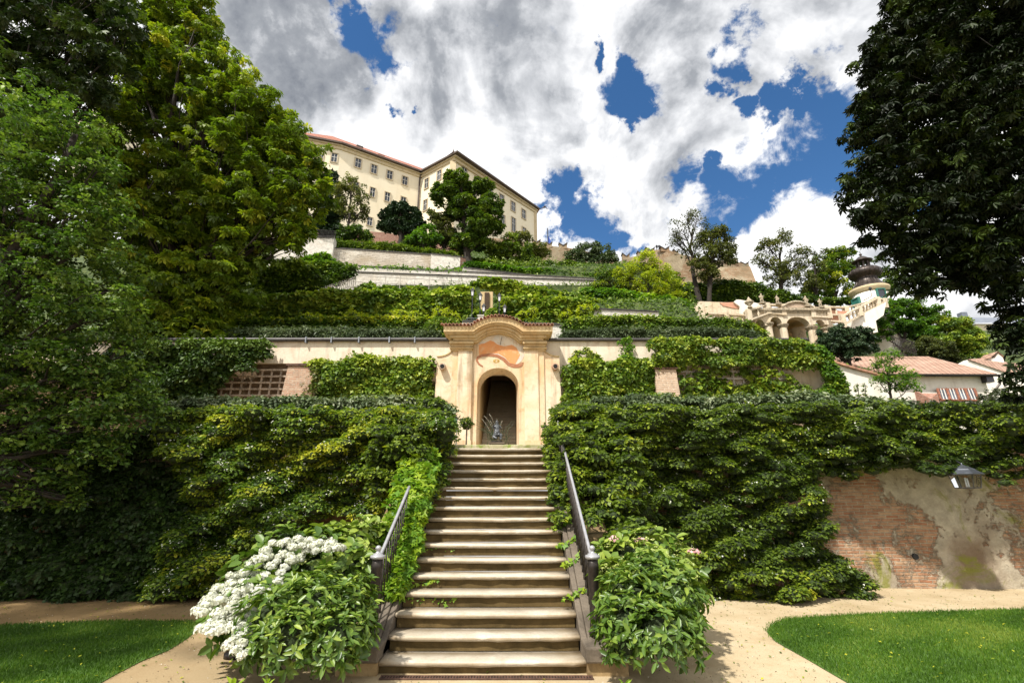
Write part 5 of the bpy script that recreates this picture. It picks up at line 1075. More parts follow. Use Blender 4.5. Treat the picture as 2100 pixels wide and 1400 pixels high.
def slabwall(label, pts, Y, mt, t_=.4, name='garden_wall', cat='wall', dy=None):
    P = [at(x, y, Y) for x, y in pts]; o = thing(name, label, cat, tuple(P[0])); n = len(P); mb = MB(); mb.v = [tuple(p) for p in P] + [(p.x, p.y + t_, p.z) for p in P]
    mb.f = [tuple(range(n))[::-1], tuple(range(n, 2 * n))] + [(i, (i + 1) % n, n + (i + 1) % n, n + i) for i in range(n)]; mb.build('masonry', M[mt], o); return o
zq = lambda l: [Z6(x, y) for x, y in l]
slabwall('pale wall below the long balustrade, left of the loggia', zq([(60, 585), (190, 600), (265, 655), (690, 690), (740, 740), (740, 900), (60, 900)]), YL + .25, 'white_render')
slabwall('curved grey streaked wall piece with a rounded end above the long balustrade', zq([(135, 550), (160, 530), (210, 522), (250, 515), (420, 522), (600, 530), (690, 560), (690, 640), (265, 610), (240, 620), (150, 590), (130, 570)]), YL + .9, 'loggia')
slabwall('salmon painted raking wall panel', zq([(420, 528), (600, 520), (612, 582), (540, 575), (450, 555)]), YL + .85, 'red_render', .04)
slabwall('white wall block behind the loggia with a curved salmon shoulder', zq([(545, 520), (570, 500), (605, 500), (780, 535), (800, 600), (690, 625), (610, 640), (600, 560)]), YL + .7, 'white_render')
slabwall('salmon rendered wall panel between the loggia and the tower stair', zq([(1385, 590), (1560, 605), (1560, 640), (1480, 700), (1385, 690)]), YL + 2.4, 'red_render')
slabwall('white raking wall carrying the stair balustrade up to the tower', zq([(1540, 725), (1680, 640), (1840, 560), (1915, 520), (1890, 640), (1820, 690), (1840, 790), (1740, 810), (1560, 760), (1400, 770), (1400, 740)]), YL + 2.2, 'white_render', .8)
for i, (x, y, h_, pz_, lab) in enumerate(((800, 522, 78, 0, 'carved figure statue standing left of the loggia gable, nearest the corner'), (940, 530, 70, 1, 'slim carved figure statue just left of the loggia gable'), (1200, 550, 84, 1, 'largest carved statue, leaning, just right of the loggia gable'), (1325, 560, 70, 0, 'carved statue at the right end of the loggia roof'))):
    b0 = at(*Z6(x, y), YL - .1); figure('statue', lab, 'statue', (b0.x, b0.y, b0.z), h_ * 1.12 / 4.375 * zc(b0) / F, M['sandstone'], pz_, group='statues along the loggia roof', plinth=(.18, .15))
b0 = at(*Z6(692, 575), YL - .6); t = thing('stone_urn', 'squat stone urn at the left corner of the loggia balustrade', 'urn', tuple(b0)); mb = MB(); mb.lathe(tuple(b0), [(.16, 0), (.16, .08), (.07, .16), (.28, .36), (.32, .46), (.18, .56), (.16, .62), (.08, .72), (.02, .86)], 12); mb.build('bowl', M['sandstone'], t, True)
# ------------------------------------------------------------------ tower with onion dome
YT = 38.0; tb = at(1785, 640, YT); s_ = lambda px, c=None: px * 37.5 / F
sc0 = zc(at(1783, 600, YT)) / F
tw = thing('garden_tower', 'round white garden tower with black onion dome, open lantern and green windows', 'tower', (tb.x, YT + 1.4, tb.z - 3)); cx_ = at(1783, 600, YT + 1.3).x; cy_ = YT + 1.3
zz = lambda py: at(1778, py, YT).z
R0 = 31.5 * sc0
mb = MB(); mb.lathe((cx_, cy_, 0), [(R0 * 1.08, zz(660) - 4), (R0 * 1.02, zz(640)), (R0, zz(592))], 28); mb.build('wall', M['white_render'], tw, True)
mb = MB(); mb.lathe((cx_, cy_, 0), [(R0 * 1.02, zz(593)), (R0 * 1.06, zz(590)), (R0 * 1.15, zz(586)), (R0 * 1.17, zz(582)), (R0 * 1.05, zz(581))], 28); mb.build('cornice', M['tan_trim'], tw, True)
M['dome'] = plain('dark copper sheet', (.055, .042, .036), .42, .5, var=.3, scale=4)
prof = [(1.08, 581), (.98, 578), (.78, 572), (.66, 566), (.60, 560), (.60, 558), (.78, 556), (.92, 552), (.96, 548), (.92, 544), (.78, 540.5), (.55, 538), (.50, 537)]
mb = MB(); mb.lathe((cx_, cy_, 0), [(R0 * a, zz(p)) for a, p in prof], 28); dm = mb.build('onion_dome', M['dome'], tw, True)
mb = MB()
for k in range(20):
    an = 2 * math.pi * k / 20; mb.tube([(cx_ + R0 * (a + .012) * math.cos(an), cy_ + R0 * (a + .012) * math.sin(an), zz(p)) for a, p in prof[:12]], .02, 4)
mb.build('dome_ribs', M['dome'], dm)
mb = MB()
for k in range(8):
    an = 2 * math.pi * (k + .3) / 8; x, y = cx_ + R0 * .36 * math.cos(an), cy_ + R0 * .36 * math.sin(an); mb.tube([(x, y, zz(538)), (x, y, zz(524))], .075, 6)
mb.lathe((cx_, cy_, 0), [(R0 * .5, zz(538)), (R0 * .46, zz(536))], 16); mb.build('lantern_posts', M['dome'], tw)
mb = MB(); mb.lathe((cx_, cy_, 0), [(R0 * .42, zz(524.5)), (R0 * .60, zz(523.5)), (R0 * .62, zz(522)), (R0 * .42, zz(519.5)), (R0 * .36, zz(517)), (R0 * .22, zz(513.5)), (R0 * .08, zz(511.5)), (R0 * .04, zz(510)), (R0 * .10, zz(508.5)), (R0 * .10, zz(507.5)), (R0 * .03, zz(506.5)), (.02, zz(501))], 16); mb.build('lantern_cap', M['dome'], tw, True)
M['shutter'] = plain('green shutter', (.03, .16, .13), .5, var=.15)
for px, py, w_, h_ in ((1771, 607, 17, 14), (1808, 601, 7, 18)):
    p = at(px, py, YT - .1); an = math.asin(max(-1, min(1, (p.x - cx_) / (R0 * 1.06)))); c = Vector((cx_ + math.sin(an) * R0 * 1.0, cy_ - math.cos(an) * R0 * 1.0, p.z)); d = Vector((math.cos(an), math.sin(an), 0)); n = Vector((math.sin(an), -math.cos(an), 0))
    hw_ = w_ * sc0 / 2 * (1 if px < 1800 else 1.9); hh = h_ * sc0 / 2
    def q_(m_, a, b_, z0, z1, e0, e1): m_.hexa([tuple(c + d * u + n * v + Vector((0, 0, z))) for z in (z0, z1) for u, v in ((a, e1), (b_, e1), (b_, e0), (a, e0))])
    m1 = MB(); q_(m1, -hw_ - .08, -hw_, -hh - .08, hh + .08, -.2, .16); q_(m1, hw_, hw_ + .08, -hh - .08, hh + .08, -.2, .16); q_(m1, -hw_ + .002, hw_ - .002, hh, hh + .08, -.2, .16); q_(m1, -hw_ + .002, hw_ - .002, -hh - .08, -hh, -.2, .16); wf = m1.build('window', M['shutter'], tw)
    m1 = MB(); q_(m1, -hw_, hw_, -hh, hh, -.2, .10); m1.build('pane', M['shutter'] if px < 1800 else M['glass'], wf)
p = at(1788, 607, YT - 1.5); t = thing('wall_bracket_lamp', 'small ornamental lamp on a bracket in front of the tower', 'lamp', tuple(p)); mb = MB(); mb.tube([p + Vector((0, 1.0, 0)), p, p + Vector((0, 0, .5))], .03, 5); mb.lathe((p.x, p.y, p.z + .5), [(.05, 0), (.12, .1), (.12, .2), (.03, .3)], 6); mb.build('lamp_head', M['lamp_black'], t)
# ------------------------------------------------------------------ houses at right
Z2b = lambda x, y: (1700 + x / 5.25, 680 + y / 5.25)
YH = 27.0
def face(t, name, pts, mt, thick=.0):
    P = [Vector(p) for p in pts]; mb = MB(); n = len(P); mb.v = [tuple(p) for p in P]; mb.f = [tuple(range(n))]; return mb.build(name, M[mt], t)
hs = thing('garden_house', 'low white house with terracotta roof and a rusty framed slanting glasshouse', 'house', tuple(at(1950, 830, YH)))
e0, e1 = at(*Z2b(930, 455), YH), at(*Z2b(1690, 482), YH); el = at(*Z2b(620, 440), YH)
zE = e1.z; L0 = Vector((at(*Z2b(560, 470), YH).x, YH, zE)); R1_ = Vector((e1.x, YH, zE))
rg0 = at(*Z2b(640, 278), YH + 5.0); rg1 = at(*Z2b(1075, 280), YH + 5.0); zR = rg1.z
mb = MB(); mb.v = [(L0.x, YH - .35, zE), (R1_.x + .3, YH - .35, zE), (rg1.x, YH + 5, zR), (L0.x + .5, YH + 5, zR), (R1_.x + .3, YH + 9, zE), (L0.x, YH + 9, zE), (L0.x, YH - .35, zE + .09), (R1_.x + .3, YH - .35, zE + .09), (rg1.x, YH + 5, zR + .09), (L0.x + .5, YH + 5, zR + .09)]
mb.f = [(6, 7, 8, 9), (0, 1, 7, 6), (1, 4, 8, 7), (0, 6, 9, 5), (4, 5, 9, 8)]; rf_ = mb.build('roof', M['roof_tiled'], hs)
mb = MB(); mb.box((L0.x + .1, YH, 5), (R1_.x - .1, YH + 8, zE - .01)); mb.build('wall', M['white_render'], hs)
mb = MB(); mb.tube([(L0.x, YH - .42, zE + .0), (R1_.x + .35, YH - .42, zE - .03)], .07, 7); mb.tube([(R1_.x + .35, YH - .42, zE - .03), (R1_.x + .35, YH - .3, zE - .5), (R1_.x - .15, YH - .12, zE - 1.1), (R1_.x + .0, YH - .12, 5)], .06, 6); mb.build('gutter', M['iron'], hs)
c = at(*Z2b(1668, 515), YH); mb = MB(); mb.box((c.x - .2, YH - .38, c.z - .22), (c.x + .2, YH - .05, c.z + .2)); mb.build('vent_box', M['lamp_black'], hs)
gq = [at(*Z2b(1165, 620), YH - .1), at(*Z2b(1560, 618), YH - .1), at(*Z2b(1610, 738), YH - 1.0), at(*Z2b(1200, 735), YH - 1.0)]
M['sky_glass'] = plain('greenhouse glass', (.10, .12, .15), .12, var=.35, scale=2); ghs = thing('greenhouse', 'slanting glasshouse roof with rusty frames leaning on the white house', 'greenhouse', tuple(gq[3]))
mb = MB(); mb.v = [tuple(p) for p in gq]; mb.v += [(x, y + .03, z - .03) for x, y, z in mb.v]; mb.f = [(3, 2, 1, 0), (4, 5, 6, 7)]; mb.build('glass', M['sky_glass'], ghs); mb = MB()
M['rust_red'] = plain('rust red frame', (.24, .09, .05), .8, var=.3, scale=6)
for k in range(5): mb.tube([gq[0].lerp(gq[1], k / 4) + Vector((0, -.03, .03)), gq[3].lerp(gq[2], k / 4) + Vector((0, -.03, .03))], .06, 4)
mb.tube([gq[0], gq[1]], .06, 4); mb.tube([gq[3], gq[2]], .06, 4); mb.build('frame', M['rust_red'], ghs); mb = MB()
for k in range(4):
    for q in (1 / 3, 2 / 3): mb.tube([gq[0].lerp(gq[1], (k + q) / 4) + Vector((0, -.03, .03)), gq[3].lerp(gq[2], (k + q) / 4) + Vector((0, -.03, .03))], .022, 4)
mb.build('glazing_bars', M['bar_white'], ghs)
mb = MB(); a, b_ = at(*Z2b(990, 610), YH - .5), at(*Z2b(1190, 720), YH - 1); mb.v = []; mb.hexa([(a.x, YH - .95, 5), (b_.x, YH - .95, 5), (b_.x, YH - .02, 5), (a.x, YH - .02, 5), (a.x, YH - .95, b_.z), (b_.x, YH - .95, b_.z + .3), (b_.x, YH - .02, b_.z + .5), (a.x, YH - .02, a.z)]); mb.build('brick_base', M['brick_red'], ghs)
mb = MB(); mb.box((gq[3].x, YH - 1.05, 5), (gq[2].x, YH - .98, gq[2].z - .12)); mb.build('front_panel', M['white_render'], ghs)
h2 = thing('garden_house', 'white gabled house with a tiled roof and a tiny roofed chimney, far right', 'house', tuple(at(2040, 830, YH + 3)))
Y2 = YH + 3.5; ap = at(*Z2b(1480, 300), Y2); gl = at(*Z2b(1300, 430), Y2); gr = at(*Z2b(2100, 560), Y2)
mb = MB(); mb.prism([(gl.x - 1, 5), (gr.x + 3, 5), (gr.x + 3, gl.z - 1.5), (ap.x + .05, ap.z - .02), (gl.x - 1, gl.z - .4)], Y2, Y2 + .3); mb.build('wall', M['white_render'], h2)
q1 = at(*Z2b(1850, 310), Y2 + 4); q2 = at(*Z2b(1830, 405), Y2); mb = MB(); mb.v = [(ap.x, Y2 - .1, ap.z), (q2.x + 2, Y2 - .1, q2.z - .9), (q1.x + 4, Y2 + 4.5, q1.z - .4), (q1.x - 1, Y2 + 4.5, q1.z + .3)]; mb.f = [(0, 1, 2, 3)]; mb.build('roof', M['roof_tiled'], h2)
c = at(*Z2b(1780, 285), Y2 + 2.5); mb = MB(); mb.prism([(c.x - .45, c.z - 1), (c.x + .45, c.z - 1), (c.x + .45, c.z - .05), (c.x + .15, c.z + .32), (c.x - .15, c.z - .05), (c.x - .45, c.z - .05)], Y2 + 2.3, Y2 + 3.1); ch = mb.build('chimney', M['white_render'], h2)
mb = MB(); mb.v = [(c.x - .55, Y2 + 2.2, c.z - .05), (c.x + .1, Y2 + 2.2, c.z + .42), (c.x + .1, Y2 + 3.3, c.z + .42), (c.x - .55, Y2 + 3.3, c.z - .05), (c.x + .55, Y2 + 2.2, c.z - .08), (c.x + .55, Y2 + 3.3, c.z - .08)]; mb.f = [(0, 1, 2, 3), (1, 4, 5, 2)]; mb.build('chimney_roof', M['roof_tiled'], ch)
slabwall('white raking wall with tiled coping at the end of the ivy covered wall', [Z2b(x, y) for x, y in ((60, 335), (480, 450), (540, 480), (700, 560), (700, 900), (60, 900))], YH - 5, 'white_render')
mb = MB(); P = [at(*Z2b(x, y), YH - 5) for x, y in ((35, 330), (250, 395), (470, 452), (540, 478), (620, 520))]
t = thing('tiled_coping', 'reddish tile coping running down along the white raking wall', 'coping', tuple(P[0])); 
for a, b_ in zip(P, P[1:]): mb.hexa([tuple(a + Vector((0, -.15, -.04))), tuple(b_ + Vector((0, -.15, -.04))), tuple(b_ + Vector((0, .55, -.04))), tuple(a + Vector((0, .55, -.04))), tuple(a + Vector((0, -.15, .06))), tuple(b_ + Vector((0, -.15, .06))), tuple(b_ + Vector((0, .55, .10))), tuple(a + Vector((0, .55, .10)))])
mb.build('tiles', M['tile'], t)
h3 = thing('far_house', 'cream house with a grey slate roof half hidden by leaves at far right', 'house', tuple(at(2060, 700, 48))); a, b_ = at(2000, 664, 48), at(2160, 690, 48)
mb = MB(); mb.box((a.x, 48, 8), (b_.x, 54, a.z)); mb.build('wall', M['render_cream'], h3); mb = MB(); M['slate'] = plain('slate', (.14, .16, .20), .6, var=.15, scale=2); mb.v = [(a.x - .3, 47.6, a.z), (b_.x, 47.6, a.z), (b_.x, 51, a.z + 1.8), (a.x + .8, 51, a.z + 1.8), (a.x - .3, 54, a.z)]; mb.f = [(0, 1, 2, 3), (0, 3, 4)]; mb.build('roof', M['slate'], h3)
mb = MB(); mb.box((a.x - .1, 49, a.z), (a.x + .5, 49.6, a.z + 1.7)); mb.build('chimney', M['slate'], h3)
# lattice fence above the juniper
t = thing('lattice_fence', 'dark green lattice fence among the shrubs above the tiled house', 'fence', tuple(at(1850, 700, 31))); mb = MB()
for k in range(16): a = at(1828 + k * 3, 688 + k * .9, 31); mb.tube([a, a + Vector((0, 0, -.9))], .022, 4)
a, b_ = at(1826, 690, 31), at(1876, 702, 31); mb.tube([a, b_], .03, 4); mb.tube([a + Vector((0, 0, -.6)), b_ + Vector((0, 0, -.6))], .025, 4); mb.build('lattice', M['iron'], t)
# fence at upper left garden
t = thing('iron_fence', 'thin iron fence on top of the white wall block under the castle', 'fence', tuple(at(640, 482, 32.3))); mb = MB()
for k in range(22): a = at(634 + k * 2.6, 468 + k * .25, 32.4); mb.tube([a, a + Vector((0, 0, -.75))], .018, 4)
a, b_ = at(632, 470, 32.4), at(690, 475, 32.4); mb.tube([a, b_], .02, 4); mb.tube([a + Vector((0, 0, -.55)), b_ + Vector((0, 0, -.55))], .018, 4); mb.build('bars', M['iron'], t)
M['dark_zinc'] = plain('dark zinc', (.10, .11, .13), .4, .6, var=.2, scale=8)
# wall lantern on the right
p = at(1985, 1000, 9.45); sL = 64 * zc(p) / F / .34 * .62; t = thing('wall_lantern', 'hexagonal grey metal lantern bracketed to the brick wall under the hedge', 'lantern', tuple(p))
rr = 31 * zc(p) / F; zE_ = at(1985, 973, 9.45).z; zT_ = at(1983, 950, 9.45).z; zB_ = p.z; f, g_, c_ = MB(), MB(), MB(); n6 = 6
def ring(r_, z, k, a0=.26): an = a0 + 2 * math.pi * k / n6; return Vector((p.x + r_ * math.cos(an), p.y + r_ * math.sin(an), z))
for k in range(6):
    f.tube([ring(rr * .66, zB_, k), ring(rr * .82, zE_ - .005, k)], .008, 4); f.tube([ring(rr * .66, zB_, k), ring(rr * .66, zB_, k + 1)], .009, 4); g_.add([ring(rr * .64, zB_, k), ring(rr * .64, zB_, k + 1), ring(rr * .80, zE_ - .01, k + 1), ring(rr * .80, zE_ - .01, k)], [(0, 1, 2, 3)])
o_ = 0
for i, (r_, q) in enumerate([(1.0, 0), (1.02, .04), (.62, .42), (.60, .5), (.30, .72), (.10, .86), (.04, .92), (.06, .96), (.01, 1.05)]):
    c_.v += [tuple(ring(rr * r_, zE_ + (zT_ - zE_) * q, k)) for k in range(6)]
    if i: c_.f += [((i - 1) * 6 + k, (i - 1) * 6 + (k + 1) % 6, i * 6 + (k + 1) % 6, i * 6 + k) for k in range(6)]
c_.f.append(tuple(range(6))[::-1]); c_.build('cap', M['dark_zinc'], t); f.build('frame', M['lamp_black'], t)
mg, tg, bg = mat('clear lantern glass'); bg.inputs['Roughness'].default_value = .05; bg.inputs['Transmission Weight'].default_value = 1; bg.inputs['IOR'].default_value = 1.1; bg.inputs['Base Color'].default_value = (.8, .82, .85, 1); M['clear'] = mg; g_.build('glass', M['clear'], t)
mb = MB(); mb.tube([(p.x - .01, p.y, zB_ + .02), (p.x - .01, p.y, zE_ - .05)], .014, 6); mb.tube([(p.x + .03, p.y, zB_ + .02), (p.x + .03, p.y, zE_ - .06)], .012, 6); M['bulb'] = plain('white bulb tube', (.8, .8, .82), .3); mb.build('bulb', M['bulb'], t)
mb = MB(); mb.tube([(p.x, p.y, zT_ - .01), (p.x, p.y + .2, zT_ + .12), (p.x, 10.5, zT_ + .25)], .014, 5); mb.build('bracket', M['lamp_black'], t)
# buried garden lamp by the white hydrangea
p = atz(482, 1340, .03); t = thing('ground_lamp', 'low round dark garden lamp ring lying under the white hydrangea', 'lamp', tuple(p)); mb = MB(); mb.lathe((p.x, p.y, 0), [(.115, 0), (.115, .05), (.10, .055), (.10, .085), (.125, .09), (.125, .105), (.05, .11)], 20); mb.build('housing', M['iron'], t, True)
# ------------------------------------------------------------------ hedges on the lower wall
def flowers_on(B, n, seed, r, mt, name, parent, k=5, L=.03, up=.35, pick=None):
    """little flower heads of several petals on the outer side of clumps"""
    rng = rng_(seed); idx = rng.integers(0, len(B), n) if pick is None else pick[rng.integers(0, len(pick), n)]
    d = nrm(np.stack([rng.normal(0, .6, n), -np.abs(rng.normal(.6, .4, n)), np.abs(rng.normal(up, .5, n))], 1)); c = B[idx, :3] + d * B[idx, 3:6] * 1.12
    P = np.repeat(c, k, 0) + rng.normal(0, r, (n * k, 3)); N = nrm(np.repeat(d, k, 0) + np.array([0, 0, .5]) + rng.normal(0, .3, (n * k, 3))); D = nrm(rng.normal(size=(n * k, 3)))
    return leaf_mesh(name, P, D, N, L, .95, M[mt], parent, 'diamond', rng.uniform(0, 1, n * k), rng, fold=.05)
HL = [(330, 880), (345, 842), (420, 838), (560, 835), (760, 838), (900, 842), (925, 880), (915, 960), (880, 1020), (845, 1040), (840, 1100), (760, 1080), (700, 1040), (600, 1110), (540, 1150), (400, 1232), (300, 1225), (330, 1150), (370, 1060), (400, 1000), (350, 940)]
def yl(x, y): return 10.35 - max(0, (x - 700)) * .003 - max(0, y - 1000) * .0018
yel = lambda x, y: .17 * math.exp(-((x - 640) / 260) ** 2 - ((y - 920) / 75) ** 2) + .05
r1 = rng_(101)
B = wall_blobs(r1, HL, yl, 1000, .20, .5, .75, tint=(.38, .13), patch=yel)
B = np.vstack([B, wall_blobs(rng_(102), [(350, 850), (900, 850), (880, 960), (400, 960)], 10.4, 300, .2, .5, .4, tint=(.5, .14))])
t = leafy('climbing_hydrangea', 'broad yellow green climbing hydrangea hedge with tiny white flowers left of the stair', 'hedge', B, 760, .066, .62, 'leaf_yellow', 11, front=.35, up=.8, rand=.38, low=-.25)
flowers_on(B, 900, 12, .03, 'white_petal', 'blossoms', t, 4, .028, pick=np.where((B[:, 2] < 3.2))[0])
# shaded ivy wall, far left
HD = [(-120, 900), (60, 880), (200, 900), (320, 880), (360, 960), (400, 1010), (370, 1080), (330, 1150), (300, 1228), (180, 1232), (0, 1236), (-120, 1240)]
B = wall_blobs(rng_(103), HD, lambda x, y: 10.3 - max(0, y - 1000) * .0015, 900, .21, .55, .45, tint=(.30, .12))
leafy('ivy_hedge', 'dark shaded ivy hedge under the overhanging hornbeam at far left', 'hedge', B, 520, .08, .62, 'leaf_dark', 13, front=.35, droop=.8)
# pale grey leaved shrub strip along the top of the left hedge
HT = [(300, 838), (380, 826), (560, 822), (700, 820), (880, 822), (918, 838), (925, 860), (780, 858), (600, 856), (420, 860), (320, 868)]
B = wall_blobs(rng_(105), HT, lambda x, y: 10.9, 300, .19, .6, .35, tint=(.55, .2))
leafy('shrub_row', 'row of pale variegated shrubs along the top of the left hedge', 'shrub', B, 420, .09, .5, 'leaf_grey', 15, front=.5, up=.6)
# hedge beside the stair, left: rounded corner spilling to the steps
def box_blobs(rng, n, x0, x1, y0, y1, zf, r, flat=.6, tint=(.45, .15)):
    x = rng.uniform(x0, x1, n); y = rng.uniform(y0, y1, n); B = np.zeros((n, 7))
    for i in range(n):
        za, zb_ = zf(x[i], y[i]); rr = r * rng.uniform(.6, 1.25); B[i] = (x[i], y[i], rng.uniform(za, zb_), rr, rr, rr * flat, rng.normal(*tint))
    return B
gz = lambda y: RH + .035 + (y - SY - .05) * RH / RD
B = box_blobs(rng_(107), 330, SX - 2.2, SX - 1.22, 8.6, 10.9, lambda x, y: (gz(y) - .1, min(gz(y) + 1.0, 3.75) + .1 * math.sin(y * 3)), .17, .55, (.48, .16))
B = np.vstack([B, box_blobs(rng_(108), 90, SX - 1.30, SX - .98, 8.0, 10.8, lambda x, y: (gz(y) - .1, gz(y) + .22), .11, .6, (.55, .15))])
leafy('stair_hedge', 'rounded leafy hedge end spilling over the left side of the upper steps', 'hedge', B, 560, .075, .62, 'leaf_hedge', 17, up=.8)
# bright green ivy pouring over the left kerb
rv = rng_(109); n = 300; y = rv.uniform(6.55, 8.9, n); u = rv.uniform(0, 1, n) ; B = np.zeros((n, 7))
for i in range(n):
    wd_ = np.interp(y[i], [6.5, 7.2, 8.0, 9], [.30, .42, .45, .5]); x = SX - 1.10 - u[i] * wd_ ; x = min(x, SX - 1.03 + .0); h_ = np.interp(y[i], [6.5, 7.0, 7.5, 8.9], [.02, .14, .42, .75]) * (1 - .2 * u[i]); B[i] = (x + .04, y[i], gz(y[i]) + rv.uniform(0, h_), .10, .10, .09, rv.normal(.62, .16))
leafy('ivy', 'bright green ivy pouring over the left stair kerb and up the railing', 'ivy', B, 620, .095, 1.0, 'leaf_bright', 19, shape='lobed', core=.6, up=.35, droop=1.0, low=-.6)
# trailing ivy strands on steps and kerbs
def strand(label, pts, seed, L=.045, n=26, mt='leaf_bright', off=.02):
    rng = rng_(seed); P0 = [np.array(p) for p in pts]; t = thing('ivy_strand', label, 'ivy', tuple(P0[0])); mb = MB(); mb.tube(P0, .004, 4); mb.build('stem', M['bark'], t); P = []
    for i in range(n):
        q = i / n * (len(P0) - 1); k = int(q); P.append(P0[k] + (P0[k + 1] - P0[k]) * (q - k) + rng.normal(0, .018, 3))
    P = np.array(P); N = nrm(np.tile([0, -.8, .7], (n, 1)) + rng.normal(0, .3, (n, 3))); D = nrm(rng.normal(size=(n, 3)) + np.array([0, 0, -.6])); leaf_mesh('leaves', P, D, N, L, .9, M[mt], t, 'lobed', rng.uniform(.4, 1, n), rng)
def riserpt(k, x, dz=0): return (x, SY + k * RD + .035, (k + .62) * RH - .035 + dz)
strand('thin ivy strand creeping along the third riser from the ivy mass', [riserpt(3, SX - .98, -.02), riserpt(3, SX - .75, .0), riserpt(3, SX - .5, -.03), riserpt(3, SX - .38, -.01)], 41)
strand('thin ivy strand climbing across the fourth riser', [riserpt(4, SX - 1.0, -.06), riserpt(4, SX - .8, -.03), riserpt(4, SX - .62, .03)], 42, n=34)
strand('faint ivy strand along the fifth riser', [riserpt(6, SX - 1.0, 0), riserpt(6, SX - .7, .01), riserpt(6, SX - .5, .0)], 43, n=14, L=.03)
for k, (y, ln, lab) in enumerate(((6.6, .30, 'lowest small ivy sprig lying over the right kerb'), (7.15, .22, 'middle ivy sprig lying over the right kerb'), (7.5, .26, 'ivy sprig over the right kerb just above the middle one'), (7.9, .3, 'highest ivy sprig over the right kerb'))):
    x0 = SX + SW / 2 + .34; strand(lab, [(x0, y + .1, gz(y + .1) + .10), (x0 - .15, y, gz(y) + .06), (x0 - .15 - ln * .6, y - .05, gz(y) - .02), (x0 - .2 - ln, y - .08, gz(y) - .06)], 50 + k, .06, 34)
# right hedge
HR = [(1130, 880), (1140, 842), (1250, 838), (1400, 832), (1600, 828), (1800, 826), (2000, 830), (2250, 820), (2250, 985), (2100, 975), (2060, 990), (2000, 960), (1930, 975), (1860, 955), (1790, 965), (1730, 985), (1690, 965), (1672, 1000), (1700, 1060), (1690, 1120), (1720, 1150), (1760, 1180), (1800, 1215), (1740, 1225), (1560, 1235), (1470, 1240), (1420, 1180), (1330, 1120), (1250, 1100), (1190, 1090), (1150, 1040), (1140, 960)]
def yr(x, y): return 10.55 - max(0, min(1, (y - 980) / 230)) * .45 - max(0, x - 1800) * .0008
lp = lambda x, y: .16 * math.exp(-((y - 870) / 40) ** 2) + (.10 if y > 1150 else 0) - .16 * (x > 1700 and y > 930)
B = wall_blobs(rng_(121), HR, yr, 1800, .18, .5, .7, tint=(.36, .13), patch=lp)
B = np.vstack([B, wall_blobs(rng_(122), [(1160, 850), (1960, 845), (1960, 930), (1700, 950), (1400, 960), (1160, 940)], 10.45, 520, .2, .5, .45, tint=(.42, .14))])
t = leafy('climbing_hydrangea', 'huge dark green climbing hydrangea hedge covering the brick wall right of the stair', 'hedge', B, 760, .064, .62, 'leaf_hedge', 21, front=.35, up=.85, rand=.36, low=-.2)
flowers_on(B, 330, 22, .03, 'white_petal', 'blossoms', t, 4, .028)
HT2 = [(1150, 838), (1200, 820), (1330, 815), (1480, 822), (1600, 812), (1750, 815), (1850, 826), (1930, 832), (2020, 832), (2060, 818), (2250, 810), (2250, 850), (2000, 862), (1700, 860), (1500, 866), (1300, 858), (1170, 862)]
B = wall_blobs(rng_(123), HT2, lambda x, y: 10.95, 520, .19, .6, .4, tint=(.5, .22))
leafy('shrub_row', 'row of greyish shrubs with pale undersides along the top of the right hedge', 'shrub', B, 420, .09, .5, 'leaf_grey', 23, front=.5, up=.6)
B = wall_blobs(rng_(124), [(1250, 832), (1290, 812), (1380, 812), (1400, 834)], 11.2, 50, .15, .6, .2, tint=(.6, .15)); leafy('bush', 'small bright fern green bush at the foot of the pale right buttress', 'bush', B, 500, .06, .4, 'leaf_bright', 24, front=.5)
B = box_blobs(rng_(125), 380, SX + 1.22, SX + 2.5, 8.5, 10.9, lambda x, y: (gz(y) - .15, min(gz(y) + .95, 3.7) + .1 * math.sin(y * 4)), .17, .5, (.46, .15))
B = np.vstack([B, box_blobs(rng_(126), 110, SX + 1.0, SX + 1.32, 7.75, 10.8, lambda x, y: (gz(y) - .15, gz(y) + .3), .11, .6, (.5, .15))])
B = np.vstack([B, box_blobs(rng_(127), 90, SX + 1.42, SX + 2.4, 7.4, 8.8, lambda x, y: (.3, gz(y) + .35), .17, .55, (.4, .13))])
leafy('stair_hedge', 'rounded leafy hedge end spilling over the right side of the upper steps', 'hedge', B, 560, .075, .62, 'leaf_hedge', 27, up=.8)
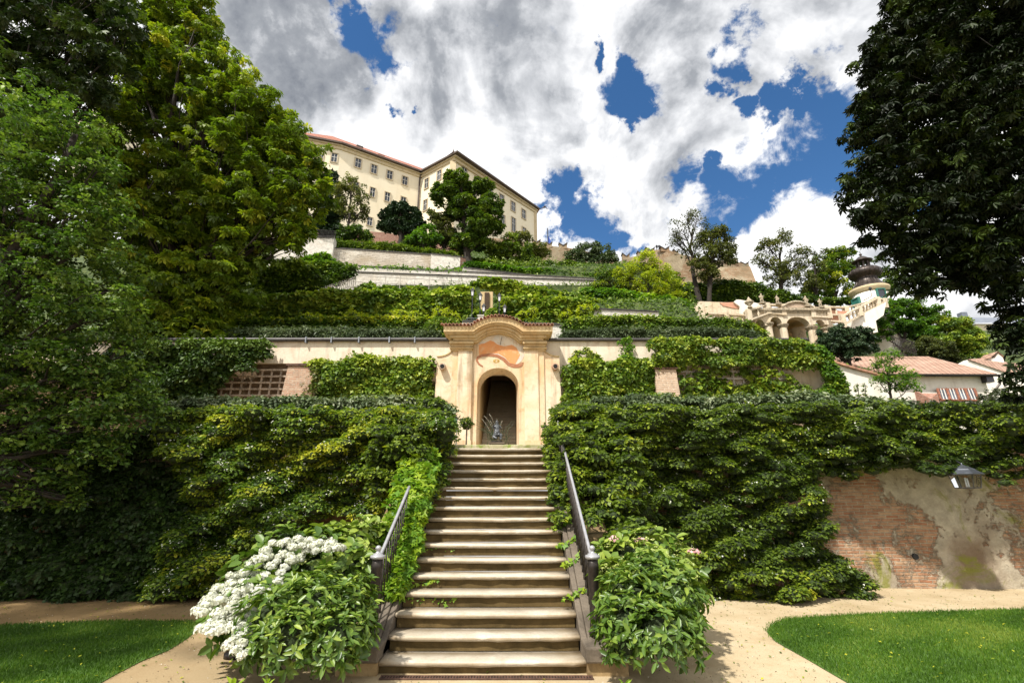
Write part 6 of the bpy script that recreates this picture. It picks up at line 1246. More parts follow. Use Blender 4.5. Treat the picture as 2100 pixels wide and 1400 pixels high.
# ------------------------------------------------------------------ bushes at the stair foot
def bush_lobes(l, Y_): return [plobe(*q[:3], q[3] if len(q) > 3 else Y_) for q in l]
def shoots_bush(name, label, cat, lobes, k, per, L, W, mt, seed, tint=(.5, .15), loc=None, low=-.75):
    """leafy shoots: each ends in a rosette of pointed leaves"""
    rng = rng_(seed); lobes = np.array([l[:6] for l in lobes]); t = thing(name, label, cat, loc or (float(lobes[:, 0].mean()), float(lobes[:, 1].mean()), 0)); P_, D_, N_, T_ = [], [], [], []
    for l in lobes:
        kk = int(k * 1.35 * (l[3] ** 2)); d = nrm(rng.normal(size=(kk * 2, 3))); d = d[d[:, 2] > low][:kk]; c = l[:3] + d * l[3:6] * rng.uniform(.74, 1.17, (len(d), 1)); c[:, 2] = np.maximum(c[:, 2], .08)
        ax = nrm(d * .8 + np.array([0, 0, .55]) + rng.normal(0, .2, d.shape))
        for j in range(per):
            an = 2 * np.pi * j / per + rng.uniform(0, .8, len(d)); a = nrm(np.cross(ax, np.tile([.3, .2, .9], (len(d), 1)))); b = np.cross(ax, a); rad = a * np.cos(an)[:, None] + b * np.sin(an)[:, None]
            tilt = rng.uniform(.1, .8, len(d))[:, None]; D = nrm(rad + ax * tilt - np.array([0, 0, .25])); N = nrm(ax - rad * tilt * .6 + rng.normal(0, .12, d.shape))
            P_.append(c + rng.normal(0, .012, c.shape)); D_.append(D); N_.append(N); T_.append(rng.normal(*tint, len(d)) + .1 * d[:, 2])
    leaf_mesh('foliage', np.vstack(P_), np.vstack(D_), np.vstack(N_), L, W, M[mt], t, 'oval', np.concatenate(T_), rng)
    core_mesh('shade_core', np.hstack([lobes, np.zeros((len(lobes), 1))]), .56, t, M['core'], 2); return t
pe = bush_lobes([(560, 1270, 62, 5.35), (640, 1250, 62, 5.35), (705, 1262, 55, 5.5), (600, 1310, 60, 5.1), (680, 1312, 58, 5.2), (545, 1315, 40, 5.15), (730, 1220, 36, 5.75), (735, 1300, 34, 5.4), (620, 1215, 40, 5.7), (665, 1205, 40, 5.8)], 5.3)
shoots_bush('peony_bush', 'dense glossy green peony bush at the foot of the left railing', 'bush', pe, 950, 7, .092, .40, 'leaf_peony', 31, (.45, .18))
pr2 = bush_lobes([(1300, 1240, 62, 5.5), (1370, 1225, 62, 5.6), (1285, 1290, 58, 5.3), (1350, 1300, 62, 5.2), (1392, 1285, 46, 5.35), (1385, 1220, 44, 5.7), (1270, 1220, 40, 5.75), (1330, 1185, 50, 5.9), (1410, 1325, 28, 5.2), (1280, 1330, 34, 5.15)], 5.4)
shoots_bush('peony_bush', 'rounded glossy green peony bush at the foot of the right railing', 'bush', pr2, 950, 7, .092, .40, 'leaf_peony', 32, (.40, .18))
hy = bush_lobes([(520, 1190, 60, 6.3), (590, 1150, 60, 6.6), (470, 1250, 45, 6.0), (545, 1230, 60, 5.9), (650, 1140, 55, 6.8), (455, 1290, 32, 5.7), (500, 1300, 42, 5.5)], 6.2)
t = shoots_bush('white_hydrangea', 'large hydrangea bush smothered in white flower heads left of the stair', 'bush', hy, 300, 6, .13, .62, 'leaf_peony', 33, (.40, .15))
# white flower heads: domes of many petals, each head a part
rng = rng_(34); heads = []
hpx = [(590, 1106), (575, 1118), (560, 1112), (612, 1104), (634, 1108), (640, 1118), (655, 1112), (600, 1122), (622, 1120), (676, 1112), (690, 1118), (668, 1126), (545, 1128), (540, 1142), (520, 1148), (555, 1140), (530, 1160), (512, 1160), (505, 1175), (520, 1176), (540, 1178), (556, 1160), (566, 1150), (575, 1138),
       (490, 1182), (470, 1182), (475, 1196), (500, 1195), (520, 1192), (458, 1204), (448, 1206), (470, 1212), (490, 1214), (505, 1208), (440, 1222), (452, 1228), (465, 1230), (480, 1226), (495, 1234), (428, 1232), (424, 1238), (405, 1249), (412, 1258), (470, 1246), (486, 1250), (500, 1246), (512, 1228), (460, 1258), (445, 1260), (474, 1268), (490, 1272), (436, 1282), (454, 1282), (470, 1286), (412, 1288), (428, 1292), (440, 1296), (455, 1292), (484, 1292), (497, 1284), (488, 1304), (478, 1312), (498, 1318), (470, 1324), (487, 1332), (495, 1340), (575, 1176), (585, 1160), (600, 1150), (615, 1140), (630, 1132), (560, 1196), (572, 1190), (548, 1222), (552, 1212), (508, 1262), (520, 1252), (505, 1300), (648, 1130), (700, 1124), (584, 1134), (596, 1138), (532, 1206), (516, 1216), (466, 1238), (480, 1240)]
for i, (px, py) in enumerate(hpx):
    Y = np.interp(py, [1100, 1180, 1250, 1340], [6.30, 5.85, 5.40, 4.88]) + rng.normal(0, .05); c = np.array(at(px + rng.normal(0, 2), py + rng.normal(0, 2), Y)); r = rng.uniform(.045, .072) * (1.0 if py < 1300 else .8)
    m_ = 95; d = nrm(rng.normal(size=(m_, 3))); d = d[d[:, 2] > -.35]; P = c + d * r * np.array([1, 1, .72]); D = nrm(rng.normal(size=d.shape)); N = nrm(d + rng.normal(0, .18, d.shape)); leaf_mesh('flower_head', P - N * .0, D, N, rng.uniform(.028, .04, len(d)), .95, M['white_petal'], t, 'diamond', rng.normal(.6, .25, len(d)), rng, fold=.04)
    core_mesh('flower_centre', np.array([[*c, r * .86, r * .86, r * .62, 0]]), 1.0, t, M['petal_core'] if 'petal_core' in M else M.setdefault('petal_core', plain('creamy flower centre', (.62, .64, .48), .9, var=.1, scale=30)), 2)
hb = bush_lobes([(680, 1130, 48, 6.9), (735, 1115, 45, 7.1), (720, 1160, 50, 6.7), (650, 1170, 45, 6.5), (755, 1160, 30, 6.6), (775, 1090, 22, 7.3)], 6.8)
t = shoots_bush('green_hydrangea', 'leafy hydrangea with small lime flower buds behind the left newel post', 'bush', hb, 330, 6, .13, .62, 'leaf_peony', 35, (.62, .18))
hr_ = bush_lobes([(1290, 1150, 52, 6.7), (1350, 1140, 52, 6.9), (1395, 1165, 44, 6.8), (1250, 1150, 34, 6.6), (1400, 1210, 42, 6.4), (1330, 1180, 50, 6.3), (1380, 1195, 50, 6.2), (1255, 1190, 34, 6.3)], 6.6)
t = shoots_bush('pink_hydrangea', 'broad hydrangea bush with lime buds and two pink flower heads behind the right newel', 'bush', hr_, 330, 6, .12, .62, 'leaf_peony', 36, (.66, .2))
for i, (px, py, Y) in enumerate(((1262, 1104, 6.6), (1314, 1109, 6.6), (1424, 1132, 6.5))):
    c = np.array(at(px, py, Y)); d = nrm(rng.normal(size=(60, 3))); d = d[d[:, 2] > -.1]; leaf_mesh('flower_head', c + d * np.array([.075, .06, .035]), nrm(rng.normal(size=d.shape)), nrm(d + [0, -.4, .5]), .032, .9, M['pink_petal'], t, 'diamond', rng.random(len(d)), rng)
def buds(t, lobes, n, seed, mt='bud', name='blossoms', r=.024):
    rng = rng_(seed); L = np.array([l[:6] for l in lobes]); i = rng.integers(0, len(L), n); d = nrm(np.stack([rng.normal(0, .6, n), -np.abs(rng.normal(.4, .4, n)), np.abs(rng.normal(.8, .3, n))], 1)); c = L[i, :3] + d * L[i, 3:6] * 1.08
    P = np.repeat(c, 7, 0) + rng.normal(0, .022, (n * 7, 3)) * [1, 1, .3]; leaf_mesh(name, P, nrm(rng.normal(size=P.shape)), nrm(np.tile([0, -.3, 1], (len(P), 1)) + rng.normal(0, .2, P.shape)), r, .9, M[mt], t, 'diamond', rng.random(len(P)), rng)
M['bud'] = leafmat('lime buds', [(0, (.30, .38, .06)), (1, (.60, .62, .25))], trans=.3)
buds(t, hr_, 70, 61); buds(t, hb, 60, 62)
# foreground shoots at the lower picture edge
for (px, py, Y, s_, lab) in ((478, 1404, 3.6, 1.0, 'fresh lime green shoots rising at the near path edge below the ground lamp'), (548, 1400, 3.9, .7, 'two narrow young leaves sprouting right of the lime shoots'), (1283, 1402, 3.8, .75, 'young lime shoot sprouting from the path near the right peony')):
    c = at(px, py, Y); rng = rng_(int(px)); t = thing('young_plant', lab, 'plant', (c.x, Y, 0)); mb = MB(); mb.tube([(c.x, Y, 0), (c.x + .01, Y, c.z)], .008, 6); mb.build('stem', M['lime_stem'] if 'lime_stem' in M else M.setdefault('lime_stem', plain('lime stem', (.25, .36, .06), .6)), t)
    n = 11; P, D, N = [], [], []
    for i in range(n):
        a = i * 2.4 + rng.uniform(0, .4); q = i / n; P.append((c.x, Y, c.z - .13 * s_ * (1 - q))); e = .25 + 1.3 * q; D.append((math.cos(a), math.sin(a), e)); N.append((-math.cos(a) * e, -math.sin(a) * e, 1))
    leaf_mesh('leaves', np.array(P), nrm(np.array(D)), nrm(np.array(N)), np.full(n, .095 * s_), .36, M['leaf_bright'], t, 'oval', rng.uniform(.6, 1, n), rng)
# ------------------------------------------------------------------ ivy on the second wall
def ivy(label, poly, Y, n, r, dens, L, mt, seed, W=.75, bulge=.2, holes=(), name='ivy', cat='ivy', tint=(.5, .15), shape='diamond', core=.5, flat=.6, droop=.8, up=.4, patch=None, group=None):
    B = wall_blobs(rng_(seed), poly, Y, n, r, flat, bulge, holes, tint, patch=patch); return leafy(name, label, cat, B, dens, L, W, mt, seed + 1, front=.3, core=core, up=up, droop=droop, shape=shape, low=-.6, group=group)
ivy('thick glossy ivy curtain between the left buttress and the gatehouse', [(622, 746), (660, 741), (700, 742), (745, 730), (800, 741), (860, 739), (882, 738), (882, 836), (650, 836), (648, 800), (655, 775), (650, 755)], Y1 - .1, 420, .24, 300, .12, 'leaf_ivy', 201, bulge=.35, patch=lambda x, y: .22 if y < 750 else 0)
ivy('dark ivy overhanging the left end of the cream wall', [(230, 720), (300, 705), (440, 702), (553, 705), (545, 720), (522, 745), (500, 758), (470, 762), (440, 790), (425, 835), (230, 835)], Y1 - .1, 560, .24, 300, .12, 'leaf_dark', 203, bulge=.6, patch=lambda x, y: .35 if y < 716 else 0)
ivy('thick glossy ivy curtain between the gatehouse and the right buttress', [(1166, 756), (1186, 740), (1210, 742), (1240, 748), (1300, 742), (1340, 745), (1385, 748), (1384, 757), (1346, 760), (1343, 836), (1166, 836)], Y1 - .1, 420, .24, 300, .12, 'leaf_ivy', 205, bulge=.35, patch=lambda x, y: .2 if y < 756 else 0)
ivy('thin ivy tendril arching up the cream wall beside the gatehouse', [(1168, 740), (1182, 718), (1200, 714), (1222, 724), (1238, 744), (1222, 744), (1206, 726), (1194, 723), (1184, 740)], Y1 - .05, 50, .08, 500, .09, 'leaf_ivy', 207, bulge=.1, tint=(.65, .12))
ivy('looped ivy tendril climbing over the wall coping', [(1268, 702), (1278, 690), (1292, 695), (1296, 715), (1298, 745), (1284, 748), (1272, 730)], Y1 - .2, 46, .09, 500, .09, 'leaf_bright', 209, bulge=.1, holes=([(1279, 704), (1288, 704), (1289, 722), (1281, 724)],), tint=(.5, .12))
IV = [(1333, 697), (1560, 697), (1640, 702), (1662, 708), (1690, 735), (1712, 765), (1735, 810), (1748, 836), (1660, 836), (1640, 815), (1650, 795), (1625, 760), (1600, 745), (1500, 748), (1386, 746), (1350, 738), (1340, 715)]
HO = ([(1436, 706), (1452, 706), (1500, 720), (1528, 735), (1500, 736), (1460, 726), (1440, 720)], [(1552, 722), (1562, 718), (1572, 735), (1556, 740)], [(1556, 702), (1580, 702), (1584, 718), (1568, 722)], [(1618, 735), (1626, 745), (1660, 748), (1690, 755), (1702, 785), (1690, 806), (1655, 806), (1640, 790), (1628, 760)], [(1382, 706), (1388, 706), (1388, 722), (1382, 720)], [(1590, 722), (1604, 735), (1598, 745), (1590, 738)])
ivy('thick ivy covering the right cream wall with a few bare plaster gaps', IV, Y1 - .08, 640, .19, 340, .10, 'leaf_ivy', 211, holes=HO, bulge=.35, patch=lambda x, y: .25 if y < 703 else 0)
ivy('bright ivy mound tumbling over the raked end of the right wall', [(1655, 712), (1680, 712), (1700, 730), (1712, 758), (1728, 790), (1742, 830), (1680, 836), (1665, 815), (1700, 800), (1706, 775), (1690, 752), (1660, 740)], Y1 - .12, 170, .17, 420, .09, 'leaf_bright', 213, bulge=.35, tint=(.4, .12))
ivy('large leaved vine spreading loosely over the grey wooden trellis', [(1386, 752), (1600, 756), (1640, 800), (1650, 836), (1390, 836)], Y1 - .1, 200, .12, 300, .16, 'leaf_ivy', 215, holes=([(1500, 764), (1535, 764), (1535, 790), (1500, 790)], [(1545, 765), (1575, 765), (1575, 778), (1545, 778)], [(1430, 754), (1465, 754), (1465, 762), (1430, 762)]), bulge=.15, W=.85, tint=(.55, .18), name='vine', cat='vine', core=0)
ivy('wispy vine clinging to the right edge of the pale left buttress', [(632, 760), (652, 752), (654, 800), (650, 822), (628, 812), (624, 785)], Y1 - .6, 30, .09, 320, .08, 'leaf_olive', 217, bulge=.1, core=0)
# ------------------------------------------------------------------ planting strips above the second wall
def hedge(label, poly, Y, n, r, dens, L, mt, seed, tint=(.45, .15), W=.6, flat=.7, bulge=.35, cat='hedge', name='hedge', core=.7, front=.5, up=.8, patch=None, holes=()):
    B = wall_blobs(rng_(seed), poly, Y, n, r, flat, bulge, holes, tint, patch=patch); return leafy(name, label, cat, B, dens, L, W, mt, seed + 1, front=front, core=core, up=up)
hedge('grey green lavender strip growing along the top of the left cream wall', [(455, 690), (470, 680), (560, 678), (700, 676), (820, 678), (895, 680), (900, 697), (760, 698), (600, 700), (460, 702)], 17.3, 420, .22, 170, .13, 'leaf_grey', 221, W=.22, tint=(.4, .2))
hedge('clipped yellow tipped hedge along the low pale wall on the left', [(465, 672), (470, 660), (600, 656), (740, 655), (880, 655), (900, 660), (900, 671), (700, 673), (560, 676), (480, 676)], 19.6, 420, .24, 190, .12, 'leaf_yellow', 223, tint=(.42, .18), patch=lambda x, y: .22 if y < 661 else -.12)
hedge('rounded ivy bush between the left hedge and the gatehouse roof', [(882, 662), (900, 655), (930, 660), (932, 674), (916, 678), (912, 694), (888, 692), (880, 676)], 17.6, 90, .22, 280, .10, 'leaf_ivy', 225, tint=(.45, .15), name='bush', cat='bush')
hedge('clipped dark hedge running above the right cream wall', [(1160, 668), (1180, 655), (1300, 652), (1400, 657), (1500, 660), (1540, 668), (1560, 680), (1575, 692), (1500, 684), (1400, 682), (1250, 682), (1150, 692)], 17.9, 420, .24, 240, .10, 'leaf_ivy', 227, tint=(.35, .15), patch=lambda x, y: .3 if y < 660 or x > 1530 else 0)
hedge('grey green shrub strip in front of the clipped hedge, right of the gatehouse', [(1150, 694), (1165, 680), (1300, 676), (1450, 676), (1540, 680), (1560, 694), (1400, 697), (1200, 697)], 17.1, 380, .2, 170, .12, 'leaf_grey', 229, W=.25, tint=(.3, .18))
ybs = [(625, 652, 13), (652, 652, 9), (722, 648, 15), (745, 652, 10), (808, 648, 11), (824, 649, 13), (850, 645, 10), (898, 643, 16), (918, 645, 12), (935, 652, 9), (1072, 650, 12), (1088, 643, 13), (1160, 650, 14), (1195, 640, 16), (560, 660, 10), (530, 664, 8)]
yl_ = ['lowest-left lime bush over the clipped hedge, fourth from its left end', 'low lime tuft touching the fourth bush from the left', 'tall feathery lime bush over the clipped hedge', 'lime tuft just right of the tall feathery lime bush', 'left half of the twin lime bushes over the hedge', 'right half of the twin lime bushes over the hedge', 'small lime ball right of the twin lime bushes', 'largest bright lime bush left of the gatehouse roof', 'lime bush overlapping the largest one', 'last lime tuft before the gatehouse roof', 'low lime tuft touching the right end of the gatehouse roof', 'lime bush right of and above the gatehouse roof end', 'lime bush between the gatehouse and the yellow trees', 'lime bush at the foot of the yellow trees', 'green tuft near the left end of the clipped hedge', 'tiny green tuft at the far left end of the clipped hedge']
for i, ((px, py, r), lab) in enumerate(zip(ybs, yl_)):
    Y = 20.3; l = plobe(px, py, r, Y); B = sub_blobs(rng_(300 + i), [l], 9, (.35, .6), .9, (.3, .9), -.5, (.55, .15)); leafy('lime_bush', lab, 'bush', B, 200, .13, .35, 'leaf_lime', 330 + i, core=.6, group='lime bushes along the upper terrace')
# vine banks (two tiers) under the upper walls
ivy('dense vine bank covering the lower tier of the slope left of the lamps', [(470, 655), (500, 640), (540, 615), (600, 605), (680, 600), (760, 600), (880, 604), (962, 606), (970, 640), (962, 658), (800, 660), (640, 664), (480, 664)], lambda x, y: 22.5, 900, .28, 120, .20, 'leaf_ivy', 401, bulge=.5, W=.9, tint=(.60, .18), name='vine_bank', cat='vine', flat=.55)
ivy('dense vine bank covering the lower tier of the slope right of the lamps', [(1038, 615), (1100, 612), (1190, 620), (1215, 635), (1200, 658), (1050, 660), (1020, 655)], lambda x, y: 22.5, 420, .28, 120, .20, 'leaf_ivy', 403, bulge=.5, W=.9, tint=(.60, .18), name='vine_bank', cat='vine', flat=.55)
ivy('looser vine tier climbing toward the white trellis left of the lamps', [(650, 609), (690, 602), (740, 596), (758, 584), (775, 600), (800, 591), (812, 601), (860, 592), (885, 603), (930, 595), (955, 590), (968, 596), (962, 612), (880, 608), (760, 606)], lambda x, y: 24.3, 420, .22, 120, .20, 'leaf_ivy', 405, bulge=.4, W=.9, tint=(.62, .18), name='vine_bank', cat='vine', flat=.6)
ivy('looser vine tier climbing toward the white trellis right of the lamps', [(965, 580), (1000, 574), (1060, 582), (1080, 592), (1110, 595), (1130, 601), (1160, 603), (1190, 614), (1225, 622), (1200, 630), (1150, 622), (1060, 616), (1034, 616), (1026, 596), (985, 586)], lambda x, y: 24.6, 440, .22, 120, .20, 'leaf_ivy', 407, bulge=.4, W=.9, tint=(.62, .18), name='vine_bank', cat='vine', flat=.6)
hedge('dark clipped ivy hedge at the left end of the trellis wall', [(620, 545), (660, 540), (700, 545), (728, 552), (722, 566), (700, 575), (690, 588), (620, 592), (600, 570)], 25.5, 230, .32, 150, .16, 'leaf_ivy', 409, tint=(.35, .14), patch=lambda x, y: .2 if y < 552 else 0)
hedge('big dark rounded shrub at the left end of the vine slope', [(540, 560), (570, 540), (610, 538), (640, 555), (655, 575), (640, 600), (600, 610), (550, 608), (530, 590)], 23.8, 210, .34, 150, .16, 'leaf_tree', 411, tint=(.45, .2), name='shrub', cat='shrub', patch=lambda x, y: .3 if y < 556 else 0)
hedge('light green creeper crowning the white wall block', [(600, 540), (640, 528), (665, 522), (680, 530), (680, 542), (640, 548)], 26.5, 60, .25, 150, .18, 'leaf_bright', 413, tint=(.4, .14), name='creeper', cat='ivy')
hedge('grassy green bank between the weathered wall and the notched brick wall', [(683, 500), (700, 494), (740, 500), (800, 503), (850, 512), (940, 522), (944, 527), (860, 520), (760, 514), (690, 508)], 35, 190, .35, 90, .25, 'leaf_tree', 415, tint=(.6, .15), W=.25, name='bank_planting', cat='shrub')
hedge('tangled green planting on the slope below the castle wall', [(960, 535), (1000, 540), (1060, 545), (1120, 548), (1190, 555), (1240, 562), (1270, 575), (1230, 578), (1160, 574), (1080, 566), (990, 556), (955, 548)], 37, 420, .42, 80, .26, 'leaf_tree', 417, tint=(.5, .2), name='bank_planting', cat='shrub')
hedge('low green border planting on the ledge above the pale descending wall', [(955, 546), (1020, 553), (1100, 564), (1160, 572), (1235, 578), (1236, 570), (1160, 560), (1060, 552), (960, 540)], 34.5, 260, .3, 110, .2, 'leaf_bright', 418, tint=(.25, .2), name='bank_planting', cat='shrub')
hedge('creepers trailing along the ledge of the weathered wall', [(740, 548), (800, 545), (830, 548), (900, 552), (960, 553), (960, 558), (860, 556), (760, 552)], 28.7, 40, .18, 110, .16, 'leaf_bright', 419, name='creeper', cat='ivy', core=0)
hedge('dark green shrub belt under the bastion', [(1370, 600), (1420, 588), (1480, 582), (1560, 590), (1580, 600), (1640, 612), (1720, 618), (1760, 612), (1770, 624), (1560, 618), (1480, 616), (1380, 618)], 42, 360, .6, 70, .24, 'leaf_tree', 421, tint=(.35, .2), name='shrub_belt', cat='shrub')
hedge('green undergrowth left of the loggia wall', [(1190, 600), (1260, 600), (1330, 610), (1400, 620), (1410, 655), (1300, 655), (1200, 650)], 25.5, 230, .36, 100, .20, 'leaf_bright', 423, tint=(.35, .2), name='undergrowth', cat='shrub')
# ------------------------------------------------------------------ trees on the hill
T = lambda l, Y: [plobe(a, b, r, Y + (q[0] if q else 0)) for a, b, r, *q in l]
def hilltree(label, base, Y, ptop, lobes, k, dens, L, mt, seed, tr=.25, W=.6, **kw):
    b0 = at(*base, Y); b0.z -= .6; kw.setdefault('rf', (.17, .32)); kw.setdefault('shell', (.45, 1.08)); return tree(kw.pop('name', 'broadleaf_tree'), label, b0, at(*ptop, Y), T(lobes, Y), int(k * 2.2), dens * 1.45, L * .82, W, mt, seed, tr=tr, **kw)
hilltree('large dark oak standing before the corner of the two castle wings', (963, 538), 36, (950, 420), [(915, 400, 27), (945, 378, 24), (985, 392, 25), (1005, 430, 28), (960, 430, 34), (975, 470, 34), (1015, 465, 22), (930, 440, 22, 1), (900, 395, 18), (955, 500, 26), (990, 495, 20), (925, 365, 14), (945, 405, 30, 2)], 14, 150, .24, 'leaf_tree', 501, tr=.34, tint=(.42, .16), core=.6)
hilltree('dark weeping beech hanging its branches before the long castle wing', (822, 505), 41, (822, 425), [(800, 440, 18), (822, 432, 20), (845, 445, 18), (808, 465, 20), (835, 468, 22), (858, 462, 13), (790, 462, 12)], 16, 150, .25, 'leaf_conifer', 503, tr=.25, tint=(.5, .2), core=.7, name='weeping_tree')
hilltree('thin airy young tree with crooked trunk at the left end of the castle', (711, 498), 37, (718, 385), [(700, 395, 20), (725, 385, 22), (742, 410, 18), (710, 430, 24), (735, 440, 20), (715, 372, 14), (748, 430, 10)], 10, 60, .22, 'leaf_olive', 505, tr=.15, tint=(.45, .2), core=0, twigs=5)
hilltree('tall dark conifer shaded behind the chestnut, left of the castle', (675, 490), 40, (682, 345), [(683, 360, 10), (682, 385, 16), (678, 415, 22), (674, 445, 26), (672, 470, 28), (690, 430, 16)], 16, 110, .26, 'leaf_conifer', 507, tr=.2, tint=(.35, .15), core=.75, name='conifer')
hilltree('low rounded dark bush below the airy young tree', (728, 502), 36, (728, 485), [(712, 482, 18), (735, 480, 18), (752, 487, 12), (700, 488, 10)], 16, 110, .22, 'leaf_tree', 509, tr=.12, core=.75, tint=(.3, .12), name='bush', cat='bush')
hilltree('young bright green tree on a slim stem before the notched brick wall', (870, 515), 35.5, (868, 470), [(858, 482, 16), (878, 472, 16), (892, 490, 14), (868, 495, 18), (845, 492, 12)], 14, 90, .2, 'leaf_bright', 511, tr=.08, tint=(.3, .15), core=.4)
hilltree('dark shaggy shrub tree left of the oak trunk', (912, 522), 36.5, (908, 450), [(895, 450, 15), (912, 465, 20), (920, 490, 20), (900, 490, 18), (888, 438, 10), (880, 500, 14), (935, 510, 12)], 14, 110, .22, 'leaf_olive', 513, tr=.12, tint=(.25, .15), core=.6)
hilltree('low dark round shrub left of the slim young tree', (848, 515), 36, (848, 492), [(845, 495, 14), (858, 502, 10), (836, 500, 9)], 14, 110, .2, 'leaf_tree', 515, tr=.08, core=.75, tint=(.3, .12), name='bush', cat='bush')
hilltree('spreading low maple on the slope right of the oak', (1036, 560), 37, (1038, 505), [(1015, 512, 20), (1045, 502, 22), (1070, 515, 20), (1040, 525, 26), (1010, 528, 14), (1080, 528, 14)], 12, 100, .22, 'leaf_tree', 517, tr=.12, tint=(.55, .18), core=.5, name='maple_tree')
hilltree('olive feathery shrub against the castle wall right of the maple', (1090, 545), 40, (1085, 495), [(1068, 492, 16), (1080, 485, 12), (1100, 512, 18), (1090, 525, 20), (1115, 520, 12)], 12, 90, .22, 'leaf_olive', 519, tr=.1, tint=(.45, .2), core=.4)
hilltree('small round dark shrub on the slope below the castle wall', (1120, 560), 36, (1120, 540), [(1112, 545, 15), (1130, 548, 13), (1098, 540, 12)], 12, 100, .22, 'leaf_tree', 521, tr=.08, tint=(.4, .15), core=.6, name='bush', cat='bush')
hilltree('bushy green shrub left of the grey round tree', (1168, 565), 36, (1166, 545), [(1160, 545, 15), (1176, 550, 13), (1148, 552, 10)], 12, 100, .22, 'leaf_tree', 523, tr=.08, tint=(.5, .15), core=.6, name='bush', cat='bush')
hilltree('broad grey green tree on the skyline between the castle and the bastion', (1206, 565), 41, (1210, 520), [(1180, 520, 18), (1205, 512, 20), (1235, 518, 20), (1255, 530, 14), (1195, 535, 18), (1225, 538, 20), (1170, 530, 10)], 12, 80, .24, 'leaf_grey', 525, tr=.16, tint=(.25, .18), core=.45, twigs=4)
hilltree('glowing yellow green locust tree in front of the bastion', (1333, 652), 27, (1326, 560), [(1325, 530, 20), (1310, 555, 26), (1345, 560, 26), (1375, 585, 22), (1330, 590, 30), (1360, 612, 26), (1290, 580, 22), (1390, 610, 16), (1310, 620, 20), (1345, 625, 20), (1270, 560, 14)], 13, 110, .17, 'leaf_lime', 527, tr=.14, tint=(.42, .22), core=.25, W=.4, twigs=4, low=-.5)
hilltree('darker yellow green tree left of the glowing locust', (1262, 645), 28, (1250, 575), [(1240, 565, 20), (1265, 572, 22), (1230, 590, 24), (1260, 605, 28), (1220, 605, 16), (1285, 620, 20), (1205, 608, 12)], 13, 110, .18, 'leaf_yellow', 529, tr=.14, tint=(.35, .22), core=.5, W=.4)
hilltree('dark bushy tree filling the gap right of the glowing locust', (1385, 668), 30, (1380, 600), [(1370, 575, 24), (1395, 600, 24), (1355, 600, 22), (1400, 635, 22), (1370, 635, 26), (1340, 640, 20), (1345, 570, 16), (1415, 620, 14)], 13, 110, .18, 'leaf_tree', 528, tr=.14, tint=(.5, .2), core=.5)
hilltree('tall half bare dark tree reaching above the bastion', (1437, 625), 40, (1420, 470), [(1400, 470, 26), (1430, 450, 24), (1390, 500, 20), (1450, 470, 18), (1380, 480, 12), (1410, 440, 10), (1425, 520, 26)], 10, 22, .2, 'leaf_olive', 531, tr=.26, tint=(.15, .12), core=0, twigs=10)
hilltree('leafy olive tree right of the half bare tree before the bastion', (1452, 622), 39, (1462, 500), [(1450, 490, 20), (1478, 480, 18), (1495, 500, 14), (1470, 520, 28), (1440, 540, 22), (1490, 535, 18), (1455, 565, 20), (1500, 515, 10)], 14, 85, .22, 'leaf_olive', 533, tr=.22, tint=(.38, .18), core=.35)
hilltree('open crowned tree with dark branches behind the loggia', (1602, 640), 44, (1598, 520), [(1575, 510, 22), (1605, 495, 22), (1635, 520, 20), (1560, 535, 18), (1590, 550, 26), (1625, 555, 24), (1600, 580, 28), (1645, 545, 14), (1570, 500, 12)], 11, 48, .22, 'leaf_olive', 535, tr=.3, tint=(.35, .2), core=0, twigs=7)
hilltree('sunlit yellow green tree left of the tower', (1705, 640), 45, (1705, 530), [(1690, 540, 20), (1715, 528, 20), (1735, 520, 16), (1700, 565, 28), (1725, 560, 24), (1675, 575, 24), (1670, 600, 26), (1720, 595, 26), (1740, 545, 14)], 13, 85, .24, 'leaf_yellow', 537, tr=.3, tint=(.35, .2), core=.4)
hilltree('slender tree with tufted branch tips between the loggia and the tower', (1672, 620), 43, (1668, 530), [(1668, 518, 7), (1690, 515, 7), (1660, 540, 10), (1680, 548, 14), (1650, 572, 20), (1665, 590, 22)], 11, 60, .2, 'leaf_olive', 539, tr=.16, tint=(.3, .18), core=.3)
hilltree('dark leaved tree peeping out right of the tower dome', (1830, 640), 44, (1826, 570), [(1818, 560, 16), (1835, 572, 14), (1822, 590, 20), (1838, 595, 12), (1802, 530, 10)], 12, 80, .24, 'leaf_tree', 541, tr=.2, tint=(.4, .2), core=.4)
hilltree('large dark clipped yew bush in front of the loggia end', (1738, 745), 24.5, (1738, 690), [(1700, 700, 24), (1730, 690, 26), (1765, 695, 24), (1715, 720, 26), (1750, 718, 28), (1785, 715, 14), (1690, 720, 16)], 24, 240, .12, 'leaf_conifer', 543, tr=.15, tint=(.45, .15), core=.85, name='yew_bush', cat='bush')
hilltree('wide bright green tree mass between the tower and the houses', (1850, 735), 38, (1850, 650), [(1820, 640, 24), (1850, 632, 26), (1885, 640, 26), (1915, 655, 26), (1830, 670, 28), (1870, 680, 30), (1800, 660, 16), (1900, 690, 26), (1810, 690, 18)], 14, 130, .2, 'leaf_bright', 545, tr=.2, tint=(.22, .16), core=.6)
hilltree('light grey green tree stepping down to the right above the tiled roofs', (1960, 745), 37.5, (1955, 680), [(1940, 665, 24), (1970, 675, 24), (1995, 690, 22), (1950, 700, 28), (1985, 715, 26), (1925, 710, 22), (2015, 705, 16), (1990, 735, 22)], 14, 130, .2, 'leaf_ivy', 547, tr=.2, tint=(.6, .18), core=.6)
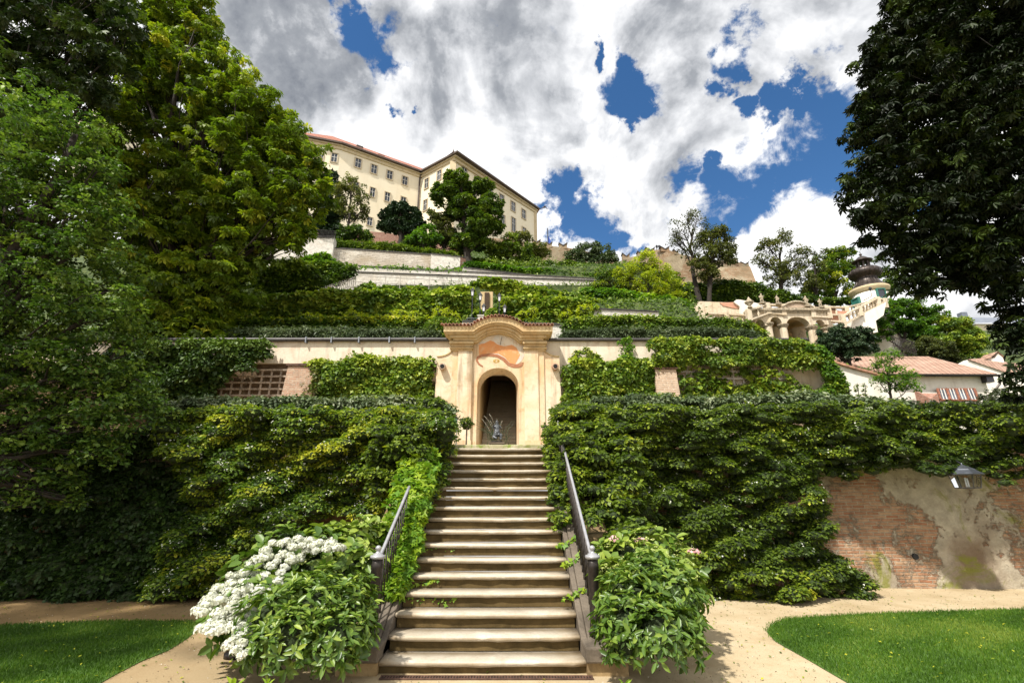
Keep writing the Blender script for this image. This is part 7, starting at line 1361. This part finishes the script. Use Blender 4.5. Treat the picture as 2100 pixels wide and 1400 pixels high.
hilltree('spreading olive juniper just above the long tiled roof', (1905, 755), 36.8, (1905, 715), [(1870, 712, 16), (1900, 706, 18), (1930, 715, 20), (1950, 730, 16), (1965, 742, 12), (1910, 725, 20)], 20, 170, .14, 'leaf_olive', 549, tr=.15, tint=(.25, .15), core=.8, name='juniper', cat='bush')
hilltree('small spring green maple with layered leaves in front of the tiled house', (1826, 812), 15, (1818, 745), [(1808, 735, 16), (1830, 728, 16), (1812, 755, 20), (1845, 765, 22), (1800, 778, 16), (1830, 785, 24), (1860, 790, 22), (1870, 770, 14), (1795, 750, 10)], 14, 200, .085, 'leaf_bright', 551, tr=.05, tint=(.35, .18), core=0, twigs=4, name='maple_tree')
for i, (px, lab) in enumerate(((1733, 'leftmost'), (1758, 'middle'), (1772, 'rightmost'))): hilltree(lab + ' of three narrow pillar shrubs before the white raking wall', (px, 832), 13.5, (px, 785), [(px, 790, 4), (px, 800, 5), (px, 812, 6)], 9, 500, .07, 'leaf_tree', 560 + i, tr=.02, tint=(.55, .15), core=.6, name='pillar_shrub', cat='shrub', branch=False, group='pillar shrubs before the white wall')
hilltree('pale flowering bush at the right end of the glasshouse', (2030, 825), 14, (2030, 810), [(2020, 812, 12), (2045, 808, 14)], 12, 300, .09, 'leaf_grey', 565, tr=.04, tint=(.7, .2), core=.6, name='bush', cat='bush')
# ------------------------------------------------------------------ the big framing trees
def bigtree(name, label, base, top, lobes, k, dens, L, W, mt, seed, **kw): return tree(name, label, base, top, lobes, k, dens, L, W, mt, seed, **kw)
b0 = at(372, 800, 17.5); b0.z = 3.0; tp = at(345, 60, 17.5)
bigtree('chestnut_tree', 'tall yellow green horse chestnut with a visible dark trunk on the left', (b0.x, 17.5, 3.0), tp,
        T([(345, -10, 60), (300, 50, 60), (390, 40, 50), (420, 80, 35), (330, 130, 65), (400, 170, 60), (460, 150, 45), (290, 200, 45), (480, 220, 62), (540, 260, 60), (420, 260, 70), (600, 310, 58), (560, 350, 75), (490, 330, 70), (640, 350, 30), (630, 400, 44), (590, 420, 60), (520, 430, 75), (440, 400, 80), (350, 350, 60), (400, 480, 80), (500, 500, 60), (590, 470, 40), (330, 460, 70), (470, 560, 60), (380, 570, 75), (300, 560, 60), (420, 640, 60), (350, 660, 65), (480, 610, 40), (400, 710, 55), (330, 740, 55), (440, 690, 40), (300, 660, 50), (390, 770, 40), (330, 790, 40), (250, 260, 55), (230, 330, 55), (260, 400, 60), (250, 480, 60), (230, 200, 35), (270, 140, 40), (600, 500, 25),
           (560, 300, 50, 2.5), (440, 330, 80, 3), (520, 400, 80, 3), (400, 560, 80, 2.5), (350, 240, 60, 2.5)], 17.2),
        60, 52, .23, .34, 'leaf_chestnut', 601, shape='palm', tr=.34, rf=(.13, .25), shell=(.35, 1.28), tint=(.48, .2), core=.15, twigs=3, up=.9, flat=.5)
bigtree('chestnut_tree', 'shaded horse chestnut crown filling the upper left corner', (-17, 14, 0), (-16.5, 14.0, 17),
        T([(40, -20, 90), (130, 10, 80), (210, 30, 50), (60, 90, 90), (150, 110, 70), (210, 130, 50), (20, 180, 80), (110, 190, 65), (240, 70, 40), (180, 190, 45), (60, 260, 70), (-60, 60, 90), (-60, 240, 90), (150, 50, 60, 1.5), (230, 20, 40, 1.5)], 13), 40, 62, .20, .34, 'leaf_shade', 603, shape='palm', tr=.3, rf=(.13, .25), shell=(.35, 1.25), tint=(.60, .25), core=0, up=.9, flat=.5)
bigtree('hornbeam_tree', 'nearest hornbeam with overhanging mid green boughs filling the left edge', (-10.2, 8.3, 0), (-9.2, 8.5, 9),
        T([(60, 260, 80), (150, 300, 70), (20, 360, 90), (200, 350, 45), (120, 400, 90), (220, 440, 50), (40, 480, 100), (170, 510, 80), (250, 570, 45, 1), (80, 600, 100), (190, 640, 80), (270, 690, 45, .6), (60, 720, 100), (160, 760, 85), (260, 790, 50, .4), (230, 850, 55), (300, 840, 40, .5), (60, 850, 100), (150, 890, 75), (40, 960, 70), (120, 980, 40), (200, 930, 45), (70, 1020, 35), (150, 1030, 22), (-60, 700, 120), (-60, 900, 120), (-40, 500, 110)], 8.6) + [[-9.6, 3.6, 7.6, 2.6, 2.6, 1.7, 1], [-11.5, 1.2, 7.5, 2.6, 2.4, 1.8, 1]], 80, 330, .08, .6, 'leaf_hornbeam', 605, tr=.2, rf=(.12, .23), shell=(.35, 1.25), tint=(.48, .2), core=.35, up=.8, flat=.45, twigs=2)  # last two lobes: out of view, added to shade the left lawn
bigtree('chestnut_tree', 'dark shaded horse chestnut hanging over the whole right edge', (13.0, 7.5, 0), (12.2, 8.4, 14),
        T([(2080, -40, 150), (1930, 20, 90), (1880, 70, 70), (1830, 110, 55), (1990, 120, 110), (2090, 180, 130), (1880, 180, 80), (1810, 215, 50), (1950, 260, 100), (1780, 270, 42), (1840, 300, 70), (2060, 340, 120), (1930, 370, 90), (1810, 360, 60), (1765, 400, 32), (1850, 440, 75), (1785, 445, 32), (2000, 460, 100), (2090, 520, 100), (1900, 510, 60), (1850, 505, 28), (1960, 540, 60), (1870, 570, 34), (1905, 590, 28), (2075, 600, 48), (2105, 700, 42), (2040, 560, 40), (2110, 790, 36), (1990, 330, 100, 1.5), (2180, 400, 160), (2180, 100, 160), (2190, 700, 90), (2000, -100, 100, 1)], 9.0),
        66, 130, .14, .32, 'leaf_deep_shade', 607, shape='palmoval', tr=.16, minr=.85, bark='bark_dark', rf=(.11, .23), shell=(.4, 1.28), tint=(.5, .25), core=.2, up=.9, flat=.5, twigs=1)

# more of the right hedge over the top edge of the brick wall
# ground cover over the planted slopes
def cover():
    rng = rng_(700); n = 290000; x = rng.uniform(-26, 36, n); y = 19.3 + (68 - 19.3) * rng.uniform(0, 1, n) ** 1.5; z = np.array([hill(a, b_) for a, b_ in zip(x, y)])
    ok = (np.abs(x) < y * .95) & ~((x > 17) & (y < 36)); x, y, z = x[ok], y[ok], z[ok]; n = len(x)
    lump = np.zeros(n)
    for q in range(7): a = rng.uniform(0, 6.28); kf = rng.uniform(.5, 2.4); lump += np.sin((x * math.cos(a) + y * math.sin(a)) * kf + rng.uniform(0, 6) + 1.5 * np.sin(x * .31 * q + y * .23))
    lump = np.clip(.5 + lump * .14, 0, 1); x = x + rng.normal(0, .3, n)
    P = np.stack([x, y, z + rng.uniform(0, .9, n) * lump ** 2], 1); N = nrm(rng.normal(0, .5, (n, 3)) + [0, -.5, .9]); D = nrm(rng.normal(0, .7, (n, 3)) + [0, 0, .3])
    o = leaf_mesh('ground_cover', P, D, N, .18, .5, M['leaf_tree'], None, 'diamond', .25 + .45 * lump + rng.normal(0, .15, n), rng); tag(o, 'low green plants covering the terraced hillside', kind='stuff')
cover()
ivy('small ivy clump climbing round the foot of the plastered niche', [(972, 640), (1022, 636), (1022, 662), (972, 662)], 22.3, 50, .2, 160, .18, 'leaf_ivy', 431, bulge=.2, W=.9, tint=(.55, .16))
